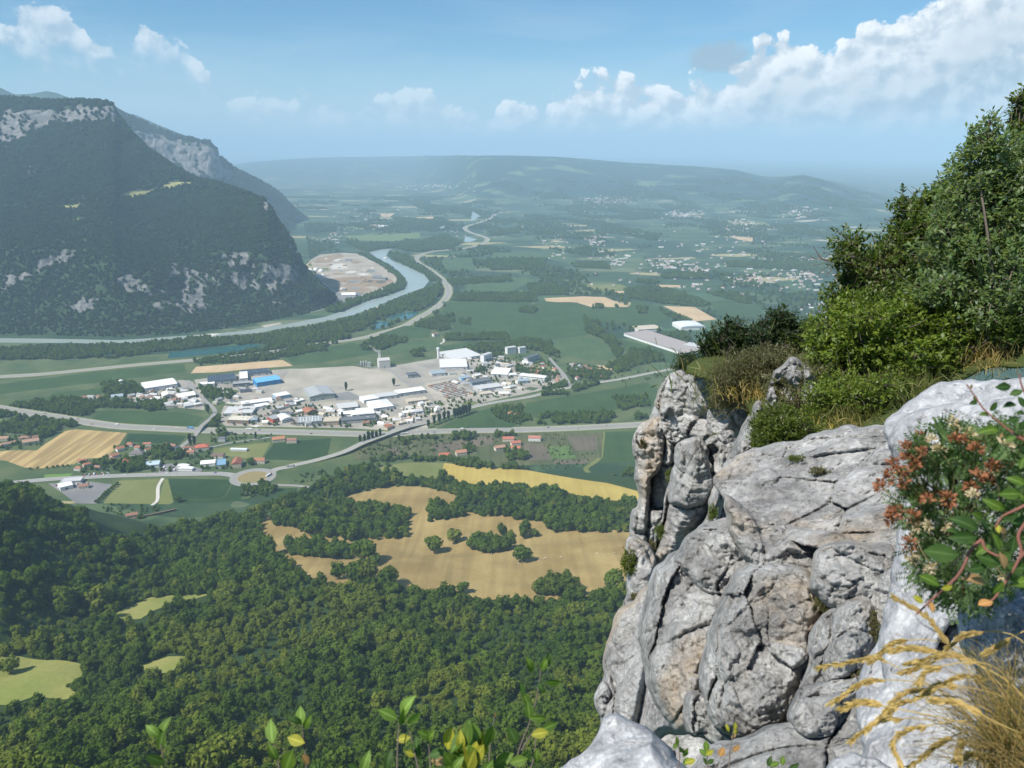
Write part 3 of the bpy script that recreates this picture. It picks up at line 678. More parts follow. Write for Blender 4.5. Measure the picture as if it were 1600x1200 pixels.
Fd('glade', C(8, [(-60, 950), (60, 940), (260, 962), (375, 985), (335, 1050), (345, 1105), (280, 1130), (150, 1115), (40, 1155), (-60, 1150)]), 'glade', 'yellow grassy glade cut by the frame edge', hill=True)
Fd('glade', C(8, [(585, 985), (700, 946), (795, 946), (735, 1012), (600, 1024)]), 'glade', 'small bright glade among young trees', hill=True)

# water
def water_mat(name, col, rough=.12):
    def b(g):
        p = g.pos(); n = g.noise(g.mapping(p, (0, 0, .5), (.05, .12, .1)), 1, 4, .6)
        return princ(g, g.mix(g.noise(p, .01, 3, .5), col, tuple(v*1.25 for v in col)), rough, .5, g.bump(n, .15, .6))
    return material(name, b)
M_river = water_mat('river_water', (.27, .315, .285), .25); M_lake = water_mat('lake_water', (.018, .085, .085), .1)
FM['river'] = M_river; FM['lake'] = M_lake
river_pts = C(2, [(455, 646), (480, 668), (560, 710), (620, 755), (655, 800), (640, 840), (560, 870), (450, 900), (330, 950), (220, 985), (100, 1007), (0, 1026)]) + \
    C(1, [(1150, 1062), (1000, 1087), (850, 1102), (700, 1111), (600, 1119), (480, 1126), (300, 1122), (0, 1118), (-300, 1112), (-300, 1134), (0, 1136), (330, 1138), (480, 1147), (620, 1133), (760, 1122), (900, 1108), (1050, 1097)]) + \
    C(2, [(0, 1044), (110, 1030), (250, 1002), (380, 972), (520, 917), (640, 867), (740, 832), (768, 797), (745, 765), (650, 720), (575, 690), (545, 665), (560, 640), (580, 627), (520, 632)])
Fd('river', river_pts, 'river', 'grey green river curving round the mountain foot', 0.30)
Fd('gravel_bar', C(1, [(800, 1108), (850, 1100), (900, 1098), (860, 1112), (810, 1116)]), 'white_lot', 'white gravel bar in the river shallows', 0.36)
Fd('gravel_bar', C(1, [(1060, 1068), (1140, 1054), (1150, 1060), (1080, 1074)]), 'pale_lot', 'pale gravel bar against the wooded bank', 0.37)
Fd('lake', C(4, [(295, 108), (500, 86), (760, 60), (795, 76), (650, 106), (285, 140)]), 'lake', 'teal gravel pit lake between wooded banks', 0.3)
Fd('lake', C(2, [(455, 1035), (500, 1008), (575, 1010), (560, 1030), (470, 1050)]), 'lake', 'small blue pond beside the motorway', 0.3)
Fd('lake', C(2, [(540, 990), (620, 965), (700, 955), (715, 965), (660, 995), (600, 1000)]), 'lake', 'blue pond in the woods inside the motorway bend', 0.3)
Fd('river', C(2, [(990, 432), (1005, 440), (1038, 460), (1005, 478), (985, 487)]), 'river', 'far silver reach of the river', 0.3)
Fd('river', C(2, [(805, 522), (855, 506), (845, 531)]), 'river', 'tiny far glint of water among woods', 0.3)
Fd('river', C(2, [(955, 563), (1018, 580), (990, 592), (952, 594)]), 'river', 'far pond inside the motorway curve', 0.3)

# roads
road('motorway', C(2, [(1115, 448), (1080, 475), (1020, 495), (970, 510), (955, 525), (985, 545), (1050, 565), (1072, 582), (1040, 605), (960, 625), (880, 635), (800, 642), (740, 655), (702, 678), (710, 700), (760, 730), (810, 765), (855, 810), (870, 850), (850, 895), (790, 945), (720, 985), (640, 1030), (520, 1067), (430, 1092), (300, 1112), (215, 1124)]) + C(4, [(1130, 57), (900, 95), (650, 128), (415, 150), (150, 172)]) + C(6, [(450, 65), (300, 80), (150, 92), (0, 100), (-200, 112)]),
     24, M_road2, 'curving pale motorway following the river', .5, median=True, lines=True, verge=14)
road('motorway', C(6, [(-100, 255), (100, 288), (210, 305), (340, 325), (460, 345), (650, 370), (860, 381), (1050, 390), (1300, 396), (1500, 399)]) + C(5, [(120, 572), (250, 563), (400, 556), (600, 552), (800, 550), (1000, 544), (1200, 535), (1420, 523), (1600, 512)]),
     30, M_road2, 'wide straight motorway passing below the industrial estate', .5, median=True, lines=True, verge=8)
road('country_road', C(6, [(1468, 630), (1500, 604), (1600, 585)]) + C(7, [(180, 121), (300, 96), (400, 71), (470, 41), (530, 18)]) + C(5, [(230, 552), (300, 528), (360, 508), (430, 480), (520, 450), (600, 430), (700, 410), (850, 386), (930, 366), (1000, 350), (1150, 320), (1300, 298), (1450, 268), (1600, 240)]),
     13, M_road2, 'country road climbing over the motorway towards the estate', .6, lines=True, bridge=(.28, .36, 6.5), verge=4)
road('estate_road', C(6, [(960, 500), (1060, 420), (1105, 375), (1160, 325), (1165, 280), (1120, 235), (1050, 170), (1020, 120)]), 10, M_road2, 'estate road on a bridge over the motorway', .62, bridge=(.25, .42, 6.5))
road('main_road', C(6, [(-60, 690), (240, 660), (500, 645), (750, 635), (1000, 630), (1200, 628), (1285, 640)]), 17, M_road2, 'main road running into the roundabout', .55, lines=True)
road('slip_road', C(6, [(1440, 675), (1500, 688), (1600, 692), (1680, 700)]), 8, M_road2, 'short slip road leaving the roundabout', .5)
road('farm_track', C(6, [(885, 652), (860, 700), (855, 770), (825, 800)]), 6, FM['white_lot'], 'white farm track between the olive fields', .5)
road('farm_track', C(6, [(1000, 770), (1200, 762), (1262, 680)]), 2.5, FM['green'], 'thin track line across the dark green field', .5)
road('farm_track', C(5, [(1150, 775), (1140, 745), (1205, 690), (1215, 620), (1230, 562)]), 10, FM['olive'], 'grass track curving round the field by the cliff', .5)
road('farm_track', C(5, [(425, 95), (425, 110), (395, 130), (395, 150)]), 6, FM['white_lot'], 'white track leading to the white farm', .5)
road('farm_track', C(2, [(830, 1032), (1000, 1030), (1060, 1020), (1080, 1000), (1240, 960)]), 7, FM['olive'], 'pale track through the green field at the bend', .5)
road('lane', C(5, [(0, 694), (130, 692), (300, 675), (420, 660)]), 5, M_road2, 'narrow lane below the market garden', .5)
road('lane', C(5, [(580, 632), (680, 630), (720, 628)]), 5, M_road2, 'pale lane to the farmhouses', .5)
road('lane', C(6, [(960, 500), (1130, 485), (1280, 455), (1470, 430)]), 6, M_road2, 'lane running behind the village', .5)
road('lane', C(5, [(30, 110), (60, 135), (95, 160)]), 7, M_road2, 'lane from the motorway to the grain silo', .5)
road('lane', C(5, [(955, 190), (990, 230), (1030, 275), (1060, 330)]), 9, M_road2, 'straight avenue through the eastern hamlet', .5)
road('lane', C(5, [(30, 235), (150, 245), (260, 325), (400, 300), (470, 300), (620, 385)]), 8, M_road2, 'estate lane along the gravel wasteland', .5)
road('bank_road', C(1, [(1090, 1030), (1250, 1015), (1340, 995)]), 8, M_road2, 'pale bank road at the mountain foot', .6)
road('quarry_road', C(2, [(210, 830), (250, 880), (280, 920)]), 14, M_road2, 'pale haul road into the quarry', .5)
road('quarry_road', C(2, [(150, 695), (160, 720)]) + C(2, [(480, 700), (560, 745), (605, 785), (600, 810)]), 9, FM['tan'], 'pale embankment road round the quarry', .55)
road('hill_track', C(7, [(480, 520), (700, 500), (900, 470), (1060, 440), (1300, 420)]), .5, M_verge, 'faint track across the hay meadow', 1.1, hill=True)

# roundabout
rc = poly_world(C(6, [(1375, 647)]))[0]
def ring(name, r0, r1, z, mat, parent=None, n=64, loc=None):
    a = np.linspace(0, 2*math.pi, n, endpoint=False); i = np.arange(n); j = (i+1) % n
    if r0 <= 0:
        V = np.column_stack([np.cos(a)*r1, np.sin(a)*r1, np.full(n, z)]); return new_obj(name, py_mesh(name, V, [list(range(n))], mat), parent, loc)
    V = np.concatenate([np.column_stack([np.cos(a)*r, np.sin(a)*r, np.full(n, z)]) for r in (r0, r1)])
    return new_obj(name, fast_mesh(name, V, np.stack([i, n+i, n+j, j], -1), mat), parent, loc)
rb = ring('roundabout', 29, 43, .70, M_road2, None, 64, (rc[0], rc[1], hgt(rc[0], rc[1])))
tag(rb, 'large roundabout with a dry grass island', None, None, 'structure')
ring('kerb', 28.4, 29, .85, M_conc, rb); ring('island', 0, 28.4, .82, FM['tan'] if False else field_mat('island_grass', (.27, .21, .10), (.22, .21, .09)), rb)

# ------------------------------------------------------------------ trees
def leaf_mat(name, a, b, c=None, transl=.25, patch=.012):
    def f(g):
        p = g.pos(); r = g.objrand(); n = g.noise(p, patch, 3, .6)
        t = N(g.nt, 'ShaderNodeAttribute'); t.attribute_name = 'tint'; t.attribute_type = 'INSTANCER'
        k = g.math('ADD', g.math('MULTIPLY', r, .6), g.math('MULTIPLY_ADD', n, .9, -.25), clamp=True)
        col = g.mix(k, a, b)
        col = g.mix(t.outputs['Fac'], col, c or b)
        fine = g.noise(p, .9, 2, .6)
        col = g.mix(1.0, col, g.ramp(fine, [(.25, .72), (.75, 1.25)]), 'MULTIPLY')
        d = N(g.nt, 'ShaderNodeBsdfDiffuse'); g.put(d.inputs[0], col)
        tr = N(g.nt, 'ShaderNodeBsdfTranslucent'); g.put(tr.inputs[0], g.mix(1.0, col, (1.25, 1.35, .55), 'MULTIPLY'))
        m = N(g.nt, 'ShaderNodeMixShader'); m.inputs[0].default_value = transl
        g.L.new(d.outputs[0], m.inputs[1]); g.L.new(tr.outputs[0], m.inputs[2]); return m.outputs[0]
    return material(name, f)
M_leaf = leaf_mat('broadleaf', (.047, .090, .012), (.132, .194, .026), (.195, .225, .035), .36)
M_leaf_far = leaf_mat('mountain_wood', (.021, .042, .016), (.050, .080, .028), (.085, .11, .035), .15, .006)
M_leaf_pop = leaf_mat('poplar_leaf', (.026, .056, .012), (.050, .088, .020))
M_bark = plain('bark', (.10, .08, .06), .95, .3, 2.0)

def quads_at(P, Nn, size, rng, asp=1.0):
    """one small four sided leaf clump at every point, facing roughly along Nn"""
    n = len(P); a = rng.normal(size=(n, 3)); t = np.cross(Nn, a); t /= np.linalg.norm(t, axis=1)[:, None]+1e-9
    b = np.cross(Nn, t); s = (size*(.6+.8*rng.random(n)))[:, None]
    k = rng.uniform(.6, 1.0, (n, 4, 1)); sg = np.array([(-1, -1), (1, -1), (1, 1), (-1, 1)])
    V = P[:, None, :] + (t[:, None, :]*sg[None, :, :1]*asp + b[:, None, :]*sg[None, :, 1:])*s[:, None, :]*k*.5
    return V.reshape(-1, 3), np.arange(n*4).reshape(n, 4)
def ico(sub, rng=None):
    bm = bmesh.new(); bmesh.ops.create_icosphere(bm, subdivisions=sub, radius=1.0)
    V = np.array([v.co[:] for v in bm.verts]); Fc = np.array([[v.index for v in f.verts] for f in bm.faces]); bm.free(); return V, Fc
ICO1 = ico(1); ICO2 = ico(2)
def crown_arrays(seed, rx, ry, z0, z1, nl, nq, q, lobe=.5, core=.8):
    rng = np.random.default_rng(seed); zc, rz = (z0+z1)/2, (z1-z0)/2
    L = []
    for i in range(nl):
        v = rng.normal(size=3); v /= np.linalg.norm(v); v *= rng.uniform(.35, .72)
        L.append((np.array([v[0]*rx, v[1]*ry, zc+v[2]*rz]), rng.uniform(.75, 1.15)*lobe*np.array([rx, ry, rz])))
    L.append((np.array([0, 0, zc]), np.array([rx, ry, rz])*.62))
    Vs, Fs = [], []; off = 0; tot = sum(np.prod(r)**(2/3) for _, r in L)
    for c, r in L:
        m = max(6, int(nq*np.prod(r)**(2/3)/tot)); d = rng.normal(size=(m, 3)); d /= np.linalg.norm(d, axis=1)[:, None]
        P = c + d*r*rng.uniform(.88, 1.08, (m, 1))
        keep = np.ones(m, bool)
        for c2, r2 in L:
            if c2 is c: continue
            keep &= (((P-c2)/r2)**2).sum(1) > .72
        P, d = P[keep], d[keep]
        if len(P) == 0: continue
        nn = d + rng.normal(size=P.shape)*.45; nn /= np.linalg.norm(nn, axis=1)[:, None]
        V, Fq = quads_at(P, nn, q, rng); Vs.append(V); Fs.append(Fq+off); off += len(V)
    V = np.concatenate(Vs); Fq = np.concatenate(Fs)
    CV, CF = [], []; o2 = 0
    for c, r in L:                                      # the dense inside of every lobe
        v = ICO1[0]*r*core*rng.uniform(.85, 1.1, (len(ICO1[0]), 1))+c; CV.append(v); CF.append(ICO1[1]+o2); o2 += len(v)
    return V, Fq, np.concatenate(CV), np.concatenate(CF)
def trunk_arrays(h, r, rng, lean=.04, limbs=3):
    Vs, Fs = [], []; off = 0
    def tube(pts, rad, n=6):
        nonlocal off
        pts = np.array(pts); a = np.linspace(0, 2*math.pi, n, endpoint=False)
        d = np.gradient(pts, axis=0)
        for i, p in enumerate(pts):
            t = d[i]/np.linalg.norm(d[i]); u = np.cross(t, (0.3, 1, 0.1)); u /= np.linalg.norm(u); v = np.cross(t, u)
            Vs.append(p + rad[i]*(np.cos(a)[:, None]*u+np.sin(a)[:, None]*v))
        for i in range(len(pts)-1):
            for j in range(n): Fs.append([off+i*n+j, off+i*n+(j+1) % n, off+(i+1)*n+(j+1) % n, off+(i+1)*n+j])
        off += n*len(pts)
    top = np.array([rng.normal()*lean*h, rng.normal()*lean*h, h]); mid = top*.5+np.array([rng.normal(), rng.normal(), 0])*lean*h*.5
    tube([(0, 0, -.8), (0, 0, .1), mid, top], [r*1.5, r*1.15, r*.8, r*.35])
    for i in range(limbs):
        t = rng.uniform(.45, .8); b = top*t; a = rng.uniform(0, 6.28)
        e = b + np.array([math.cos(a), math.sin(a), .9])*h*.3; tube([b, (b+e)/2+np.array([0, 0, -.05*h]), e], [r*.5, r*.35, r*.15], 5)
    return np.concatenate(Vs), np.array(Fs)
def cat_mesh(name, parts, mats):
    """parts: (V, faces(k), material index)"""
    V = np.concatenate([p[0] for p in parts]); me = bpy.data.meshes.new(name)
    li, ls, lt, mi = [], [], [], []; off = 0; pos = 0
    for v, f, m in parts:
        f = np.asarray(f); k = f.shape[1]; li.append((f+off).ravel()); n = len(f)
        ls.append(pos+np.arange(n)*k); lt.append(np.full(n, k)); mi.append(np.full(n, m)); pos += n*k; off += len(v)
    li = np.concatenate(li).astype(np.int32)
    me.vertices.add(len(V)); me.vertices.foreach_set('co', V.astype(np.float32).ravel())
    me.loops.add(len(li)); me.loops.foreach_set('vertex_index', li)
    ls = np.concatenate(ls).astype(np.int32); me.polygons.add(len(ls))
    me.polygons.foreach_set('loop_start', ls); me.polygons.foreach_set('loop_total', np.concatenate(lt).astype(np.int32))
    for m in mats: me.materials.append(m)
    me.polygons.foreach_set('material_index', np.concatenate(mi).astype(np.int32))
    me.update(calc_edges=True); return me
# tree kinds: (rx, ry, bottom, top, lobes, clumps, clump size, trunk radius)
KINDS = [(4.6, 4.2, .5, 9.6, 8, 520, 1.15), (3.9, 4.3, .5, 10.5, 8, 520, 1.1), (5.2, 4.8, .4, 9.0, 9, 560, 1.2), (3.4, 3.4, .2, 7.2, 6, 420, 1.0), (4.4, 4.9, .6, 11.5, 9, 560, 1.15)]
def tree_meshes(i, spec, leaf, seed, one=True):
    rx, ry, z0, z1, nl, nq, q = spec; rng = np.random.default_rng(seed+400)
    V, Fq, CV, CF = crown_arrays(seed, rx, ry, z0, z1, nl, nq, q)
    TV, TF = trunk_arrays(z1*.72, .03*z1, rng)
    return V, Fq, CV, CF, TV, TF
FOREST_ME = []; CROWN_ME = []; TRUNK_ME = []
for i, sp in enumerate(KINDS):
    V, Fq, CV, CF, TV, TF = tree_meshes(i, sp, M_leaf, 100+i)
    FOREST_ME.append(cat_mesh('broadleaf_tree', [(V, Fq, 0), (CV, CF, 0), (TV, TF, 1)], [M_leaf, M_bark]))
    CROWN_ME.append(cat_mesh('crown', [(V, Fq, 0), (CV, CF, 0)], [M_leaf])); TRUNK_ME.append(cat_mesh('trunk', [(TV, TF, 0)], [M_bark]))
FAR_ME = []
for i in range(3):
    V, Fq, CV, CF = crown_arrays(200+i, 4.6, 4.6, .3, 9.5+i, 6, 130, 2.1, .55, .92)
    FAR_ME.append(cat_mesh('wood_tree', [(V, Fq, 0), (CV, CF, 0)], [M_leaf_far]))
PLAIN_ME = []
for i in range(3):
    V, Fq, CV, CF = crown_arrays(230+i, 4.6, 4.6, .3, 9.5+i, 7, 240, 1.5, .5, .88)
    PLAIN_ME.append(cat_mesh('valley_tree', [(V, Fq, 0), (CV, CF, 0)], [M_leaf]))
V, Fq, CV, CF = crown_arrays(300, 2.0, 2.0, .6, 21, 10, 520, 1.1, .42)
TV, TF = trunk_arrays(14, .3, np.random.default_rng(1), .01, 0)
POPLAR = (cat_mesh('crown', [(V, Fq, 0), (CV, CF, 0)], [M_leaf_pop]), cat_mesh('trunk', [(TV, TF, 0)], [M_bark]))

def scatter_object(name, pts, scl, rot, idx, protos, label, tint=None):
    """one mass of plants: a mesh of root points that carries the plants on every point"""
    me = bpy.data.meshes.new(name); pts = np.asarray(pts, np.float32)
    me.vertices.add(len(pts)); me.vertices.foreach_set('co', pts.ravel())
    for k, v in (('scl', scl), ('rotz', rot), ('kindf', idx), ('tint', tint if tint is not None else np.zeros(len(pts)))):
        set_attr(me, k, np.asarray(v, float)*np.ones(len(pts)))
    me.update(); o = new_obj(name, me); tag(o, label, None, None, 'stuff')
    ng = bpy.data.node_groups.new(name, 'GeometryNodeTree')
    ng.interface.new_socket('Geometry', in_out='INPUT', socket_type='NodeSocketGeometry')
    ng.interface.new_socket('Geometry', in_out='OUTPUT', socket_type='NodeSocketGeometry')
    gi = ng.nodes.new('NodeGroupInput'); go = ng.nodes.new('NodeGroupOutput')
    ip = ng.nodes.new('GeometryNodeInstanceOnPoints'); jn = ng.nodes.new('GeometryNodeJoinGeometry')
    for po in protos:
        oi = ng.nodes.new('GeometryNodeObjectInfo'); oi.inputs['Object'].default_value = po; oi.transform_space = 'ORIGINAL'
        gt = ng.nodes.new('GeometryNodeGeometryToInstance')
        ng.links.new(oi.outputs['Geometry'], gt.inputs[0]); ng.links.new(gt.outputs[0], jn.inputs[0])
    def named(n):
        a = ng.nodes.new('GeometryNodeInputNamedAttribute'); a.data_type = 'FLOAT'; a.inputs['Name'].default_value = n; return a.outputs['Attribute']
    cx = ng.nodes.new('ShaderNodeCombineXYZ'); ng.links.new(named('rotz'), cx.inputs[2])
    ng.links.new(gi.outputs[0], ip.inputs['Points']); ng.links.new(jn.outputs[0], ip.inputs['Instance'])
    ip.inputs['Pick Instance'].default_value = True; ng.links.new(named('kindf'), ip.inputs['Instance Index'])
    ng.links.new(cx.outputs[0], ip.inputs['Rotation']); ng.links.new(named('scl'), ip.inputs['Scale'])
    ng.links.new(ip.outputs[0], go.inputs[0])
    md = o.modifiers.new('scatter', 'NODES'); md.node_group = ng
    return o

# ---- where the foothill is wooded
OPEN = [C(7, [(60, 328), (90, 315), (230, 370), (250, 395), (350, 400), (440, 415), (540, 410), (640, 402), (656, 340), (640, 300), (500, 265), (400, 240), (560, 203), (700, 206), (835, 238), (830, 256), (725, 265), (716, 330), (742, 345), (850, 320), (1000, 320), (1190, 347), (1175, 383), (1530, 380), (1530, 560), (1470, 590), (1380, 612), (1160, 642), (900, 628), (700, 597), (540, 572), (420, 577), (340, 572), (250, 550), (180, 490), (160, 470), (100, 440), (65, 340)]),
        C(7, [(785, 115), (930, 128), (1110, 143), (1250, 168), (1420, 193), (1560, 232), (1560, 262), (1350, 238), (1190, 205), (1000, 191), (900, 186), (780, 163)]),
        C(7, [(512, 131), (630, 112), (785, 115), (772, 165), (600, 152)]),
        C(8, [(485, 760), (640, 697), (820, 681), (885, 685), (780, 704), (660, 744), (600, 778), (520, 783)]),
        C(8, [(-60, 955), (60, 945), (260, 966), (368, 985), (328, 1050), (338, 1100), (280, 1124), (150, 1110), (40, 1150), (-60, 1145)]),
        C(8, [(592, 986), (700, 951), (788, 951), (730, 1008), (602, 1019)])]
WOODS = [C(7, [(165, 442), (200, 418), (330, 418), (420, 432), (440, 470), (420, 492), (330, 480), (180, 478)]),
         C(7, [(100, 312), (380, 242), (500, 266), (600, 277), (655, 302), (648, 380), (600, 400), (480, 392), (420, 410), (340, 388), (240, 388), (190, 360), (130, 355)])]
PLAINLINE = C(0, [(-300, 760), (0, 830), (120, 833), (165, 836), (225, 828), (300, 815), (400, 797), (412, 782), (450, 772), (500, 752), (545, 728), (600, 720), (640, 722), (720, 735), (770, 742), (850, 752), (960, 770), (1000, 790), (1300, 830)])
r = np.random.default_rng(21)
gx, gy = np.meshgrid(np.arange(-1150, 560, 9.8), np.arange(200, 1420, 9.8))
gx = gx.ravel()+r.uniform(-4.6, 4.6, gx.size); gy = gy.ravel()+r.uniform(-4.6, 4.6, gy.size)
gz = hgt(gx, gy); px, py = to_px(gx, gy, gz)
ok = (px > -130) & (px < 1250) & (py > 640) & (py < 1400) & (gy > 190)
gx, gy, gz, px, py = [v[ok] for v in (gx, gy, gz, px, py)]
open_ = np.zeros(px.shape, bool)
for pl in OPEN: open_ |= inside(px, py, pl)
for pl in WOODS: open_ &= ~inside(px, py, pl)
pl_y = np.interp(px, [p[0] for p in PLAINLINE], [p[1] for p in PLAINLINE])
hpx = 8.0*F/np.sqrt(gx**2+gy**2+(gz-H)**2)*1.05      # how tall a tree stands in the picture
hid = np.zeros(px.shape, bool)
for pl in OPEN:
    for f_ in (.5, 1.0): hid |= inside(px, py-hpx*f_, pl)
for pl in WOODS:
    i_ = inside(px, py, pl); hid &= ~i_; hid |= i_ & ~inside(px, py-hpx*.75, pl)
wood = ~open_ & ~hid & ((py-hpx > pl_y) | ((gz > 95) & (px < 250)))
gx, gy, gz, px, py = [v[wood] for v in (gx, gy, gz, px, py)]
# hidden from the eye by the ground before it? keep only what shows
big = (.80+1.15*r.random(len(gx))**2.2)*(1+.55*fbm(gx/60, gy/60, 0, 3, 77))
big *= np.where(py > 960, .86, 1.12)*np.where((px < 330) & (py < 900), .95, 1)
tint = np.clip(.75*smoothstep((fbm(gx/55, gy/55, 0, 3, 31)-.05)/.5)*smoothstep((py-900)/60), 0, 1)
LARCH = C(0, [(250, 1000), (420, 950), (560, 930), (640, 945), (560, 1000), (430, 1060), (320, 1090), (240, 1080)])
tint = np.where(inside(px+fbm(gx/30, gy/30, 3, 2, 5)*30, py, LARCH), np.clip(tint+.55, 0, 1), tint)
tint = np.where(r.random(len(gx)) < .06, np.maximum(tint, r.uniform(.5, 1, len(gx))), tint)
kind = r.integers(0, len(FOREST_ME), len(gx)); rotz = r.uniform(0, 6.28, len(gx))
dist = np.sqrt(gx**2+gy**2+(gz-H)**2); show = (px > 0) & (px < 1000) & (py < 1200) & (py > 700)
order = np.argsort(np.where(show, dist, 1e9)); single = order[:300]
SINGLE = []
for n_, i in enumerate(single):
    o = new_obj('broadleaf_tree', FOREST_ME[kind[i]], None, (gx[i], gy[i], gz[i]-.4))
    o.rotation_euler = (0, 0, rotz[i]); o.scale = (big[i],)*3; o['tint'] = float(tint[i])
    tag(o, 'broadleaf tree crown in the closed forest canopy at the foot of the picture', 'tree', 'forest trees below the cliff'); SINGLE.append(o)
protos = []
for k in range(len(FOREST_ME)):
    protos.append(next(o for o in SINGLE if o.data is FOREST_ME[k]))
rest = np.setdiff1d(np.arange(len(gx)), single)
forest = scatter_object('forest', np.column_stack([gx, gy, gz-.4])[rest], big[rest], rotz[rest], kind[rest], protos, 'dense green broadleaf forest covering the foothill and the spur', tint[rest])
print('forest', len(gx))

# ---- mountain woods
def mountain_wood(name, P, rk, md, n, s0, s1, label, me_list, seed):
    keep = (1-np.clip(rk*1.3-.32, 0, .97))*(1-md)
    Q = scatter_on(P, keep, n, seed); r = np.random.default_rng(seed)
    first = []
    return Q, r.uniform(s0, s1, n), r.uniform(0, 6.28, n), r.integers(0, 3, n)
lone = C(1, [(380, 560), (350, 600), (430, 530)])
FARP = []
for k in range(3):
    i, j = 180+k*6, 230+k*20
    o = new_obj('broadleaf_tree', FAR_ME[k], None, MP[i, j]); o.scale = (1.5,)*3
    tag(o, 'dark tree on the wooded mountain flank', 'tree', 'trees on the mountain flank'); FARP.append(o)
Q, s, ro, ix = mountain_wood('mountain_forest', MP, MRK, MMD, 30000, 1.0, 2.0, '', FAR_ME, 5)
scatter_object('mountain_forest', Q-np.array([0, 0, 1.5]), s, ro, ix, FARP, 'dark forest covering the mountain above the river')
Q, s, ro, ix = mountain_wood('ridge_forest', RP, RRK, RMD, 9000, 1.6, 3.0, '', FAR_ME, 6)
scatter_object('ridge_forest', Q-np.array([0, 0, 2]), s, ro, ix, FARP, 'hazy forest on the long ridge behind')

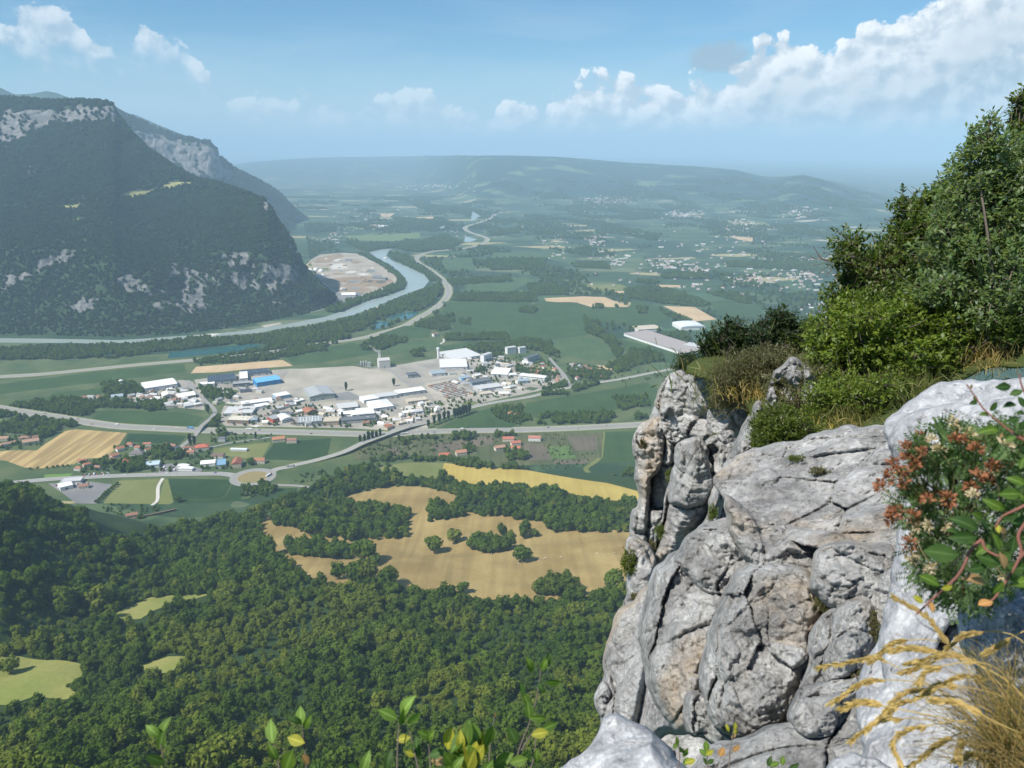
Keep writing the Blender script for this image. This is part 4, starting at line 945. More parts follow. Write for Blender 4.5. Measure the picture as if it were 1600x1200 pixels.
# ---- valley woods and hedges
WPOLY = [C(4, p) for p in ([(-700, 90), (0, 70), (200, 60), (450, 22), (640, 8), (900, 2), (1280, 8), (1290, 38), (1100, 80), (900, 108), (800, 62), (500, 75), (300, 100), (0, 140), (-700, 150)], [(420, 150), (800, 88), (1150, 82), (1160, 100), (940, 128), (740, 158), (440, 183)], [(440, 310), (570, 305), (640, 335), (620, 370), (480, 370)], [(-60, 280), (30, 265), (130, 300), (80, 340), (-60, 340)])] + \
 [C(2, p) for p in ([(0, 1060), (250, 1012), (400, 985), (540, 930), (680, 872), (760, 842), (830, 805), (835, 860), (790, 920), (700, 955), (620, 955), (500, 1000), (430, 1050), (200, 1105), (0, 1150)], [(550, 645), (600, 650), (700, 690), (780, 750), (830, 800), (775, 800), (745, 762), (650, 715), (580, 685)],
   [(390, 655), (450, 660), (560, 718), (640, 790), (650, 840), (560, 872), (420, 920), (270, 972), (235, 955), (300, 915), (430, 885), (600, 815), (608, 780), (500, 705)], [(340, 600), (600, 622), (850, 560), (940, 600), (870, 630), (700, 648), (580, 625), (440, 648)],
   [(700, 1020), (780, 1000), (890, 970), (890, 1050), (830, 1060), (700, 1035)], [(860, 792), (1180, 772), (1200, 800), (880, 822)], [(890, 862), (1330, 862), (1330, 908), (890, 903)], [(850, 1082), (1180, 1082), (1180, 1108), (860, 1108)], [(1240, 937), (1330, 940), (1320, 968), (1240, 963)], [(1280, 812), (1480, 832), (1500, 868), (1290, 863)],
   [(1000, 690), (1380, 682), (1370, 738), (1100, 742)], [(740, 690), (830, 690), (830, 712), (750, 712)], [(500, 1110), (600, 1090), (620, 1120), (520, 1140)], [(0, 1160), (240, 1130), (240, 1155), (0, 1185)], [(920, 1000), (990, 995), (985, 1025), (930, 1025)], [(640, 1110), (660, 1090), (660, 1110)], [(580, 470), (820, 480), (800, 520), (600, 510)], [(1070, 545), (1230, 520), (1240, 550), (1090, 560)])] + \
 [C(5, p) for p in ([(530, 140), (850, 95), (960, 120), (1020, 165), (1010, 190), (870, 150), (700, 160), (560, 165)], [(1130, -20), (1180, 30), (1240, 60), (1320, 150), (1300, 195), (1270, 170), (1210, 95), (1130, 60)], [(1370, 140), (1440, 155), (1550, 200), (1400, 228), (1280, 258), (1290, 232)], [(1060, 335), (1220, 318), (1085, 368)],
   [(690, 435), (830, 432), (830, 478), (1250, 462), (1300, 500), (1250, 520), (900, 528), (790, 518), (670, 490)], [(1260, 392), (1440, 377), (1460, 430), (1300, 450)], [(1050, 255), (1260, 265), (1240, 298), (1060, 288)], [(800, 242), (1010, 272), (990, 288), (800, 262)], [(735, 632), (770, 640), (850, 672), (850, 705), (730, 700)],
   [(0, 712), (540, 690), (620, 732), (840, 742), (850, 755), (640, 745), (400, 714), (200, 718)], [(1240, 785), (1400, 755), (1400, 800), (1260, 800)], [(1370, 490), (1440, 470), (1440, 505), (1380, 505)], [(920, 340), (1040, 310), (1060, 375), (930, 380)], [(280, 155), (340, 155), (340, 185), (280, 185)], [(440, 80), (470, 70), (740, 75), (750, 100), (450, 100)],
   [(0, 150), (60, 100), (110, 90), (250, 95), (240, 115), (120, 150)], [(590, 245), (640, 245), (640, 262), (595, 262)], [(640, 165), (700, 160), (740, 185), (650, 185)], [(200, 600), (470, 580), (470, 615), (210, 628)], [(480, 585), (620, 578), (640, 600), (480, 610)], [(700, 575), (780, 565), (780, 590), (690, 590)], [(520, 620), (575, 625), (570, 660), (520, 665)])] + \
 [C(6, p) for p in ([(-120, 290), (130, 245), (330, 245), (600, 228), (700, 238), (880, 238), (895, 280), (540, 278), (430, 325), (210, 303), (-120, 335)], [(-120, 400), (40, 352), (250, 312), (430, 362), (330, 378), (240, 450), (200, 428), (130, 410)], [(590, 142), (640, 150), (690, 145), (770, 180), (750, 210), (590, 220), (550, 188)], [(810, 492), (940, 492), (1000, 502), (1010, 530), (850, 558)],
   [(610, 562), (760, 542), (790, 600), (700, 632), (600, 608)], [(1320, 692), (1480, 672), (1495, 738), (1400, 768), (1310, 758)], [(500, 575), (600, 545), (610, 575), (520, 600)], [(720, 870), (780, 850), (790, 890), (730, 895)], [(1170, 395), (1230, 400), (1220, 440), (1175, 440)], [(1100, 395), (1120, 380), (1200, 310), (1200, 360), (1130, 420)], [(1240, 620), (1200, 625)], [(270, 240), (330, 220), (500, 235), (480, 262)])] + \
 [C(3, p) for p in ([(390, 722), (520, 710), (640, 732), (770, 790), (750, 803), (600, 788), (400, 760)], [(200, 860), (250, 870), (330, 960), (380, 1000), (360, 1030), (300, 960), (210, 900)], [(750, 735), (840, 735), (960, 770), (940, 790), (840, 765)], [(540, 810), (690, 865), (600, 860)], [(0, 720), (140, 715), (140, 745), (0, 750)], [(450, 680), (540, 680), (530, 698), (450, 692)],
   [(830, 600), (1280, 600), (1350, 625), (1250, 640), (850, 622)], [(150, 605), (300, 600), (330, 632), (170, 622)], [(540, 640), (740, 650), (740, 675), (560, 672)], [(1000, 560), (1300, 570), (1290, 580), (1010, 575)], [(560, 925), (640, 910), (690, 950), (640, 960)], [(240, 790), (290, 792), (290, 812), (240, 808)], [(450, 800), (500, 800), (490, 835), (455, 830)], [(310, 1060), (400, 1040), (420, 1075), (340, 1095)])]
def fill_wood(pl, sp, rng):
    W = poly_world(pl); x0, y0 = W[:, :2].min(0); x1, y1 = W[:, :2].max(0)
    sp = max(sp, math.sqrt((x1-x0)*(y1-y0)/6000))
    X, Y = np.meshgrid(np.arange(x0, x1, sp), np.arange(y0, y1, sp)); X = X.ravel()+rng.uniform(-.45, .45, X.size)*sp; Y = Y.ravel()+rng.uniform(-.45, .45, Y.size)*sp
    jx = 16*fbm(X/45, Y/45, 0, 2, 61); jy = 16*fbm(X/45, Y/45, 4, 2, 62); m = inside(X+jx, Y+jy, [tuple(v) for v in W[:, :2]])
    m &= fbm(X/28, Y/28, 0, 2, 63) > -.42
    return X[m], Y[m], np.full(m.sum(), sp/7.5)*rng.uniform(.6, 1.45, m.sum())*(1+.35*fbm(X[m]/60, Y[m]/60, 1, 2, 64))
VX, VY, VS = [], [], []
rr = np.random.default_rng(33)
for pl in WPOLY:
    a, b, c = fill_wood(pl, 7.8, rr); VX.append(a); VY.append(b); VS.append(np.clip(c, .5, 1.9))
# hedgerows and copses scattered over the wider plain
fx = rr.uniform(-3500, 6500, 170000); fy = 2350 + rr.random(170000)**.8*8000
ppx, ppy = to_px(fx, fy, np.zeros_like(fx))
den = fbm(fx/260+fy/900, fy/520, 0, 4, 91) + .35*(1-np.abs(fbm(fx/420, fy/160, 2, 2, 95))*4).clip(-1, 1)*.6
okk = (den > .13) & (ppx > 420) & (ppx < 1420) & (ppy < 520) & (ppy > 290)
clear = np.zeros(fx.shape, bool)
for pl in (river_pts, C(2, [(130, 690), (200, 650), (400, 645), (620, 780), (600, 820), (430, 885), (250, 870)])): clear |= inside(ppx, ppy, pl)
for o in list(COL.objects):
    if o.name.split('.')[0] in ('crop_field', 'stubble_field', 'maize_field', 'fallow_field', 'river', 'lake', 'motorway'):
        if o.name.split('.')[0] == 'motorway':
            v = np.array([q.co[:2] for q in o.data.vertices]); c_ = v[:len(v)//2]*.5+v[len(v)//2:]*.5
            for k in range(len(c_)): clear |= (fx-c_[k, 0])**2+(fy-c_[k, 1])**2 < 30**2
            continue
        v = [tuple(q.co[:2]) for q in o.data.vertices]
        clear |= inside(fx, fy, v)
okk &= ~clear; okk &= ~(ppx < np.interp(ppy, [300, 330, 480], [440, 470, 500]))
VX.append(fx[okk]); VY.append(fy[okk]); VS.append(rr.uniform(.9, 1.9, okk.sum()))
# scattered garden and hedge trees near the town
def sprinkle(pl, n, s=.75):
    W = poly_world(pl); x0, y0 = W[:, :2].min(0); x1, y1 = W[:, :2].max(0); k = 0
    X = rr.uniform(x0, x1, n*3); Y = rr.uniform(y0, y1, n*3); m = inside(X, Y, [tuple(v) for v in W[:, :2]])
    VX.append(X[m][:n]); VY.append(Y[m][:n]); VS.append(np.full(min(n, m.sum()), s)*rr.uniform(.6, 1.2, min(n, m.sum())))
sprinkle(C(6, [(640, 470), (1000, 470), (1280, 560), (1290, 610), (760, 622), (440, 640), (440, 560), (600, 530)]), 130, .8)
sprinkle(C(6, [(510, 800), (640, 797), (830, 807), (900, 815), (770, 890), (600, 850)]), 45, .5)
sprinkle(C(6, [(0, 430), (240, 400), (240, 460), (180, 500), (0, 500)]), 40, .7)
sprinkle(C(6, [(1110, 400), (1500, 410), (1470, 450), (1160, 480)]), 50, .6)
sprinkle(C(5, [(0, 640), (200, 600), (700, 570), (720, 620), (400, 665), (0, 700)]), 160, .5)
sprinkle(C(5, [(930, 570), (1040, 580), (1080, 690), (1190, 650), (1120, 750), (900, 750)]), 90, .38)
sprinkle(C(5, [(560, 180), (1000, 190), (1040, 290), (700, 400), (560, 300)]), 190, .75)
sprinkle(C(5, [(1040, 220), (1280, 240), (1260, 300), (1050, 320)]), 110, .75)
sprinkle(C(4, [(0, 300), (250, 290), (480, 330), (470, 400), (250, 395), (0, 380)]), 90, .8)
sprinkle(C(4, [(560, 380), (1250, 400), (1500, 500), (1250, 520), (600, 510)]), 90, .75)
sprinkle(C(7, [(220, 150), (330, 140), (330, 180), (200, 190)]), 40, .5)
sprinkle(C(5, [(1060, 300), (1560, 240), (1560, 290), (1080, 330)]), 40, .7)
sprinkle(C(5, [(830, 190), (1000, 235), (1040, 300), (940, 345), (860, 300)]), 70, .75)
sprinkle(C(4, [(600, 380), (1040, 380), (1420, 440), (1420, 515), (620, 508)]), 120, .72)
sprinkle(C(5, [(60, 470), (350, 420), (620, 330), (700, 400), (420, 480), (200, 530), (60, 520)]), 120, .7)
sprinkle(C(0, [(0, 640), (110, 640), (70, 690), (0, 700)]), 60, .9)
VX, VY, VS = map(np.concatenate, (VX, VY, VS))
# keep carriageways and water free
kill = np.zeros(VX.shape, bool)
tpx, tpy = to_px(VX, VY, VS*9.0)
kill |= inside(tpx, tpy, river_pts) & (tpx > 330)
tpx, tpy = to_px(VX, VY, VS*5.0); kill |= inside(tpx, tpy, river_pts) & (tpx > 330)
for o in list(COL.objects):
    nm = o.name.split('.')[0]
    if nm in ('motorway', 'country_road', 'main_road', 'estate_road', 'lane', 'farm_track', 'slip_road') and o.type == 'MESH':
        v = np.array([q.co[:2] for q in o.data.vertices]); h_ = len(v)//2; c_ = v[:h_]*.5+v[h_:]*.5; wd = np.linalg.norm(v[0]-v[h_])/2
        c2 = np.concatenate([c_[:-1]+(c_[1:]-c_[:-1])*t for t in (0, .33, .66)])
        for k in range(len(c2)): kill |= (VX-c2[k, 0])**2+(VY-c2[k, 1])**2 < (wd+3.0)**2
    if nm in ('river', 'lake'): kill |= inside(VX, VY, [tuple(q.co[:2]) for q in o.data.vertices])
kill |= (VX-rc[0])**2+(VY-rc[1])**2 < 50**2
VX, VY, VS = VX[~kill], VY[~kill], VS[~kill]
VZ = hgt(VX, VY); vn = len(VX); print('valley trees', vn)
VROT = rr.uniform(0, 6.28, vn); VK = rr.integers(0, 3, vn)

VP = []
for k in range(3):
    o = new_obj('broadleaf_tree', PLAIN_ME[k], None, (VX[k], VY[k], VZ[k]-.3)); o.scale = (VS[k],)*3
    tag(o, 'broadleaf tree in the riverside wood', 'tree', 'trees of the riverside wood'); VP.append(o)
scatter_object('valley_woods', np.column_stack([VX, VY, VZ-.3])[3:], VS[3:], VROT[3:], VK[3:], VP, 'riverside woods, copses and hedges of the valley floor')

# ------------------------------------------------------------------ buildings
PAINT = {}
def paint(c, rough=.75, var=.08):
    k = tuple(round(v, 3) for v in c)
    if k not in PAINT: PAINT[k] = plain('paint_%d' % len(PAINT), c, rough, var, .12)
    return PAINT[k]
WHITE = (.74, .73, .70); CREAM = (.62, .57, .46); GREY = (.34, .345, .34); LGREY = (.50, .50, .49); DGREY = (.13, .14, .15); BLUE = (.045, .30, .62); LBLUE = (.14, .42, .70)
RED = (.42, .09, .05); TILE = (.36, .15, .085); TILE2 = (.27, .14, .095); BROWN = (.26, .17, .12); SLATE = (.11, .125, .14); STEEL = (.30, .36, .40); GREEN = (.36, .40, .34); PINK = (.52, .30, .26); SAND = (.52, .45, .34)
M_glass = plain('window_glass', (.05, .07, .09), .15, .1, .5, .5)
def box_faces(o=0): return [[o+0, o+3, o+2, o+1], [o+4, o+5, o+6, o+7], [o+0, o+1, o+5, o+4], [o+1, o+2, o+6, o+5], [o+2, o+3, o+7, o+6], [o+3, o+0, o+4, o+7]]
def box_verts(x0, x1, y0, y1, z0, z1): return [(x0, y0, z0), (x1, y0, z0), (x1, y1, z0), (x0, y1, z0), (x0, y0, z1), (x1, y0, z1), (x1, y1, z1), (x0, y1, z1)]
def part_boxes(name, boxes, mat, parent):
    V, Fs = [], []
    for b in boxes: Fs += box_faces(len(V)); V += box_verts(*b)
    return new_obj(name, py_mesh(name, V, Fs, mat), parent)
def roof_part(style, w, d, h, mat, parent, rise=None):
    ov = .5; x0, x1, y0, y1 = -w/2-ov, w/2+ov, -ov, d+ov; V, Fs = [], []
    if style == 'flat':
        t = .7; V = []; Fs = []
        for b in ((x0, x1, y0, y1, h, h+.35), (x0, x1, y0, y0+t, h+.35, h+1.0), (x0, x1, y1-t, y1, h+.35, h+1.0), (x0, x0+t, y0+t, y1-t, h+.35, h+1.0), (x1-t, x1, y0+t, y1-t, h+.35, h+1.0)):
            Fs += box_faces(len(V)); V += box_verts(*b)
    elif style in ('gable', 'gabley', 'hip'):
        r = rise if rise else .16*min(w, d)
        along = w >= d if style != 'gabley' else False
        if along:
            i = min(d/2, w/3) if style == 'hip' else 0; ym = (y0+y1)/2
            V = [(x0, y0, h), (x1, y0, h), (x1, y1, h), (x0, y1, h), (x0+i, ym, h+r), (x1-i, ym, h+r)]
            Fs = [[0, 1, 5, 4], [2, 3, 4, 5], [1, 2, 5], [3, 0, 4], [0, 3, 2, 1]]
        else:
            i = min(w/2, d/3) if style == 'hip' else 0
            V = [(x0, y0, h), (x1, y0, h), (x1, y1, h), (x0, y1, h), (0, y0+i, h+r), (0, y1-i, h+r)]
            Fs = [[1, 2, 5, 4], [3, 0, 4, 5], [0, 1, 4], [2, 3, 5], [0, 3, 2, 1]]
    elif style == 'saw':
        n = max(4, int(d/7)); s = (y1-y0)/n; r = rise or 2.6
        for k in range(n):
            a = y0+k*s; o = len(V)
            V += [(x0, a, h), (x1, a, h), (x1, a+s, h), (x0, a+s, h), (x0, a+s*.92, h+r), (x1, a+s*.92, h+r)]
            Fs += [[o, o+1, o+5, o+4], [o+5, o+2, o+3, o+4], [o+1, o+2, o+5], [o+3, o, o+4]]
    elif style == 'curve':
        n = 12; r = rise or .22*w
        for k in range(n+1):
            a = math.pi*k/n; V += [(-math.cos(a)*(w/2+ov), y0, h+math.sin(a)*r), (-math.cos(a)*(w/2+ov), y1, h+math.sin(a)*r)]
        for k in range(n): Fs.append([2*k, 2*k+1, 2*k+3, 2*k+2])
        Fs += [[2*k for k in range(n+1)], [2*k+1 for k in range(n, -1, -1)]]
    return new_obj('roof', py_mesh('roof', V, Fs, mat), parent)
def walls(w, d, h, mat, parent, name='wall'):
    V = box_verts(-w/2, w/2, 0, d, -.5, h); return new_obj(name, py_mesh(name, V, [f for i, f in enumerate(box_faces()) if i != 0], mat), parent)
def B(name, label, k, p1, p2, d, h, style='gable', wall=WHITE, roof=WHITE, cat='building', group=None, sky=0, doors=1, band=True, solar=False, rise=None, units=0, win=0):
    W = poly_world(C(k, [p1, p2])); a, b = W[0], W[1]
    if a[0] > b[0]: a, b = b, a
    w = float(np.hypot(*(b-a)[:2])); rz = math.atan2(b[1]-a[1], b[0]-a[0]); m = (a+b)/2
    o = empty(name, (float(m[0]), float(m[1]), max(.45, float(hgt(m[0], m[1])))), rz); tag(o, label, cat, group)
    walls(w, d, h, paint(wall), o); rf = roof_part(style, w, d, h, paint(roof, .6), o, rise)
    rng = random.Random(label)
    if doors:
        n = max(1, int(w/18))
        for i in range(n):
            x = -w/2+(i+.5)*w/n+rng.uniform(-2, 2); dw = min(4.5, w*.25)
            part_boxes('door', [(x-dw/2, x+dw/2, -.14, .02, 0, min(4.8, h*.6))], paint(rng.choice([(.20, .22, .24), (.40, .41, .42), (.12, .16, .22)])), o)
    if band and h > 6: part_boxes('window_band', [(-w/2+2, w/2-2, -.10, .02, h-2.0, h-1.0)], M_glass, o)
    for r_ in range(win):
        z = 1.4+r_*3.1
        for x in np.arange(-w/2+2.2, w/2-1.2, 3.4): part_boxes('window', [(x, x+1.5, -.10, .02, z, z+1.5)], M_glass, o)
    if sky and style in ('gable', 'gabley', 'flat', 'saw'):
        r = rise if rise else .16*min(w, d)
        for i in range(sky):
            f = (i+.5)/sky
            if style == 'flat': part_boxes('skylight', [(-w/2+3+f*(w-8), -w/2+4.6+f*(w-8), 4, d-4, h+.36, h+.8)], paint((.62, .66, .68), .3), rf)
            elif w >= d and style == 'gable':
                x = -w/2+f*w; y0 = d*.08; y1 = d*.40; z = lambda y: h+r*(y+.5)/(d/2+.5)+.12
                V = [(x-1, y0, z(y0)), (x+1, y0, z(y0)), (x+1, y1, z(y1)), (x-1, y1, z(y1))]
                new_obj('skylight', py_mesh('skylight', V, [[0, 1, 2, 3]], paint((.66, .70, .72), .3)), rf)
            else:
                y = f*d; x1 = w*.42; x0 = w*.10; z = lambda x: h+r*(w/2+.5-x)/(w/2+.5)+.12
                for s in (-1, 1):
                    V = [(s*x0, y-1, z(x0)), (s*x1, y-1, z(x1)), (s*x1, y+1, z(x1)), (s*x0, y+1, z(x0))]
                    new_obj('skylight', py_mesh('skylight', V, [[0, 1, 2, 3]], paint((.66, .70, .72), .3)), rf)
    if solar:
        rows = max(3, int(w/6.5))
        for i in range(rows):
            x = -w/2+2+i*(w-4)/rows; ww = (w-4)/rows*.78
            V = [(x, 2, h+.5), (x+ww, 2, h+1.0), (x+ww, d-2, h+1.0), (x, d-2, h+.5)]
            new_obj('solar_panel', py_mesh('solar_panel', V, [[0, 1, 2, 3]], plain('solar_glass', (.045, .06, .085), .25, .15, .1, .5)), rf)
    for i in range(units):
        x = rng.uniform(-w*.35, w*.35); y = rng.uniform(d*.2, d*.8); part_boxes('roof_unit', [(x, x+3, y, y+2.5, h+.36, h+2.0)], paint(LGREY), rf)
    return o
# ---- the western estate
B('warehouse', 'bright blue warehouse with a blue roof beside the gravel wasteland', 4, (772, 296), (902, 276), 46, 12, 'gable', (.03, .22, .50), LBLUE, rise=3, doors=2)
B('factory_hall', 'long hall with dark solar panel roof left of the blue warehouse', 4, (505, 284), (660, 268), 62, 8, 'flat', LGREY, SLATE, solar=True)
B('factory_hall', 'second dark solar roofed hall directly behind the blue warehouse', 4, (690, 243), (842, 226), 40, 8, 'flat', LGREY, SLATE, solar=True)
B('factory_hall', 'narrow white hall between the two solar roofs', 4, (678, 270), (722, 266), 70, 9.5, 'flat', WHITE, WHITE, doors=1)
B('factory_hall', 'low white L shaped wing in front of the solar hall', 4, (455, 298), (540, 291), 24, 7, 'flat', WHITE, WHITE)
B('office_block', 'dark grey low block in front of the blue warehouse', 4, (640, 296), (735, 288), 20, 8, 'flat', DGREY, GREY, units=2)
B('office_block', 'dark roofed shed near the clump of trees in the estate', 4, (680, 330), (735, 322), 24, 7, 'flat', GREY, SLATE)
B('warehouse', 'large white stepped warehouse at the western edge of the estate', 4, (165, 325), (340, 298), 62, 11, 'gable', WHITE, WHITE, rise=3, sky=3, doors=2)
B('workshop', 'cream workshop just below the large white warehouse', 4, (262, 362), (325, 352), 34, 8, 'gable', CREAM, (.66, .64, .55))
B('workshop', 'white roofed workshop with a reddish front wall', 4, (345, 370), (440, 354), 36, 8, 'gable', PINK, WHITE)
B('shed', 'small cream shed below the red fronted workshop', 4, (275, 402), (322, 390), 18, 5, 'gable', CREAM, LGREY)
B('shed', 'pale grey shed at the lower left of the estate', 4, (378, 412), (440, 402), 22, 5.5, 'gable', LGREY, LGREY)
B('shed', 'white shed beside the funnel shaped tower', 6, (605, 225), (670, 218), 24, 6, 'gable', WHITE, STEEL)
B('shed', 'tiny white hut left of the estate hedge', 4, (60, 385), (90, 378), 12, 5, 'gable', WHITE, WHITE)
B('warehouse', 'long grey green hall with skylights beside the wasteland', 4, (1058, 375), (1195, 356), 78, 12, 'gabley', GREEN, GREY, rise=5, sky=6, doors=2)
B('workshop', 'white square workshop with blue trim left of the grey green hall', 4, (878, 366), (952, 352), 30, 8, 'flat', (.25, .42, .60), WHITE)
B('warehouse', 'long low white hall in the middle of the estate', 4, (690, 404), (855, 382), 26, 7, 'gable', WHITE, WHITE, rise=2)
B('workshop', 'white hall in front of the long low white hall', 4, (768, 418), (838, 406), 22, 6.5, 'gable', WHITE, WHITE, rise=2)
B('warehouse', 'wide grey shed with fibre cement roof left of the trees', 4, (590, 452), (745, 448), 46, 6, 'saw', GREY, LGREY, rise=1.6)
B('showroom', 'cream flat roofed building with brown walls near the motorway', 4, (608, 492), (725, 496), 28, 8, 'flat', BROWN, CREAM, units=2)
B('workshop', 'small blue grey building beside the cream flat roof', 4, (735, 492), (775, 488), 18, 7, 'hip', STEEL, STEEL)
B('showroom', 'red walled hall near the motorway', 4, (860, 492), (905, 480), 28, 9, 'flat', RED, GREY)
B('warehouse', 'white barrel roofed hall beside the red hall', 4, (908, 494), (965, 482), 36, 7, 'curve', LGREY, WHITE, rise=5)
B('warehouse', 'grey flat roofed hall with pale roof pieces near the motorway', 4, (990, 507), (1125, 496), 40, 7, 'flat', GREY, GREY, sky=7, units=6)
B('showroom', 'tan flat roofed showroom right of the speckled grey roof', 4, (1130, 505), (1215, 502), 30, 9, 'flat', (.35, .26, .18), SAND)
B('warehouse', 'long dark roofed hall below the big white hall', 4, (1230, 499), (1420, 482), 24, 8, 'flat', GREY, DGREY)
B('warehouse', 'big white hall with blue lower band near the estate corner', 4, (1290, 470), (1398, 455), 34, 10, 'gable', WHITE, WHITE, rise=2.5)
B('workshop', 'low white hall left of the big white hall', 4, (1215, 462), (1285, 456), 22, 7, 'flat', WHITE, WHITE)
B('warehouse', 'grey ribbed hangar row below the sandy lot', 4, (1212, 428), (1322, 416), 34, 7, 'saw', GREY, LGREY, rise=2.2)
B('workshop', 'rust red roofed shed in the middle of the estate', 4, (1045, 448), (1100, 434), 30, 6, 'gable', BROWN, TILE)
B('shed', 'pale flat canopy on the paved yard', 4, (930, 405), (985, 398), 22, 4, 'flat', LGREY, WHITE, doors=0, band=False)
B('shed', 'slender pale canopy near the long grey green hall', 4, (985, 385), (1030, 372), 16, 4, 'flat', LGREY, WHITE, doors=0, band=False)
# ---- the eastern estate
B('warehouse', 'white hipped hall at the corner of the wasteland', 5, (28, 420), (105, 407), 34, 9, 'hip', WHITE, WHITE, rise=4)
B('warehouse', 'large white tent roofed hall by the storage yard', 5, (75, 462), (178, 447), 60, 9, 'hip', WHITE, WHITE, rise=6)
B('warehouse', 'white flat hall cut by poplars near the country road', 5, (-5, 494), (82, 486), 46, 9, 'flat', WHITE, WHITE)
B('warehouse', 'long white roofed hall at the edge of the storage yard', 5, (198, 386), (335, 366), 32, 9, 'gable', LGREY, WHITE, rise=2)
B('warehouse', 'grey roofed hall left of the long white roof', 5, (100, 402), (195, 390), 32, 8, 'gable', LGREY, LGREY, rise=2)
B('workshop', 'tan workshop between the halls and the storage yard', 5, (248, 424), (345, 412), 26, 7, 'flat', SAND, SAND, units=3)
B('shed', 'small white shed near the country road', 5, (228, 478), (280, 470), 16, 6, 'gable', WHITE, WHITE)
B('shed', 'small grey shed right of the small white shed', 5, (285, 472), (325, 466), 16, 6, 'gable', LGREY, LGREY)
B('factory', 'large factory with rows of white sawtooth roofs behind the estate', 5, (470, 212), (612, 190), 92, 8, 'saw', LGREY, (.60, .60, .58), rise=3)
B('factory', 'lower sawtooth factory wing nearest the cylindrical tower', 5, (408, 250), (545, 246), 80, 7, 'saw', LGREY, (.62, .61, .58), rise=3)
B('office_block', 'tall white office block in the eastern estate', 5, (628, 212), (668, 198), 14, 20, 'flat', (.70, .71, .72), LGREY, win=5, band=False)
B('factory', 'small factory with striped sawtooth roof', 5, (662, 282), (745, 286), 56, 7, 'saw', LGREY, WHITE, rise=2.8)
B('warehouse', 'dark roofed hall with blue walls in the eastern estate', 5, (568, 334), (665, 318), 30, 9, 'flat', STEEL, DGREY)
B('warehouse', 'light grey hall below the dark roofed hall', 5, (598, 362), (718, 346), 34, 8, 'gable', LGREY, LGREY, rise=2)
B('warehouse', 'long white hall with a glazed front beside the country road', 5, (800, 294), (930, 308), 22, 9, 'flat', WHITE, WHITE, win=1)
B('workshop', 'blue grey workshop left of the glazed white hall', 5, (800, 320), (850, 316), 20, 7, 'gable', STEEL, STEEL)
B('workshop', 'grey workshop at the end of the wasteland', 5, (248, 292), (302, 286), 24, 8, 'flat', GREY, SLATE)
B('warehouse', 'slate roofed hall behind the storage yard', 5, (368, 284), (436, 278), 34, 8, 'gable', LGREY, STEEL)
B('apartment_block', 'white apartment block rising from the park trees', 5, (745, 172), (790, 166), 16, 19, 'flat', WHITE, LGREY, win=5, doors=0, band=False)
B('apartment_block', 'second smaller white apartment block in the park trees', 5, (806, 168), (838, 164), 14, 17, 'flat', WHITE, LGREY, win=4, doors=0, band=False)
B('apartment_block', 'grey slab block beside the park lawn', 5, (845, 218), (905, 196), 14, 15, 'flat', LGREY, SLATE, win=4, doors=0, band=False)
B('workshop', 'cream workshop at the edge of the country road', 5, (620, 382), (668, 376), 20, 6, 'gable', CREAM, SAND)
B('workshop', 'small white workshop between the sawtooth roof and the glazed hall', 5, (755, 288), (792, 284), 18, 6, 'flat', WHITE, WHITE)
B('workshop', 'blue roofed workshop in the eastern estate', 5, (520, 305), (560, 298), 22, 7, 'gable', LBLUE, STEEL)
# ---- far plant by the dark wood
B('logistics_hall', 'huge flat hall with brown roof and white parapet beyond the fields', 3, (385, 928), (655, 1018), 95, 9, 'flat', WHITE, (.36, .31, .28), doors=0)
B('warehouse', 'white hall behind the huge flat hall', 3, (450, 915), (555, 908), 60, 10, 'flat', WHITE, SAND, doors=0)
B('warehouse', 'pale rounded hangar behind the huge flat hall', 3, (640, 905), (750, 900), 80, 10, 'curve', WHITE, (.66, .68, .69), rise=6, doors=0)
B('warehouse', 'glazed white plant cut by the cliff bushes', 3, (650, 985), (740, 1000), 40, 12, 'flat', WHITE, LGREY)
# ---- quarry
for i, (x, y) in enumerate([(150, 745), (178, 742), (205, 748), (190, 774), (213, 774)]):
    q = poly_world(C(2, [(x, y)]))[0]; R_ = 15
    V, Fc = ico(3); m = V[:, 2] > -.02
    bm = bmesh.new(); bmesh.ops.create_uvsphere(bm, u_segments=20, v_segments=12, radius=R_)
    bmesh.ops.delete(bm, geom=[v for v in bm.verts if v.co.z < -.1], context='VERTS')
    me = bpy.data.meshes.new('storage_dome'); bm.to_mesh(me); bm.free(); me.materials.append(paint(WHITE))
    o = new_obj('storage_dome', me, None, (q[0], q[1], .2)); tag(o, 'white storage dome at the quarry edge, ' + ['leftmost of the back row', 'middle of the back row', 'rightmost of the back row', 'left one in front', 'right one in front'][i], 'dome', 'white domes at the quarry')
B('warehouse', 'white roofed shed at the quarry entrance', 2, (312, 882), (385, 880), 45, 9, 'gable', LGREY, WHITE, doors=0)
B('warehouse', 'grey conveyor shed on the quarry floor', 2, (470, 790), (540, 795), 26, 9, 'gable', GREY, DGREY, doors=0)
B('warehouse', 'far white hall upstream of the river bend', 2, (505, 522), (560, 520), 120, 12, 'flat', WHITE, WHITE, doors=0)
B('warehouse', 'far tan roofed hall beside the far white hall', 2, (458, 516), (505, 516), 80, 12, 'flat', SAND, (.45, .30, .20), doors=0)
rngq = random.Random(4)
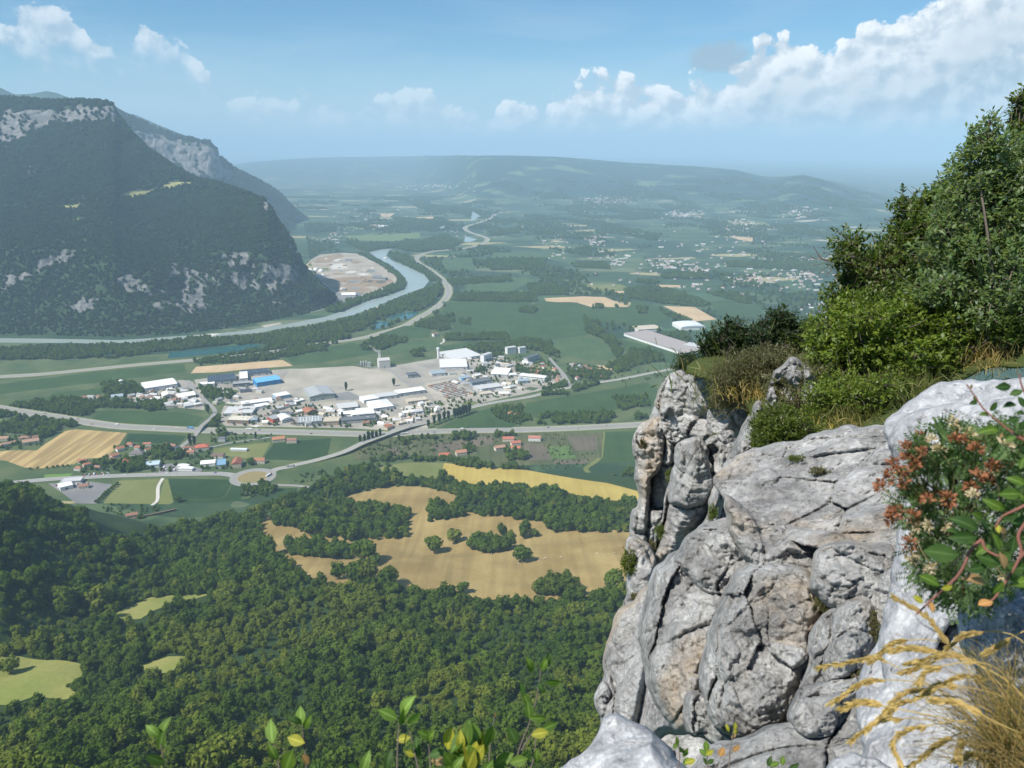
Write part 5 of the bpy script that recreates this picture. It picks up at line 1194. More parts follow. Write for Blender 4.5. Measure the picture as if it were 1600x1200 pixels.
for i in range(26):
    q = poly_world(C(2, [(rngq.uniform(230, 560), rngq.uniform(675, 850))]))[0]; R_ = rngq.uniform(9, 20)
    V, Fc = ICO2; v = V*np.array([R_, R_*.8, R_*.45])*(1+.25*fbm(V[:, 0]*2+i, V[:, 1]*2, V[:, 2]*2, 2, i)[:, None])
    o = new_obj('gravel_heap', fast_mesh('gravel_heap', v, Fc, FM[rngq.choice(['quarry', 'quarryb', 'white_lot', 'asphalt'])], True), None, (q[0], q[1], .1)); o.rotation_euler = (0, 0, rngq.uniform(0, 6))
    tag(o, 'gravel or earth heap on the quarry floor', 'heap', 'heaps on the quarry floor')

# ---- landmarks
def lathe(name, prof, mat, parent=None, n=24):
    a = np.linspace(0, 2*math.pi, n, endpoint=False); V = np.concatenate([np.column_stack([np.cos(a)*r_, np.sin(a)*r_, np.full(n, z)]) for r_, z in prof])
    Fs = [[i*n+j, i*n+(j+1) % n, (i+1)*n+(j+1) % n, (i+1)*n+j] for i in range(len(prof)-1) for j in range(n)] + [list(range((len(prof)-1)*n, len(prof)*n))]
    return new_obj(name, py_mesh(name, V, Fs, mat), parent)
def spot(k, x, y): q = poly_world(C(k, [(x, y)]))[0]; return (float(q[0]), float(q[1]), max(.4, float(hgt(q[0], q[1]))))
o = empty('water_tower', spot(5, 400, 192)); tag(o, 'tall pale cylindrical tower behind the sawtooth factory', 'tower')
lathe('shaft', [(3.6, -1), (3.6, 27)], paint(WHITE), o); lathe('tank', [(4.0, 27), (4.3, 28), (4.3, 32), (3.6, 33)], paint((.66, .68, .68)), o)
o = empty('water_tower', spot(6, 663, 162)); tag(o, 'white funnel shaped water tower among trees left of the estate', 'tower')
lathe('shaft', [(2.2, -1), (1.5, 12), (1.6, 15)], paint(WHITE), o); lathe('tank', [(1.7, 15), (5.2, 20), (5.4, 21.5), (3.5, 22.6), (.6, 23)], paint(WHITE), o)
o = B('grain_silo', 'tall pale grain silo building with a tower beside the wasteland', 5, (104, 243), (160, 238), 30, 22, 'gable', (.62, .60, .55), (.50, .48, .45), cat='silo', rise=5, doors=1)
part_boxes('elevator_tower', [(-12.5, -6.5, 22, 28, 0, 42)], paint((.60, .58, .53)), o); part_boxes('elevator_head', [(-13, -6, 21.5, 28.5, 42, 45)], paint(GREY), o)
for i in range(5): part_boxes('pilaster', [(-12+i*6-.4, -12+i*6+.4, -.5, .05, 0, 22)], paint((.52, .50, .46)), o)
o = empty('concrete_plant', spot(5, 30, 232)); tag(o, 'grey concrete batching plant left of the grain silo', 'plant')
for i, x in enumerate((-9, -2, 5)): s = lathe('silo', [(2.8, 0), (2.8, 14), (1.0, 16)], paint(GREY), o, 14); s.location = (x, 2*i, 0)
part_boxes('mixing_house', [(9, 19, -5, 6, 0, 12)], paint((.28, .32, .28)), o); part_boxes('conveyor', [(-22, -10, -3, -1, 4, 6)], paint(DGREY), o)
o = B('farm', 'white farmhouse in a ring of trees near the motorway', 5, (378, 85), (400, 82), 16, 9, 'gable', WHITE, TILE2, cat='farmhouse')

# ---- houses
def house(k, x, y, w, d, h, rz, label, group, roof=TILE, wall=CREAM, style='gable', name='house'):
    o = empty(name, spot(k, x, y), rz); tag(o, label, 'house', group)
    walls(w, d, h, paint(wall), o); rf = roof_part(style, w, d, h, paint(roof, .8), o, min(w, d)*.32)
    part_boxes('chimney', [(w*.2, w*.2+.9, d*.45, d*.45+.9, h, h+min(w, d)*.32+1.2)], paint(BROWN), rf)
    part_boxes('door', [(-.7, .7, -.12, .02, 0, 2.2)], paint((.16, .09, .05)), o)
    for xx in (-w*.32, w*.26): part_boxes('window', [(xx, xx+1.5, -.10, .02, 1.0, 2.4)], M_glass, o)
    return o
rh = random.Random(5)
def cluster(k, pts, label, group, roofs=(TILE, TILE2), size=(11, 17)):
    for x, y in pts:
        house(k, x, y, rh.uniform(*size), rh.uniform(8, 12), rh.uniform(4.5, 6.5), rh.uniform(-.5, .9), label, group, rh.choice(roofs), rh.choice([CREAM, WHITE, SAND]), rh.choice(['gable', 'gable', 'hip']))
house(6, 1100, 505, 26, 17, 8, .3, 'large bright red roofed house at the village edge', 'village houses', (.46, .13, .07), CREAM, 'hip')
house(6, 1285, 598, 18, 26, 9, .2, 'large brown red roofed barn by the roundabout', 'village houses', (.34, .13, .08), SAND, 'gabley')
house(6, 1410, 575, 20, 13, 7, .1, 'red roofed house right of the barn and the dark tree', 'village houses', TILE, CREAM)
house(6, 675, 600, 14, 20, 9, .3, 'steep red roofed barn in the village trees', 'village houses', (.42, .16, .08), SAND, 'gabley')
house(6, 1515, 455, 26, 14, 6, .35, 'long orange roofed farmhouse near the poplars', 'village houses', (.42, .19, .10), CREAM)
house(6, 1585, 462, 20, 13, 6, .1, 'brown roofed farmhouse right of the long farmhouse', 'village houses', TILE2, CREAM)
house(6, 1180, 548, 24, 14, 6, -.05, 'wide dark roofed house in the village', 'village houses', (.16, .11, .09), CREAM)
house(6, 740, 540, 26, 15, 8, .1, 'grey slate roofed house in the village centre', 'village houses', (.17, .15, .15), CREAM, 'hip')
house(6, 170, 470, 30, 14, 7, .5, 'long tan roofed farm beside the wheat field', 'village houses', (.38, .24, .16), CREAM)
house(6, 1205, 455, 14, 10, 7, 0, 'grey roofed house alone below the motorway', 'village houses', SLATE, LGREY)
cluster(6, [(660, 505), (700, 482), (745, 500), (800, 480), (812, 512), (630, 540), (900, 485), (935, 492), (600, 560)], 'small house with brown tiled roof in the village centre', 'houses in the village centre')
cluster(6, [(1035, 525), (1060, 500), (1020, 500)], 'brown roofed house beside the large bright red roof', 'houses beside the large red roof', (TILE2, TILE), (12, 18))
cluster(6, [(445, 572), (420, 612), (525, 605), (480, 590)], 'house with tiled roof along the tree lined lane', 'houses on the tree lined lane')
cluster(6, [(20, 450), (75, 470), (200, 440), (130, 445), (30, 480)], 'tan roofed house at the frame edge beside the wheat field', 'houses beside the wheat field', ((.36, .22, .15), TILE2), (14, 22))
cluster(6, [(490, 222), (530, 220), (455, 225), (720, 212), (770, 222), (810, 226)], 'small house among trees behind the estate hedge', 'houses behind the estate hedge', (GREY, TILE2))
cluster(5, [(160, 548), (140, 540), (235, 515), (270, 505)], 'red roofed house between the estate and the country road', 'houses by the country road')
house(5, 750, 610, 24, 13, 6, .05, 'long red roofed farmhouse at the back of the farm cluster', 'farm cluster', (.42, .15, .10), CREAM)
house(5, 790, 632, 20, 12, 7, .3, 'red roofed barn in the middle of the farm cluster', 'farm cluster', (.42, .15, .10), CREAM)
house(5, 880, 608, 26, 13, 7, -.1, 'wide red roofed farmhouse standing apart on the right of the farm cluster', 'farm cluster', (.40, .17, .12), WHITE)
house(5, 785, 656, 20, 11, 6, -.2, 'lower red roofed house of the farm cluster', 'farm cluster', (.44, .15, .09), CREAM)
house(5, 712, 655, 22, 12, 7, .4, 'cream walled house left of the farm cluster', 'farm cluster', (.40, .22, .15), CREAM)
house(5, 435, 692, 24, 13, 6, .2, 'red roofed house left of the bright lawn', 'lane houses', (.42, .13, .08), CREAM, 'hip')
house(5, 518, 680, 22, 13, 7, .35, 'orange roofed house beside the bright lawn', 'lane houses', (.42, .20, .12), CREAM)
cluster(5, [(770, 445), (800, 482), (765, 478)], 'tiled house hidden in the copse above the motorway', 'houses in the motorway copse')
cluster(5, [(x+rh.uniform(-6, 6), y+rh.uniform(-4, 4)) for x, y in [(1060, 240), (1085, 232), (1110, 245), (1080, 258), (1140, 240), (1160, 255), (1120, 262), (1190, 262), (1220, 272), (1175, 280), (1130, 285), (1090, 282), (1150, 270), (1210, 290), (1240, 282), (1100, 300)]], 'small house in the leafy eastern hamlet', 'houses of the eastern hamlet', (TILE2, GREY, TILE), (10, 14))
cluster(5, [(x, y) for x, y in [(560, 265), (600, 285), (690, 250), (700, 225), (730, 230), (760, 235), (640, 230), (540, 330), (480, 320), (470, 275), (745, 330), (770, 345), (710, 360), (730, 380)]], 'small workshop with grey roof among the eastern factories', 'small eastern workshops', (LGREY, GREY, WHITE, SAND), (14, 24))
cluster(4, [(300, 410), (250, 385), (225, 370), (420, 380), (455, 400), (350, 400), (205, 350), (130, 350), (170, 355), (395, 395)], 'small workshop or shed in the western yards', 'small western sheds', (LGREY, WHITE, GREY), (12, 20))
cluster(4, [(570, 370), (640, 380), (655, 360), (690, 320), (760, 315), (600, 340), (780, 330), (900, 420), (870, 440), (1170, 440), (1150, 420), (540, 390)], 'small grey outbuilding in the middle of the western estate', 'small estate outbuildings', (LGREY, GREY, SLATE), (12, 22))
cluster(4, [(1440, 505), (1480, 515), (1530, 490), (1560, 500), (1500, 480), (1460, 470)], 'small pale workshop near the poplars of the estate', 'small workshops by the poplars', (WHITE, SAND, LGREY), (14, 22))
def in_poly(k, pl, n):
    a = np.array(pl); out = []
    while len(out) < n:
        x, y = rh.uniform(a[:, 0].min(), a[:, 0].max()), rh.uniform(a[:, 1].min(), a[:, 1].max())
        if inside(np.array([x]), np.array([y]), pl)[0]: out.append((x, y))
    return out
cluster(5, in_poly(5, [(830, 190), (1000, 235), (1040, 300), (940, 345), (860, 300)], 16), 'small house in the leafy suburb right of the sawtooth factories', 'suburb houses', (TILE2, GREY, TILE), (10, 15))
cluster(5, in_poly(5, [(560, 170), (830, 200), (860, 330), (640, 400), (480, 310), (520, 260)], 30), 'small flat outbuilding squeezed between the eastern factories', 'eastern outbuildings', (LGREY, WHITE, GREY, SAND, SLATE), (9, 18))
cluster(4, in_poly(4, [(600, 380), (860, 360), (1040, 380), (1200, 430), (1420, 440), (1420, 510), (620, 505)], 34), 'small shed squeezed between the western halls', 'western outbuildings', (LGREY, WHITE, GREY, SAND, SLATE, TILE2), (9, 18))
cluster(5, in_poly(5, [(60, 470), (350, 420), (440, 450), (420, 480), (200, 530), (60, 520)], 20), 'small shed on the forecourts beside the poplars', 'forecourt sheds', (LGREY, WHITE, SAND), (9, 16))
cluster(4, in_poly(4, [(140, 330), (330, 310), (480, 340), (470, 410), (250, 395), (80, 370)], 16), 'small shed in the crowded western yards', 'crowded western sheds', (LGREY, WHITE, SLATE, TILE2), (9, 16))
B('shed', 'long white shed on the olive meadow', 6, (1252, 505), (1340, 507), 9, 4, 'gable', LGREY, (.60, .64, .66), doors=0)
B('showroom', 'blue roofed shop building beside the barn', 6, (1180, 600), (1228, 594), 32, 6, 'flat', (.62, .62, .60), (.20, .34, .46))
B('shed', 'white shop hall left of the blue roofed shop', 6, (1090, 592), (1170, 585), 20, 6, 'gable', WHITE, WHITE)
B('greenhouse', 'row of white greenhouses beside the car park, back one', 6, (960, 598), (1020, 600), 10, 4, 'curve', WHITE, WHITE, rise=2, doors=0)
B('greenhouse', 'row of white greenhouses beside the car park, front one', 6, (970, 612), (1045, 614), 10, 4, 'curve', WHITE, WHITE, rise=2, doors=0)
B('showroom', 'pale blue roofed showroom in the village by the main road', 6, (785, 602), (865, 594), 22, 6, 'flat', WHITE, (.45, .55, .60))
B('shed', 'white flat store on the gravel lot', 6, (330, 722), (400, 705), 24, 6, 'flat', WHITE, WHITE)
B('shed', 'grey store behind the white flat store', 6, (330, 690), (440, 682), 18, 6, 'flat', LGREY, LGREY)
house(6, 455, 710, 16, 11, 5, .3, 'brown roofed house on the gravel lot', 'lot house', TILE2, CREAM)
house(6, 720, 880, 18, 10, 5, .4, 'house with brown roof at the orchard corner', 'orchard house', TILE2, CREAM)
o = empty('garden_wall', spot(6, 840, 860), .55); tag(o, 'long dark hedge wall along the orchard corner', 'wall'); part_boxes('wall', [(-36, 36, 0, 1.5, 0, 3)], plain('dark_wall', (.10, .07, .06)), o); part_boxes('coping', [(-36.2, 36.2, -.2, 1.7, 3, 3.3)], paint(BROWN), o)

# ---- bridge piers of the two overpasses
for (k, x, y, t) in ((5, 255, 545, 'pale concrete pier of the country road bridge over the motorway'), (6, 1112, 372, 'pale concrete pier of the estate road bridge over the motorway')):
    s = spot(k, x, y); o = empty('bridge_pier', (s[0], s[1], 0), .6); tag(o, t, 'pier'); part_boxes('column', [(-4, -2.8, -.6, .6, 0, 6.2), (2.8, 4, -.6, .6, 0, 6.2)], M_conc, o); part_boxes('crossbeam', [(-5, 5, -.9, .9, 6.2, 6.9)], M_conc, o)

# ---- vehicles
def car_mesh(col, kind='car'):
    if kind == 'car':
        prof = [(-2.1, .35), (-2.15, .85), (-1.3, .98), (-.75, 1.45), (.75, 1.48), (1.6, 1.0), (2.1, .9), (2.15, .35)]; w2 = .88
    else:
        prof = [(-3, .5), (-3, 2.2), (-2.6, 2.3), (2.2, 2.3), (2.8, 1.4), (3.2, 1.2), (3.2, .5)]; w2 = 1.0
    n = len(prof); V = [(x, -w2, z) for x, z in prof]+[(x, w2, z) for x, z in prof]
    Fs = [list(range(n)), list(range(2*n-1, n-1, -1))]+[[i, n+i, n+(i+1) % n, (i+1) % n] for i in range(n)]; mi = [0]*len(Fs)
    for x in (-1.35, 1.35):
        for s in (-1, 1):
            o = len(V); a = np.linspace(0, 6.28, 9)[:-1]
            V += [(x+.34*math.cos(t), s*(w2+.03), .34+.34*math.sin(t)) for t in a]+[(x+.34*math.cos(t), s*(w2-.2), .34+.34*math.sin(t)) for t in a]
            Fs += [[o+i for i in range(8)]]+[[o+i, o+(i+1) % 8, o+8+(i+1) % 8, o+8+i] for i in range(8)]; mi += [1]*9
    gl = len(V); V += [(-.8, -w2-.01, 1.0), (1.2, -w2-.01, 1.0), (.7, -w2-.01, 1.4), (-.6, -w2-.01, 1.4)] if kind == 'car' else []
    if kind == 'car': Fs.append([gl, gl+1, gl+2, gl+3]); mi.append(2)
    return py_mesh('car', V, Fs, [paint(col, .3), plain('tyre', (.03, .03, .03)), M_glass], mi)
CARS = [car_mesh(c) for c in ((.75, .75, .75), (.06, .06, .07), (.35, .36, .38), (.35, .05, .04), (.08, .14, .30), (.7, .7, .68))] + [car_mesh((.75, .75, .74), 'van')]
def put_car(x, y, z, rz, label, group, i=None, s=1.0):
    o = new_obj('parked_car' if 'park' in label else 'car', CARS[i if i is not None else rh.randrange(len(CARS))], None, (x, y, z)); o.rotation_euler = (0, 0, rz); o.scale = (s,)*3; tag(o, label, 'car', group)
def along(name_obj, off, ts, label, group, s=1.25):
    v = np.array([q.co[:] for q in name_obj.data.vertices]); h_ = len(v)//2; c_ = (v[:h_]+v[h_:])/2; d = np.gradient(c_[:, :2], axis=0)
    for t in ts:
        f = t*(h_-1); i = int(f); j = min(i+1, h_-1); c = c_[i]+(c_[j]-c_[i])*(f-i)
        u = d[i]/np.linalg.norm(d[i]); put_car(c[0]-u[1]*off, c[1]+u[0]*off, c[2], math.atan2(u[1], u[0])+(math.pi if off > 0 else 0), label, group, None, s)
mw = bpy.data.objects['motorway.001']; along(mw, 8, [.12, .2, .27, .36, .48, .55, .63, .7, .82, .9], 'car driving on the far carriageway of the straight motorway', 'cars on the straight motorway')
along(mw, -8, [.15, .24, .33, .42, .52, .66, .77, .86], 'car driving on the near carriageway of the straight motorway', 'cars on the near carriageway')
along(bpy.data.objects['motorway'], 6, [.35, .4, .44, .5, .56], 'car on the curving riverside motorway', 'cars on the curving motorway')
along(bpy.data.objects['main_road'], 3, [.3, .45, .6, .8], 'car on the main road below the village', 'cars on the main road')
def park(k, pl, n, label, group, ang=.2):
    W = poly_world(C(k, pl)); e1 = W[1]-W[0]; e2 = W[3]-W[0]
    for i in range(n):
        q = W[0]+e1*rh.random()+e2*(rh.randrange(4)+.5)/4; put_car(q[0], q[1], .6, ang+math.pi/2+rh.uniform(-.1, .1), label, group, None, 1.15)
park(6, [(300, 690), (480, 675), (470, 690), (310, 705)], 20, 'parked car on the gravel lot below the main road', 'cars parked on the gravel lot')
park(6, [(880, 585), (950, 580), (960, 615), (880, 618)], 12, 'parked car on the village car park', 'cars parked on the village car park')
park(6, [(450, 632), (600, 622), (600, 634), (450, 642)], 18, 'parked car in a row beside the main road', 'cars parked beside the main road')
park(5, [(250, 450), (430, 430), (450, 450), (260, 480)], 28, 'parked car on the forecourts of the eastern estate', 'cars parked in the eastern estate')
park(4, [(800, 440), (1000, 425), (1000, 460), (800, 470)], 24, 'parked car in the western estate', 'cars parked in the western estate')
park(4, [(240, 380), (420, 370), (430, 395), (250, 395)], 18, 'parked vehicle in the scrap and storage yards', 'vehicles parked in the western yards')
park(5, [(480, 295), (620, 330), (560, 345), (460, 310)], 16, 'parked car beside the storage yard', 'cars parked beside the storage yard')
def lorry(x, y, z, rz, col, label):
    o = empty('lorry', (x, y, z), rz); tag(o, label, 'lorry')
    part_boxes('trailer', [(-8, 4.2, -1.25, 1.25, 1.1, 4.0)], paint(col), o); part_boxes('cab', [(4.8, 7.2, -1.25, 1.25, .6, 3.4)], paint(rh.choice([WHITE, (.3, .05, .05), (.05, .12, .3)])), o)
    part_boxes('chassis', [(-8, 7, -1, 1, .5, 1.08)], paint(DGREY), o)
    for xx in (-6.5, -5.2, -3.9, 5.8):
        for s in (-1, 1): t = lathe('wheel', [(.5, -.15), (.5, .15)], plain('tyre', (.03, .03, .03)), o, 12); t.rotation_euler = (math.pi/2, 0, 0); t.location = (xx, s*1.15, .5)
def lorry_on(ob, t, off, col, label):
    v = np.array([q.co[:] for q in ob.data.vertices]); h_ = len(v)//2; c_ = (v[:h_]+v[h_:])/2; i = int(t*(h_-1)); u = c_[i+1]-c_[i]; u /= np.linalg.norm(u); c = c_[i]
    lorry(c[0]-u[1]*off, c[1]+u[0]*off, c[2], math.atan2(u[1], u[0])+(math.pi if off > 0 else 0), col, label)
lorry_on(mw, .955, 9, WHITE, 'white lorry on the motorway right beside the cliff')
lorry_on(mw, .60, -9, (.55, .55, .52), 'pale lorry on the near carriageway below the poplars')
lorry_on(mw, .385, 9, (.12, .35, .60), 'blue lorry on the motorway below the wheat field')
lorry_on(mw, .46, 9, WHITE, 'white lorry on the motorway by the estate bridge')
s = spot(6, 1462, 640); lorry(s[0], s[1], .75, 1.2, (.70, .72, .72), 'white lorry on the right side of the roundabout')
# ---- rows of stacked goods in the storage yard
W = poly_world(C(5, [(345, 330), (455, 305), (575, 372), (450, 400)])); stack_me = []
for c in ((.50, .44, .38), (.62, .60, .56), (.36, .30, .26), (.45, .25, .18)):
    V, Fs = [], []
    for b in ((-5.5, 5.5, -1.6, 1.6, 0, .25), (-5.4, -.3, -1.5, 1.5, .25, 2.4), (.2, 5.4, -1.5, 1.5, .25, 2.9)): Fs += box_faces(len(V)); V += box_verts(*b)
    stack_me.append(py_mesh('pallet_stack', V, Fs, paint(c)))
for i in range(11):
    for j in range(9):
        if rh.random() < .12: continue
        u, v = (i+.5)/11, (j+.5)/9; q = W[0]*(1-u)*(1-v)+W[1]*(1-u)*v+W[2]*u*v+W[3]*u*(1-v)
        o = new_obj('pallet_stack', rh.choice(stack_me), None, (q[0], q[1], .5)); o.rotation_euler = (0, 0, math.atan2((W[1]-W[0])[1], (W[1]-W[0])[0])); tag(o, 'stack of goods in the long rows of the storage yard', 'stack', 'stacks in the storage yard')

# ---- distant villages: specks of wall and roof on the far plain
def speck_houses():
    V, Fs, mi = [], [], []
    def put(x, y, w, d, h, a):
        o = len(V); ca, sa = math.cos(a), math.sin(a); z0 = zc-1
        for lx, ly, lz in ((-w/2, -d/2, 0), (w/2, -d/2, 0), (w/2, d/2, 0), (-w/2, d/2, 0), (-w/2, -d/2, h), (w/2, -d/2, h), (w/2, d/2, h), (-w/2, d/2, h), (-w/2, 0, h*1.45), (w/2, 0, h*1.45)):
            V.append((x+lx*ca-ly*sa, y+lx*sa+ly*ca, z0+lz))
        for f, m in (((0, 1, 5, 4), 0), ((1, 2, 6, 5), 0), ((2, 3, 7, 6), 0), ((3, 0, 4, 7), 0), ((4, 5, 9, 8), 1), ((6, 7, 8, 9), 1), ((5, 6, 9), 0), ((7, 4, 8), 0)):
            Fs.append([o+q for q in f]); mi.append(m if not big_ or m == 0 else 0)
    rg = random.Random(12); big_ = False; todo = []; zc = 0
    for x0, x1, y0, y1, n, s in ((885, 1010, 306, 322, 150, 1.5), (1020, 1120, 325, 345, 70, 1.4), (1180, 1330, 395, 455, 150, 1.0), (1000, 1080, 400, 425, 40, 1), (1130, 1220, 425, 450, 60, 1), (900, 960, 365, 385, 40, 1.2), (500, 700, 320, 350, 60, 1.2), (600, 760, 285, 300, 40, 2), (840, 900, 340, 420, 30, 1), (1110, 1200, 340, 365, 60, 1.4), (1200, 1300, 320, 345, 60, 1.5), (480, 560, 352, 384, 30, 1), (560, 640, 380, 390, 12, .9), (850, 1300, 330, 480, 140, 1.1), (1240, 1330, 470, 500, 40, 1), (930, 1000, 395, 420, 24, 1), (690, 730, 345, 372, 12, 1), (1060, 1110, 415, 432, 20, 1)):
        cx, cy_ = (x0+x1)/2, (y0+y1)/2
        for i in range(n):
            a = np.clip(rg.gauss(0, .35), -1, 1); b = np.clip(rg.gauss(0, .4), -1, 1)
            todo.append((cx+a*(x1-x0)/2, cy_+b*(y1-y0)/2, s*.8))
    QQ = T([q[0] for q in todo], [q[1] for q in todo], 2500, 30000, 160); QZ = hgt(QQ[:, 0], QQ[:, 1])
    for q, z_, (_, _, s) in zip(QQ, QZ, todo):
            big_ = rg.random() < .16; zc = float(z_)
            put(q[0], q[1], rg.uniform(11, 20)*s*(2 if big_ else 1), rg.uniform(9, 13)*s*(1.6 if big_ else 1), rg.uniform(5, 8)*s, rg.uniform(-.6, .8))
    o = new_obj('distant_houses', py_mesh('distant_houses', V, Fs, [paint((.52, .50, .46)), paint((.33, .22, .17))], mi)); tag(o, 'far off villages scattered over the hazy plain', None, None, 'stuff')
speck_houses()

# ---- trees that stand on their own
def lone_tree(pos, kind, s, rot, label, group=None, tint=0.0, sz=1.0):
    o = empty('broadleaf_tree', pos, rot); o.scale = (s, s, s*sz); tag(o, label, 'tree', group)
    c = new_obj('crown', CROWN_ME[kind], o); c['tint'] = tint; new_obj('trunk', TRUNK_ME[kind], o); return o
def hill_at(k, x, y): q = T(*[np.array([v]) for v in C(k, [(x, y)])[0]], 350, 2500, 110)[0]; return (float(q[0]), float(q[1]), float(q[2])+.5)
for x, y, wpx, kd, lb, ti in ((745, 462, 62, 0, 'lone round tree in the middle of the hay meadow', .25), (832, 420, 48, 3, 'pale light green tree beside the lone round tree', .9), (1096, 498, 56, 3, 'dark round tree standing alone on the right of the meadow', 0),
        (1012, 392, 30, 1, 'slim tree just behind the round copse', .1), (1045, 400, 24, 3, 'small pale bush right of the slim tree', .8), (1100, 402, 42, 1, 'dark upright tree right of the round copse', 0), (1136, 396, 30, 3, 'small round bush beside the dark upright tree', .1),
        (372, 562, 44, 4, 'dark pointed tree at the lower meadow edge beside a pale rock', 0), (436, 572, 76, 2, 'dark broad tree at the lower meadow edge', 0), (494, 576, 56, 4, 'greyish tree between two dark trees at the lower meadow edge', .6), (566, 588, 78, 2, 'rightmost broad tree of the lower meadow edge row', .3),
        (474, 500, 84, 0, 'large round tree ending the small wood strip', 0), (522, 506, 42, 3, 'small round tree at the tip of the wood strip', 0), (1450, 606, 70, 0, 'round tree close to the cliff at the meadow edge', .2), (852, 618, 40, 3, 'small dark bush at the lower edge of the meadow', 0)):
    p = hill_at(7, x, y); dd = math.dist(p, (0, 0, H)); s = wpx/2.5*dd/F/(2*KINDS[kd][0]); lone_tree(p, kd, s*1.22, rh.uniform(0, 6), lb, 'trees on the hay meadow', ti)
for i, (dx, dy) in enumerate([(-70, 2), (-45, 12), (-20, 18), (5, 20), (30, 14), (55, 8), (-55, -12), (-30, -5), (0, 0), (25, -5), (50, -8), (-35, -25), (-5, -25), (20, -25), (75, -2)]):
    p = hill_at(7, 962+dx, 445+dy*.8); lone_tree(p, i % 5, 1.75+.35*rh.random(), rh.uniform(0, 6), 'tree of the round dark copse in the middle of the meadow', 'trees of the round meadow copse')
for i, (dx, dy) in enumerate([(-70, 5), (-45, 0), (-20, -8), (5, -15), (30, -12), (55, 0), (-55, 20), (-25, 18), (0, 10), (30, 15), (60, 20), (80, 25)]):
    p = hill_at(7, 1230+dx, 608+dy); lone_tree(p, (i+2) % 5, 1.85+.4*rh.random(), rh.uniform(0, 6), 'tree of the green copse bulging into the meadow near the cliff', 'trees of the copse near the cliff', .25)
lone_tree(hill_at(8, 45, 1015), 0, 1.9, 1.0, 'light round tree throwing a shadow on the yellow glade', 'glade trees', .5); lone_tree(hill_at(8, 290, 1075), 3, .6, 1.0, 'small bush on the yellow glade', 'glade trees', .3)
def poplar(k, x, y, s, label, group):
    o = empty('poplar_tree', spot(k, x, y), rh.uniform(0, 6)); o.scale = (s*1.7, s*1.7, s); tag(o, label, 'tree', group); new_obj('crown', POPLAR[0], o); new_obj('trunk', POPLAR[1], o)
for x, y in ((483, 492), (498, 489), (513, 484), (527, 478), (541, 472), (555, 466)): poplar(5, x, y, 1.45+rh.uniform(-.15, .1), 'tall dark poplar in the row beside the country road', 'poplars in a row by the country road')
for x, y in ((10, 622), (32, 615), (52, 608), (72, 602), (92, 597), (110, 590), (350, 540), (380, 525), (405, 515), (430, 505), (450, 498)): poplar(5, x, y, 1.2+rh.uniform(-.15, .15), 'poplar along the country road below the estate', 'poplars along the country road')
for x, y, s, lb in ((505, 440, 1.3, 'single poplar at the estate road'), (410, 615, 1.5, 'tallest dark poplar beside the estate bridge'), (432, 612, 1.2, 'shorter dark poplar beside the tallest one'), (765, 578, .9, 'small lone poplar below the motorway'), (1515, 290, 1.2, 'lone poplar on the gravel wasteland'), (1255, 315, 1.3, 'dark poplar at the corner of the wasteland'), (1235, 462, .8, 'slim poplar beside the big white hall')): poplar(4, x, y, s, lb, 'single poplars')
lone_tree(spot(6, 970, 780), 0, 1.5, 0, 'single dark tree at the corner of the dark green field', 'field trees'); lone_tree(spot(6, 1360, 578), 2, 1.7, 0, 'dark round tree between the barn and the red roofed house', 'field trees')
for i in range(9): lone_tree(spot(6, 525+i*14, 785-i*12), 3, 1.0, i, 'rounded hedge tree along the gravel lot', 'hedge along the gravel lot')
for i, (x, y) in enumerate([(165, 605), (205, 602), (255, 600), (290, 597), (315, 592), (345, 590), (370, 588)]): lone_tree(spot(6, x, y), 3, .8, i, 'small round tree in the row along the wheat field edge', 'trees along the wheat field edge')
# pale rock and cattle on the meadow
def cow_mesh():
    P = [((0, 0, 1.0), (1.05, .42, .48)), ((1.15, 0, 1.35), (.35, .2, .24)), ((1.5, 0, 1.3), (.28, .16, .17)), ((.85, .22, .35), (.11, .11, .5)), ((.85, -.22, .35), (.11, .11, .5)), ((-.85, .22, .35), (.11, .11, .5)), ((-.85, -.22, .35), (.11, .11, .5)), ((-1.05, 0, .9), (.06, .06, .4))]
    V, Fc = [], []; o = 0
    for c, r_ in P: V.append(ICO2[0]*np.array(r_)+np.array(c)); Fc.append(ICO2[1]+o); o += len(ICO2[0])
    bm = bmesh.new(); return fast_mesh('cow', np.concatenate(V), np.concatenate(Fc), plain('hide', (.62, .50, .38), .9, .15), True)
cow = cow_mesh()
for x, y in ((1062, 505), (1075, 506), (1160, 486), (1172, 487), (1180, 484), (1240, 480), (970, 468), (1382, 468), (1452, 464), (470, 405), (330, 392)):
    p = hill_at(7, x, y); o = new_obj('cow', cow, None, (p[0], p[1], p[2]+.3)); o.rotation_euler = (0, 0, rh.uniform(0, 6)); o.scale = (1.3,)*3; tag(o, 'tiny pale cow grazing on the hay meadow', 'cow', 'cattle on the hay meadow')

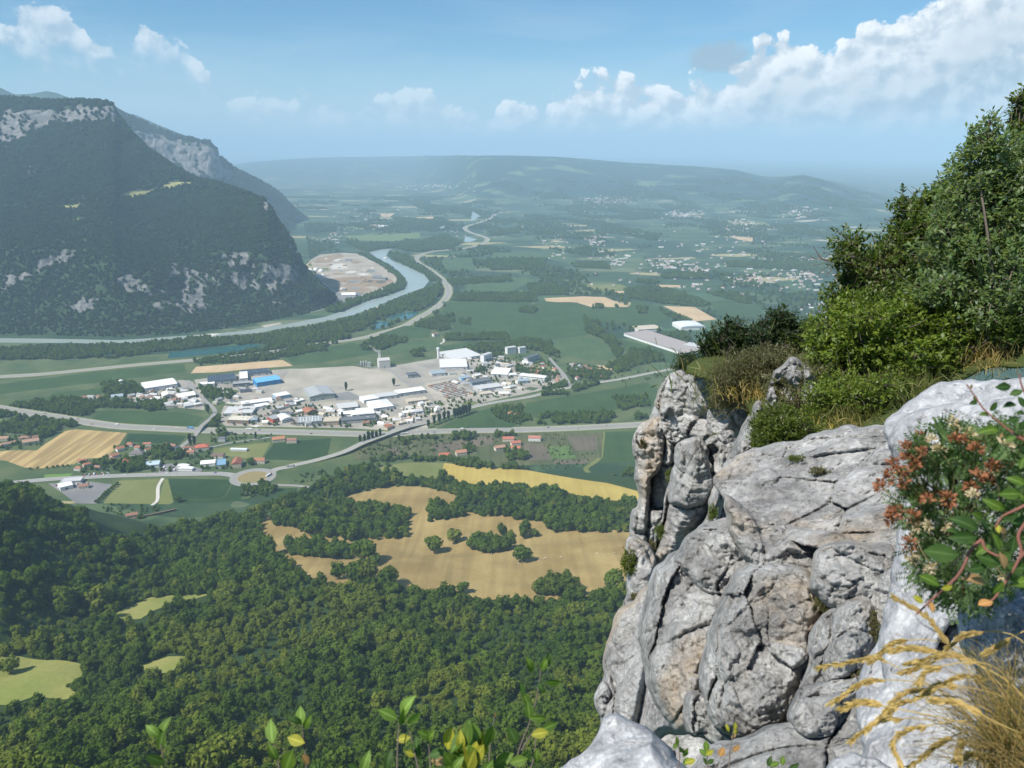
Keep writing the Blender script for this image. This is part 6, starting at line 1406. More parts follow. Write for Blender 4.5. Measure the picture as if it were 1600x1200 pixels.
# ------------------------------------------------------------------ the limestone cliff
def limestone():
    def b(g):
        p = g.pos()
        wv = g.vmath('ADD', p, g.vmath('SCALE', g.noise(p, 1.3, 3, .5, out='Color'), sc=.35))
        big = g.noise(wv, .45, 5, .6); mid = g.noise(wv, 2.2, 8, .66); fine = g.noise(p, 16, 6, .7)
        c = g.ramp(mid, [(.25, (.155, .152, .147)), (.40, (.285, .28, .272)), (.52, (.42, .415, .402)), (.66, (.58, .575, .56))])
        c = g.mix(g.math('MULTIPLY', g.smooth(big, .50, .70), .55), c, (.30, .295, .285))
        och = g.smooth(g.noise(g.mapping(p, (0, 0, 0), (.6, .6, .22)), 1.0, 5, .6), .56, .70)
        c = g.mix(g.math('MULTIPLY', och, .55), c, (.50, .37, .23))
        lich = g.smooth(g.noise(wv, 5.5, 6, .7), .60, .68)
        c = g.mix(g.math('MULTIPLY', lich, .55), c, (.145, .14, .13))
        wht = g.smooth(g.noise(g.vmath('ADD', wv, (7.1, 3.3, 1.7)), 3.4, 7, .72), .60, .68)
        c = g.mix(g.math('MULTIPLY', wht, .60), c, (.68, .67, .645))
        crk = g.voro(g.vmath('ADD', p, g.vmath('SCALE', g.noise(p, 2.5, 4, .6, out='Color'), sc=.5)), 1.3, 'DISTANCE_TO_EDGE')
        crl = g.math('SUBTRACT', 1.0, g.smooth(crk, .0, .018))
        c = g.mix(g.math('MULTIPLY', crl, .18), c, (.12, .11, .10))
        c = g.mix(1.0, c, g.ramp(fine, [(.30, .62), (.70, 1.28)]), 'MULTIPLY')
        strat = g.noise(g.mapping(p, (.25, .12, .3), (.7, .7, 7.0)), 1.6, 5, .65)
        hgt_ = g.math('ADD', g.math('MULTIPLY', g.noise(p, 9, 9, .72), .10), g.math('MULTIPLY', strat, .07))
        hgt_ = g.math('SUBTRACT', hgt_, g.math('MULTIPLY', crl, .016))
        return princ(g, c, .92, .15, g.bump(hgt_, .85, 1.0))
    return material('limestone', b)
def limestone_near():
    def b(g):
        p = g.pos(); n = g.noise(p, 9, 8, .7); n2 = g.noise(p, 40, 6, .7); n3 = g.noise(p, 3.1, 4, .6)
        c = g.ramp(n, [(.28, (.16, .162, .17)), (.42, (.29, .296, .31)), (.55, (.385, .392, .405)), (.68, (.56, .565, .565))])
        c = g.mix(g.math('MULTIPLY', g.smooth(n2, .52, .66), .4), c, (.70, .70, .69))
        c = g.mix(g.math('MULTIPLY', g.smooth(n3, .55, .7), .3), c, (.26, .25, .24))
        return princ(g, c, .92, .15, g.bump(g.math('ADD', g.math('MULTIPLY', n, .02), g.math('MULTIPLY', n2, .006)), .9, 1.0))
    return material('limestone_near', b)
M_rock = limestone(); M_rock_near = limestone_near()

def cells(P, s, seed):
    """nearest jittered lattice cell: offset from its centre, its random direction, and gap to the next cell"""
    Q = P/s; I = np.floor(Q); best = np.full(len(P), 9e9); sec = np.full(len(P), 9e9); off = np.zeros_like(Q); rd = np.zeros_like(Q); off0 = np.zeros(len(P))
    for a in (-1, 0, 1):
        for b in (-1, 0, 1):
            for c in (-1, 0, 1):
                J = I+np.array([a, b, c]); j = np.stack([_hash(J[:, 0], J[:, 1], J[:, 2], seed+k) for k in range(3)], -1)
                d = Q-(J+j); r2 = (d*d).sum(1); m = r2 < best
                sec = np.where(m, best, np.minimum(sec, r2)); best = np.where(m, r2, best)
                off[m] = d[m]; k = np.stack([_hash(J[:, 0], J[:, 1], J[:, 2], seed+9+k) for k in range(3)], -1)-.5
                rd[m] = k[m]; off0[m] = k[m][:, 0]
    return off, rd, np.sqrt(sec)-np.sqrt(best), off0
def rock_relief(P, s, seed, rough, facet, strata, vert=.75):
    x, y, z = P.T
    W = P + s*.25*np.stack([vnoise(x/s, y/s, z/s, seed+1), vnoise(x/s+7, y/s, z/s, seed+2), vnoise(x/s, y/s+5, z/s, seed+3)], -1)
    d = fbm(x/s, y/s, z/s, 4, seed+4)*.20
    off, rd, gap, o0 = cells(W*np.array([1, 1, vert]), s*.55, seed+11)
    d = d + facet*((off*rd).sum(1)*.50 + o0*.10) - facet*.10*np.exp(-(gap/.045)**2)*smoothstep((vnoise(x/s, y/s, z/s, seed+5)+.25)/.3)
    off, rd, gap, o0 = cells(W, s*.20, seed+23)
    d = d + facet*.22*((off*rd).sum(1)*.6 + o0*.16) - facet*.022*np.exp(-(gap/.07)**2)
    d = d + (.12*fbm(x*2.4/s, y*2.4/s, z*2.4/s, 4, seed+6, .55, True) + .070*fbm(x*8/s, y*8/s, z*8/s, 4, seed+7, .62)) + .028*fbm(x*24/s, y*24/s, z*24/s, 3, seed+17, .62, True)
    if vert < .5:                                        # jointed pillars: upright blocks with stepped faces
        u = (x*.85-y*.25)/s*2.0 + .35*fbm(x/s*.7, y/s*.7, z/s*.5, 2, seed+51); iu = np.floor(u); fu = u-iu
        v_ = z/s*1.15 + _hash(iu, iu*0, iu*0, seed+52)*3 + .25*fbm(x/s, y/s, z/s, 2, seed+53) + (fu-.5)*.35*(_hash(iu, iu*0+1, iu*0, seed+54)-.5)*2; iv = np.floor(v_); fv = v_-iv
        hsh = _hash(iu, iv, iu*0, seed+55)-.5
        gapu = np.exp(-(np.minimum(fu, 1-fu)/.05)**2); gapv = np.exp(-(np.minimum(fv, 1-fv)/.03)**2)
        d = d*.50 + hsh*.36 + (fu-.5)*.30*(_hash(iu, iv, iu*0+3, seed+56)-.35) - .15*gapu - .13*gapv
    if strata: d = d + strata*fbm(x*.8/s+z*.5/s, y*.8/s, z*6.5/s, 4, seed+8, .6, True)
    return d*rough*s
def outline(poly, seed, smooth_, jit):
    P = np.array(poly, float)
    if smooth_:
        n = len(P); out = []
        for i in range(n):
            a, b, c, d = P[i-1], P[i], P[(i+1) % n], P[(i+2) % n]
            L = max(2, int(np.linalg.norm(c-b)/5))
            for k in range(L):
                t = k/L; out.append(.5*((2*b)+(-a+c)*t+(2*a-5*b+4*c-d)*t*t+(-a+3*b-3*c+d)*t**3))
        P = np.array(out)
    else:
        out = []; n = len(P)
        for i in range(n):
            b, c = P[i], P[(i+1) % n]; L = max(1, int(np.linalg.norm(c-b)/5))
            for k in range(L): out.append(b+(c-b)*k/L)
        P = np.array(out)
    jx = fbm(P[:, 0]/26, P[:, 1]/26, 0, 3, seed)*jit; jy = fbm(P[:, 0]/26, P[:, 1]/26, 7, 3, seed+1)*jit
    return [(a+u, b+v) for (a, b), u, v in zip(P, jx, jy)]
CLIFF = None
def rock(name, poly, D, bulge, back, edge, s, seed, label=None, parent=None, tilt=(0, 0), rough=1.0, facet=.72, strata=.09, res=1.8, mat=None, smooth_=True, jit=6, power=.42, grow_=None, vert=None, ctr=None):
    pil = name in ('rock_pillar', 'rock_rib', 'rock_wall')
    if grow_ is None: grow_ = 15 if name in ('boulder', 'rock_layer') else 4 if pil else 7
    if vert is None: vert = .34 if pil else .75
    A = np.array(poly); c0 = A.mean(0); L_ = np.linalg.norm(A-c0, axis=1)[:, None]; poly = c0+(A-c0)*(1+grow_/np.maximum(L_, 20))
    pl = outline(poly, seed, smooth_, jit); A = np.array(pl)
    cx, cy_ = A.mean(0) if ctr is None else ctr; x0, y0 = A.min(0)-res; x1, y1 = A.max(0)+res
    X, Y = np.meshgrid(np.arange(x0, x1+res, res), np.arange(y0, y1+res, res)); sh = X.shape
    ins = inside(X, Y, pl); d, bx, by = edge_dist(X.ravel(), Y.ravel(), pl); d = d.reshape(sh)
    X = np.where(ins, X, bx.reshape(sh)); Y = np.where(ins, Y, by.reshape(sh)); d = np.where(ins, d, 0)
    nchip = {'boulder': 12, 'rock_slab': 14, 'rock_layer': 12, 'rock_wall': 18, 'near_rock': 16, 'rock_base': 14, 'rock_pillar': 14, 'rock_block': 8, 'rock_rib': 10}.get(name, 0)
    ee = np.clip(d/edge, 0, 1); Hg = (1-(1-ee)**2)**power; chip = np.full(sh, 9.0)
    if nchip:                                             # broken faces: planes that slice the swell flat
        cr = np.random.default_rng(seed+900); ok_ = np.argwhere(ins & (d > 8)); gy_, gx_ = np.gradient(Hg, res)
        for q_ in ok_[cr.choice(len(ok_), min(nchip, len(ok_)), replace=False)]:
            a_, b_ = q_; tw = cr.normal(size=2)*(.0012 if name == 'boulder' else .0035)*60/edge
            chip = np.minimum(chip, Hg[a_, b_]*cr.uniform(*((.90, .98) if name == 'boulder' else (.80, .95)))+(gx_[a_, b_]*.9+tw[0])*(X-X[a_, b_])+(gy_[a_, b_]*.9+tw[1])*(Y-Y[a_, b_]))
    chip = np.maximum(chip, .25).ravel()
    nr, nc = sh; fi = grid_faces(nr, nc); keep = ins.ravel()[fi].any(1); fi = fi[keep]
    used = np.unique(fi); mp = np.full(nr*nc, -1); mp[used] = np.arange(len(used)); fi = mp[fi]
    px, py, d, inn = X.ravel()[used], Y.ravel()[used], d.ravel()[used], ins.ravel()[used]
    e = np.clip(d/edge, 0, 1); e2 = np.clip(d/16.0, 0, 1); k2 = .16 if name in ('boulder', 'rock_slab', 'near_rock') else .38; prof = (1-k2)*np.minimum((1-(1-e)**2)**power, chip[used]) + k2*np.sqrt(1-(1-e2)**2)
    R = D*(1+tilt[0]*(px-cx)/100+tilt[1]*(py-cy_)/100)
    P0 = at_dist(px, py, R-bulge*prof)
    chp = None; disp = rock_relief(P0, s, seed*7, rough, facet*(1.0 if pil else 1), strata, vert)*np.clip(.35+d/(edge*.30), 0, 1)
    F_ = at_dist(px, py, R-bulge*prof-disp)
    Bk = at_dist(px, py, R+back*prof)
    n = len(used); bid = np.where(inn, np.arange(n)+n, np.arange(n))      # the rim is shared
    V = np.concatenate([F_, Bk]); Fa = np.concatenate([fi[:, ::-1], bid[fi]])
    me = fast_mesh(name, V, Fa, mat or M_rock, False)
    o = new_obj(name, me, parent)
    if label: o['label'] = label
    return o
SOIL = (14.6, 1330.0, 540.0, -.035, -.17)
def soilD(x, y): return SOIL[0]*(1+SOIL[3]*(x-SOIL[1])/100+SOIL[4]*(y-SOIL[2])/100)
K = lambda pts: C(9, pts)
core = K([(255, 130), (300, 95), (420, 110), (540, 160), (640, 270), (900, 240), (1270, 160), (1270, 1230), (60, 1230), (75, 1100), (80, 960), (110, 850), (150, 740), (200, 660), (190, 560), (180, 470), (200, 330), (220, 200)])
CLIFF = rock('cliff', core, 21, 1.0, 6, 60, 3.0, 2, None, None, (-.03, -.02), .8, 1.0, .04, 4.0)
CLIFF.name = 'cliff'; tag(CLIFF, 'pale grey limestone cliff with rounded blocks and deep cracks', None, None, 'structure')
Rk = lambda *a, **k: rock(*a, parent=CLIFF, **k)
# far pillars
Rk('rock_pillar', K([(238, 205), (225, 160), (262, 95), (300, 110), (312, 165), (300, 260), (270, 330), (255, 430), (235, 520), (215, 560), (185, 585), (158, 540), (156, 470), (178, 430), (175, 330), (190, 240)]), 18.5, 1.3, 2, 24, 2.2, 3, power=.32, tilt=(-.02, .03), label='outermost tall rock pillar standing over the valley')
Rk('rock_pillar', K([(290, 170), (330, 90), (395, 95), (430, 160), (455, 215), (450, 300), (405, 330), (380, 350), (350, 290), (310, 275), (285, 330), (262, 420), (250, 330), (275, 240)]), 17.6, 1.2, 2, 22, 1.9, 4, power=.32, tilt=(-.02, .03), label='second rock pillar with stepped blocks at its top')
Rk('rock_pillar', K([(300, 300), (330, 268), (362, 290), (378, 345), (385, 440), (372, 500), (330, 535), (290, 575), (262, 620), (225, 690), (205, 640), (222, 560), (250, 470), (268, 380)]), 16, 1.2, 2, 22, 1.7, 5, power=.32, tilt=(-.02, .03), facet=1.2, label='angular rock prism in the middle of the pillars')
Rk('rock_block', K([(300, 105), (338, 86), (356, 100), (352, 140), (330, 155), (305, 160), (288, 140)]), 17.2, .6, .8, 9, .8, 6); Rk('rock_block', K([(262, 92), (292, 82), (305, 105), (290, 140), (262, 150), (250, 120)]), 17.6, .6, .8, 9, .8, 7)
Rk('rock_block', K([(360, 112), (395, 92), (425, 120), (415, 160), (370, 175), (345, 150)]), 16.8, .7, .8, 9, .9, 8); Rk('rock_block', K([(395, 190), (450, 180), (470, 215), (450, 250), (405, 255), (385, 225)]), 16.2, .7, .8, 9, .9, 9)
Rk('rock_block', K([(445, 118), (480, 108), (500, 140), (490, 200), (470, 230), (450, 190)]), 15.8, .7, .8, 9, .9, 10); Rk('rock_block', K([(330, 65), (372, 50), (398, 70), (380, 95), (340, 92)]), 18, .5, .8, 14, .8, 11)
Rk('rock_block', K([(300, 285), (345, 275), (368, 310), (350, 355), (305, 350), (290, 320)]), 15.3, .6, .8, 9, .8, 41, facet=1.3); Rk('rock_block', K([(385, 265), (430, 255), (448, 290), (430, 330), (398, 335), (378, 300)]), 15.5, .6, .8, 9, .8, 42, facet=1.3)
Rk('rock_rib', K([(420, 360), (445, 290), (475, 240), (500, 180), (525, 170), (540, 230), (525, 290), (480, 320), (440, 370), (420, 430), (395, 480), (378, 500), (388, 430)]), 13.2, 1.2, 2, 35, 1.3, 12, tilt=(-.02, -.02), facet=1.2, label='broken pale rib between the pillars and the slab')
Rk('rock_block', K([(545, 155), (565, 90), (610, 45), (655, 70), (690, 130), (705, 170), (640, 175), (560, 185)]), soilD(1240, 620)*.97, .5, 1.5, 22, 1.2, 13, facet=1.3, label='pale outcrop poking out of the bushes')
Rk('rock_wall', K([(250, 150), (310, 92), (420, 105), (500, 150), (540, 190), (530, 300), (470, 350), (420, 440), (385, 500), (330, 560), (270, 640), (225, 720), (195, 660), (210, 560), (240, 420), (250, 300)]), 19.2, 1.0, 3, 30, 1.8, 44, tilt=(-.03, .02), power=.3, label='jointed rock wall behind the pillars')
Rk('rock_pillar', K([(395, 330), (430, 300), (452, 320), (448, 380), (420, 440), (392, 500), (360, 545), (340, 540), (372, 470), (384, 400)]), 15.2, .8, 1.5, 18, 1.3, 45, power=.32, label='narrow rock pillar beside the slab')
Rk('rock_block', K([(262, 150), (300, 140), (318, 190), (300, 250), (268, 260), (250, 210)]), 17.4, .7, .9, 10, 1.0, 46, facet=1.2)
Rk('rock_block', K([(180, 250), (225, 215), (245, 260), (235, 330), (200, 370), (176, 330)]), 17.8, .7, .9, 11, 1.0, 47, facet=1.2)
# lower wall
Rk('rock_wall', K([(150, 740), (205, 680), (232, 700), (248, 800), (285, 900), (335, 1000), (365, 1070), (320, 1095), (255, 1105), (215, 1130), (150, 1180), (40, 1230), (62, 1120), (72, 1060), (75, 1010), (85, 920), (90, 850), (128, 760)]), 13.5, 1.8, 2.5, 70, 1.8, 14, tilt=(-.03, -.02), strata=.04, label='lower flank of the cliff dropping to the forest')
Rk('rock_block', K([(58, 985), (75, 965), (95, 985), (92, 1025), (72, 1040), (56, 1010)]), 13.2, .5, .6, 14, .6, 15)
Rk('rock_wall', K([(150, 560), (205, 575), (222, 640), (215, 720), (190, 790), (140, 800), (120, 770), (150, 690)]), 15, 1.2, 2, 40, 1.4, 16)
# rounded boulders
Rk('boulder', K([(225, 690), (255, 640), (305, 600), (350, 655), (405, 705), (425, 760), (390, 830), (382, 930), (388, 1025), (340, 1072), (270, 1050), (232, 985), (212, 900), (205, 800)]), 9.2, 1.2, 1.6, 70, 1.25, 17, tilt=(-.04, -.02), strata=.05, label='tall rounded boulder left of the biggest one')
Rk('boulder', K([(300, 600), (355, 545), (440, 512), (488, 545), (505, 600), (465, 645), (432, 695), (395, 695), (345, 660), (312, 628)]), 9.0, .9, 1.3, 50, 1.0, 18, tilt=(0, -.03), label='smooth dome shaped boulder under the slab')
Rk('boulder', K([(425, 735), (468, 652), (540, 618), (615, 638), (685, 690), (708, 765), (698, 850), (668, 925), (645, 1000), (600, 1062), (520, 1105), (465, 1098), (405, 1050), (378, 980), (374, 900), (395, 830), (412, 780)]), 7.4, 1.15, 1.6, 95, 1.15, 19, tilt=(0, -.02), strata=.06, label='biggest rounded boulder in the middle of the cliff')
Rk('boulder', K([(688, 830), (755, 748), (822, 740), (838, 785), (828, 865), (800, 930), (722, 962), (662, 972), (652, 945), (682, 890)]), 6.4, .65, 1.0, 55, .8, 20, strata=.05, label='upper boulder right of the biggest one')
Rk('boulder', K([(628, 1045), (660, 985), (725, 972), (792, 955), (803, 1000), (752, 1052), (722, 1092), (660, 1098)]), 6.0, .5, .9, 40, .7, 21, label='small boulder below the upper boulder')
Rk('boulder', K([(330, 1000), (380, 1020), (410, 1060), (470, 1100), (430, 1140), (380, 1100), (340, 1085)]), 7.8, .5, .9, 30, .7, 22)
# the slab and its layers
Rk('rock_layer', K([(440, 440), (540, 510), (650, 560), (728, 588), (695, 650), (662, 684), (600, 682), (538, 640), (478, 572), (450, 510)]), 7.5, .6, 1.4, 40, .9, 23, tilt=(0, -.03), strata=.10, label='undercut rock layer below the slab edge')
Rk('rock_layer', K([(715, 590), (790, 580), (915, 595), (895, 685), (832, 745), (755, 735), (688, 695), (700, 640)]), 6.6, .6, 1.4, 45, .9, 24, tilt=(0, -.03), strata=.10, label='overhanging rock layer right of the undercut layer')
Rk('rock_slab', K([(405, 380), (440, 338), (492, 305), (560, 288), (640, 278), (735, 250), (800, 238), (885, 232), (960, 240), (1000, 300), (980, 460), (930, 600), (850, 592), (760, 582), (650, 560), (555, 518), (470, 462), (432, 430)]), 7.9, .6, 1.2, 34, 1.2, 25, power=.36, tilt=(-.03, -.15), rough=.7, strata=.03, label='broad flat slab crowning the boulders')
Rk('rock_base', K([(380, 1150), (470, 1110), (620, 1070), (700, 1095), (790, 1010), (850, 900), (940, 860), (1000, 1000), (1000, 1260), (380, 1260)]), 5.8, .5, 1.2, 60, 1.0, 26, tilt=(-.02, -.04), rough=.7, label='rough rock shelf below the boulders')
Rk('rock_base', K([(800, 1000), (840, 720), (900, 640), (980, 560), (1000, 900), (900, 1100), (820, 1130)]), 6.2, .4, 1.0, 40, .8, 27, tilt=(-.02, 0))
for i, (x, y, w_) in enumerate([(858, 262, 14), (842, 285, 10), (885, 290, 18), (870, 270, 9), (820, 262, 8), (800, 275, 7), (890, 255, 10)]):
    Rk('stone', K([(x-w_, y), (x-w_*.3, y-w_*.7), (x+w_*.7, y-w_*.6), (x+w_, y+w_*.2), (x+w_*.2, y+w_*.7), (x-w_*.7, y+w_*.5)]), 8.9, .10, .12, w_*.5, .2, 60+i, jit=2, rough=.6)
# near rocks beside the eye
near = dict(mat=M_rock_near, facet=.35)
Rk('near_rock', C(0, [(1392, 690), (1420, 655), (1470, 640), (1560, 632), (1640, 625), (1640, 960), (1560, 965), (1500, 960), (1470, 990), (1440, 1080), (1400, 1130), (1385, 1100), (1378, 1000), (1392, 920), (1405, 850), (1412, 780)]), 2.6, .25, .8, 60, .5, 28, tilt=(-.06, -.05), rough=.55, strata=.02, label='pale near rock behind the flowers', **near)
Rk('near_rock', C(0, [(1386, 662), (1440, 622), (1482, 604), (1560, 598), (1640, 598), (1640, 668), (1560, 676), (1480, 690), (1410, 706), (1392, 690)]), 5.2, .3, .7, 30, .7, 29, tilt=(-.03, -.12), rough=.6, label='flat pale rock at the edge of the grass', **near)
Rk('near_rock', C(0, [(1505, 935), (1540, 912), (1640, 900), (1640, 1085), (1590, 1075), (1535, 1045), (1505, 1000)]), 1.9, .2, .5, 40, .35, 30, tilt=(-.05, -.06), rough=.6, label='white spotted near rock under the leaves', **near)
Rk('near_rock', C(0, [(1345, 1075), (1390, 985), (1440, 960), (1500, 985), (1560, 1060), (1640, 1090), (1640, 1260), (1330, 1260), (1350, 1180)]), 2.3, .25, .6, 60, .45, 31, tilt=(-.04, -.08), rough=.6, label='near rock shadowed by the dry grass', **near)
Rk('near_rock', C(0, [(860, 1215), (900, 1188), (928, 1170), (945, 1130), (975, 1128), (1020, 1150), (1052, 1180), (1075, 1240), (840, 1260)]), 2.9, .25, .8, 45, .5, 32, tilt=(0, -.05), rough=.5, label='pale rounded near rock at the lower frame edge', **near)
Rk('near_rock', C(0, [(1290, 1215), (1310, 1190), (1350, 1185), (1390, 1205), (1400, 1260), (1285, 1260)]), 2.0, .12, .4, 25, .3, 33, rough=.5, **near)

# ------------------------------------------------------------------ plants on the cliff and beside the eye
CR, CU, CT = np.array([1., 0, 0]), np.array([0, SP, CP]), np.array([0, -CP, SP])      # right, up, towards the eye
def near_leaf(name, a, b, back=None, transl=.35, gloss=.45):
    def f(g):
        r = g.attr('rnd'); c = g.mix(r, a, b)
        c = g.mix(1.0, c, g.ramp(g.noise(g.pos(), 3.0, 3, .6), [(.3, .75), (.7, 1.2)]), 'MULTIPLY')
        rib = g.math('MULTIPLY', g.smooth(g.attr('rib'), .72, 1.0), .55)
        c = g.mix(rib, c, tuple(min(.9, q*1.9+.03) for q in b))
        if back:
            bf = N(g.nt, 'ShaderNodeNewGeometry').outputs['Backfacing']; c = g.mix(bf, c, back)
        p = N(g.nt, 'ShaderNodeBsdfPrincipled'); g.put(p.inputs['Base Color'], c); p.inputs['Roughness'].default_value = gloss; p.inputs['Specular IOR Level'].default_value = .35
        tr = N(g.nt, 'ShaderNodeBsdfTranslucent'); g.put(tr.inputs[0], g.mix(1.0, c, (1.5, 1.6, .5), 'MULTIPLY'))
        m = N(g.nt, 'ShaderNodeMixShader'); m.inputs[0].default_value = transl; g.L.new(p.outputs[0], m.inputs[1]); g.L.new(tr.outputs[0], m.inputs[2]); return m.outputs[0]
    return material(name, f)
L_oak = near_leaf('oak_leaf', (.040, .078, .014), (.125, .170, .030))
L_white = near_leaf('whitebeam_leaf', (.070, .125, .036), (.150, .215, .075), (.26, .31, .21))
L_bright = near_leaf('bright_leaf', (.075, .130, .016), (.185, .235, .034))
L_dark = near_leaf('dark_shrub_leaf', (.016, .034, .012), (.045, .072, .022))
L_dry = near_leaf('dry_shrub_leaf', (.085, .090, .040), (.165, .155, .070))
L_box = near_leaf('box_leaf', (.055, .085, .012), (.135, .165, .025))
L_grass = near_leaf('grass_blade', (.085, .125, .025), (.25, .22, .085))
L_straw = near_leaf('straw', (.44, .32, .13), (.66, .50, .22), None, .5, .7)
L_moss = near_leaf('moss', (.060, .060, .018), (.115, .105, .035), None, .1, .9)
M_twig = plain('twig_bark', (.13, .105, .085), .9, .3, 8.0); M_red = plain('red_stem', (.20, .085, .06), .7, .2, 20.)
M_soil = field_mat('cliff_soil', (.040, .055, .018), (.085, .100, .034))

def leaf_quads(P, D, U, L, Wd, rng):
    """folded rhombic leaves: root P, direction D, face normal U"""
    n = len(P); S = np.cross(D, U); S /= np.linalg.norm(S, axis=1)[:, None]+1e-9; U = np.cross(S, D)
    l = (L*rng.uniform(.65, 1.25, n))[:, None]; w = l*Wd*rng.uniform(.8, 1.2, (n, 1)); cup = rng.uniform(-.10, .28, (n, 1))*l
    a = P; b = P+D*l*.55+S*w*.5+U*cup*.5; c = P+D*l-U*cup*.4; d = P+D*l*.55-S*w*.5+U*cup*.5
    return np.stack([a, b, c, d], 1).reshape(-1, 3), np.arange(4*n).reshape(n, 4)
def tubes(paths, n=6):
    Vs, Fs = [], []; off = 0; a = np.linspace(0, 2*math.pi, n, endpoint=False)
    for pts, rad in paths:
        pts = np.asarray(pts, float); d = np.gradient(pts, axis=0); d /= np.linalg.norm(d, axis=1)[:, None]+1e-12
        rad = np.linspace(rad[0], rad[-1], len(pts)) if len(rad) == 2 else np.asarray(rad)
        u = np.cross(d, np.array([.31, .2, .93])); u /= np.linalg.norm(u, axis=1)[:, None]+1e-9; v = np.cross(d, u)
        Vs.append((pts[:, None]+rad[:, None, None]*(np.cos(a)[None, :, None]*u[:, None]+np.sin(a)[None, :, None]*v[:, None])).reshape(-1, 3))
        m = len(pts)
        i = (np.arange(m-1)[:, None]*n+np.arange(n)[None]).ravel(); j = (np.arange(m-1)[:, None]*n+(np.arange(n)[None]+1) % n).ravel()
        Fs.append(np.stack([i, j, j+n, i+n], -1)+off); off += m*n
    return np.concatenate(Vs), np.concatenate(Fs)
def bend(a, b, sag, rng, n=6):
    a, b = np.asarray(a), np.asarray(b); t = np.linspace(0, 1, n)[:, None]; L = np.linalg.norm(b-a)
    return a+(b-a)*t+np.sin(t*math.pi)*(np.array([0, 0, -sag])+rng.normal(size=3)*.10)*L
def foliage_obj(name, V, Fq, mat, parent, rng):
    me = fast_mesh(name, V, Fq, mat); set_attr(me, 'rnd', np.repeat(rng.random(len(Fq)), 4)); o = new_obj(name, me, parent); return o
def shrub(name, label, k, blobs, D, leaf, ratio, mat, base, seed, cov=2.6, cat='shrub', twig=6, group=None, droop=.1, thick=.035, bare=()):
    """blobs: outline lumps (view k); D: metres away; leaf: leaf length in metres; base: where the stem leaves the ground"""
    rng = np.random.default_rng(seed); sc = 1/CROPS[k][2]
    bp = C(k, [base])[0]
    if k == 12 and 'SOIL_PX' in globals() and inside(np.array([bp[0]]), np.array([bp[1]]), SOIL_PX)[0]: D = soilD(*bp)*.985
    b0 = at_dist(*[np.array(v) for v in C(k, [base])[0]], D); root = empty(name, tuple(b0)); tag(root, label, cat, group)
    LV, LF, n0, paths = [], [], 0, []
    for bi, bl in enumerate(blobs):
        x, y, rx, ry = bl[:4]; g_ = 1.0 if cat == 'plant' else 1.16; rx *= g_; ry *= g_; cov_ = cov*(1.0 if cat == 'plant' else 1.12); dd = D*(1+(bl[4] if len(bl) > 4 else rng.uniform(-.03, .03)))
        c = at_dist(*[np.array(v) for v in C(k, [(x, y)])[0]], dd); m = dd/F
        RX, RY = rx*sc*m, ry*sc*m; RZ = (RX+RY)*.55
        area = math.pi*RX*RY; nl = int(cov_*area/(.5*leaf*leaf*ratio*.62)); nt = max(4, nl//9)
        v = rng.normal(size=(nt, 3)); v /= np.linalg.norm(v, axis=1)[:, None]; rad = rng.uniform(.25, 1, (nt, 1))**.42
        lump = 1+.42*vnoise(v[:, 0]*2.2+bi*9, v[:, 1]*2.2, v[:, 2]*2.2, seed)[:, None]
        ax = v*rad*lump; P = c+CR*ax[:, :1]*RX+CU*ax[:, 1:2]*RY+CT*ax[:, 2:3]*RZ
        out = CR*v[:, :1]+CU*v[:, 1:2]+CT*v[:, 2:3]
        dr = out*.75+np.array([0, 0, .55])+rng.normal(size=(nt, 3))*.45; dr /= np.linalg.norm(dr, axis=1)[:, None]
        tl = leaf*twig*.55*rng.uniform(.6, 1.3, (nt, 1))
        for j in range(9):
            f = j/8; q = P-dr*tl*(1-f)
            side = np.cross(dr, rng.normal(size=(nt, 3))); side /= np.linalg.norm(side, axis=1)[:, None]+1e-9
            ld = dr*(.45+.5*f)+side*.8; ld[:, 2] -= droop; ld /= np.linalg.norm(ld, axis=1)[:, None]
            up = np.array([0, 0, 1.0])+SUNV*.3+rng.normal(size=(nt, 3))*.55
            V, Fq = leaf_quads(q, ld, up/np.linalg.norm(up, axis=1)[:, None], leaf, ratio, rng); LV.append(V); LF.append(Fq+n0); n0 += len(V)
        br = bend(b0, c, -.06, rng); r0 = thick*(.7+.3*rng.random()); paths.append((br, (r0, r0*.4)))
        for t_ in rng.choice(nt, min(nt, 9), replace=False): paths.append((bend(c, P[t_], .02, rng, 5), (r0*.4, r0*.10)))
        for t_ in rng.choice(nt, min(nt, 26), replace=False): paths.append((np.stack([P[t_]-dr[t_]*tl[t_]*1.6, P[t_]-dr[t_]*tl[t_]*.5, P[t_]]), (leaf*.05, leaf*.02)))
    for pl in bare:
        q = np.array([at_dist(a, b, D) for a, b in C(k, pl)]); paths.append((catmull3(q), (thick*.55, thick*.08)))
    V, Fq = tubes(paths, 5); new_obj('branches', fast_mesh('branches', V, Fq, M_twig, True), root)
    o = foliage_obj('foliage', np.concatenate(LV), np.concatenate(LF), mat, root, rng); o['kind'] = 'stuff'
    # object space: keep the root at the base
    for ch in root.children: ch.matrix_parent_inverse = root.matrix_basis.inverted() if False else Matrix.Translation(-Vector(b0))
    return root
def catmull3(P, n=5):
    P = np.asarray(P, float); Q = np.vstack([2*P[0]-P[1], P, 2*P[-1]-P[-2]]); out = []
    for i in range(1, len(Q)-2):
        for k in range(n):
            t = k/n; a, b, c, d = Q[i-1], Q[i], Q[i+1], Q[i+2]; out.append(.5*((2*b)+(-a+c)*t+(2*a-5*b+4*c-d)*t*t+(-a+3*b-3*c+d)*t**3))
    out.append(P[-1]); return np.array(out)
SUNV = np.array(SUN_DIR[:])

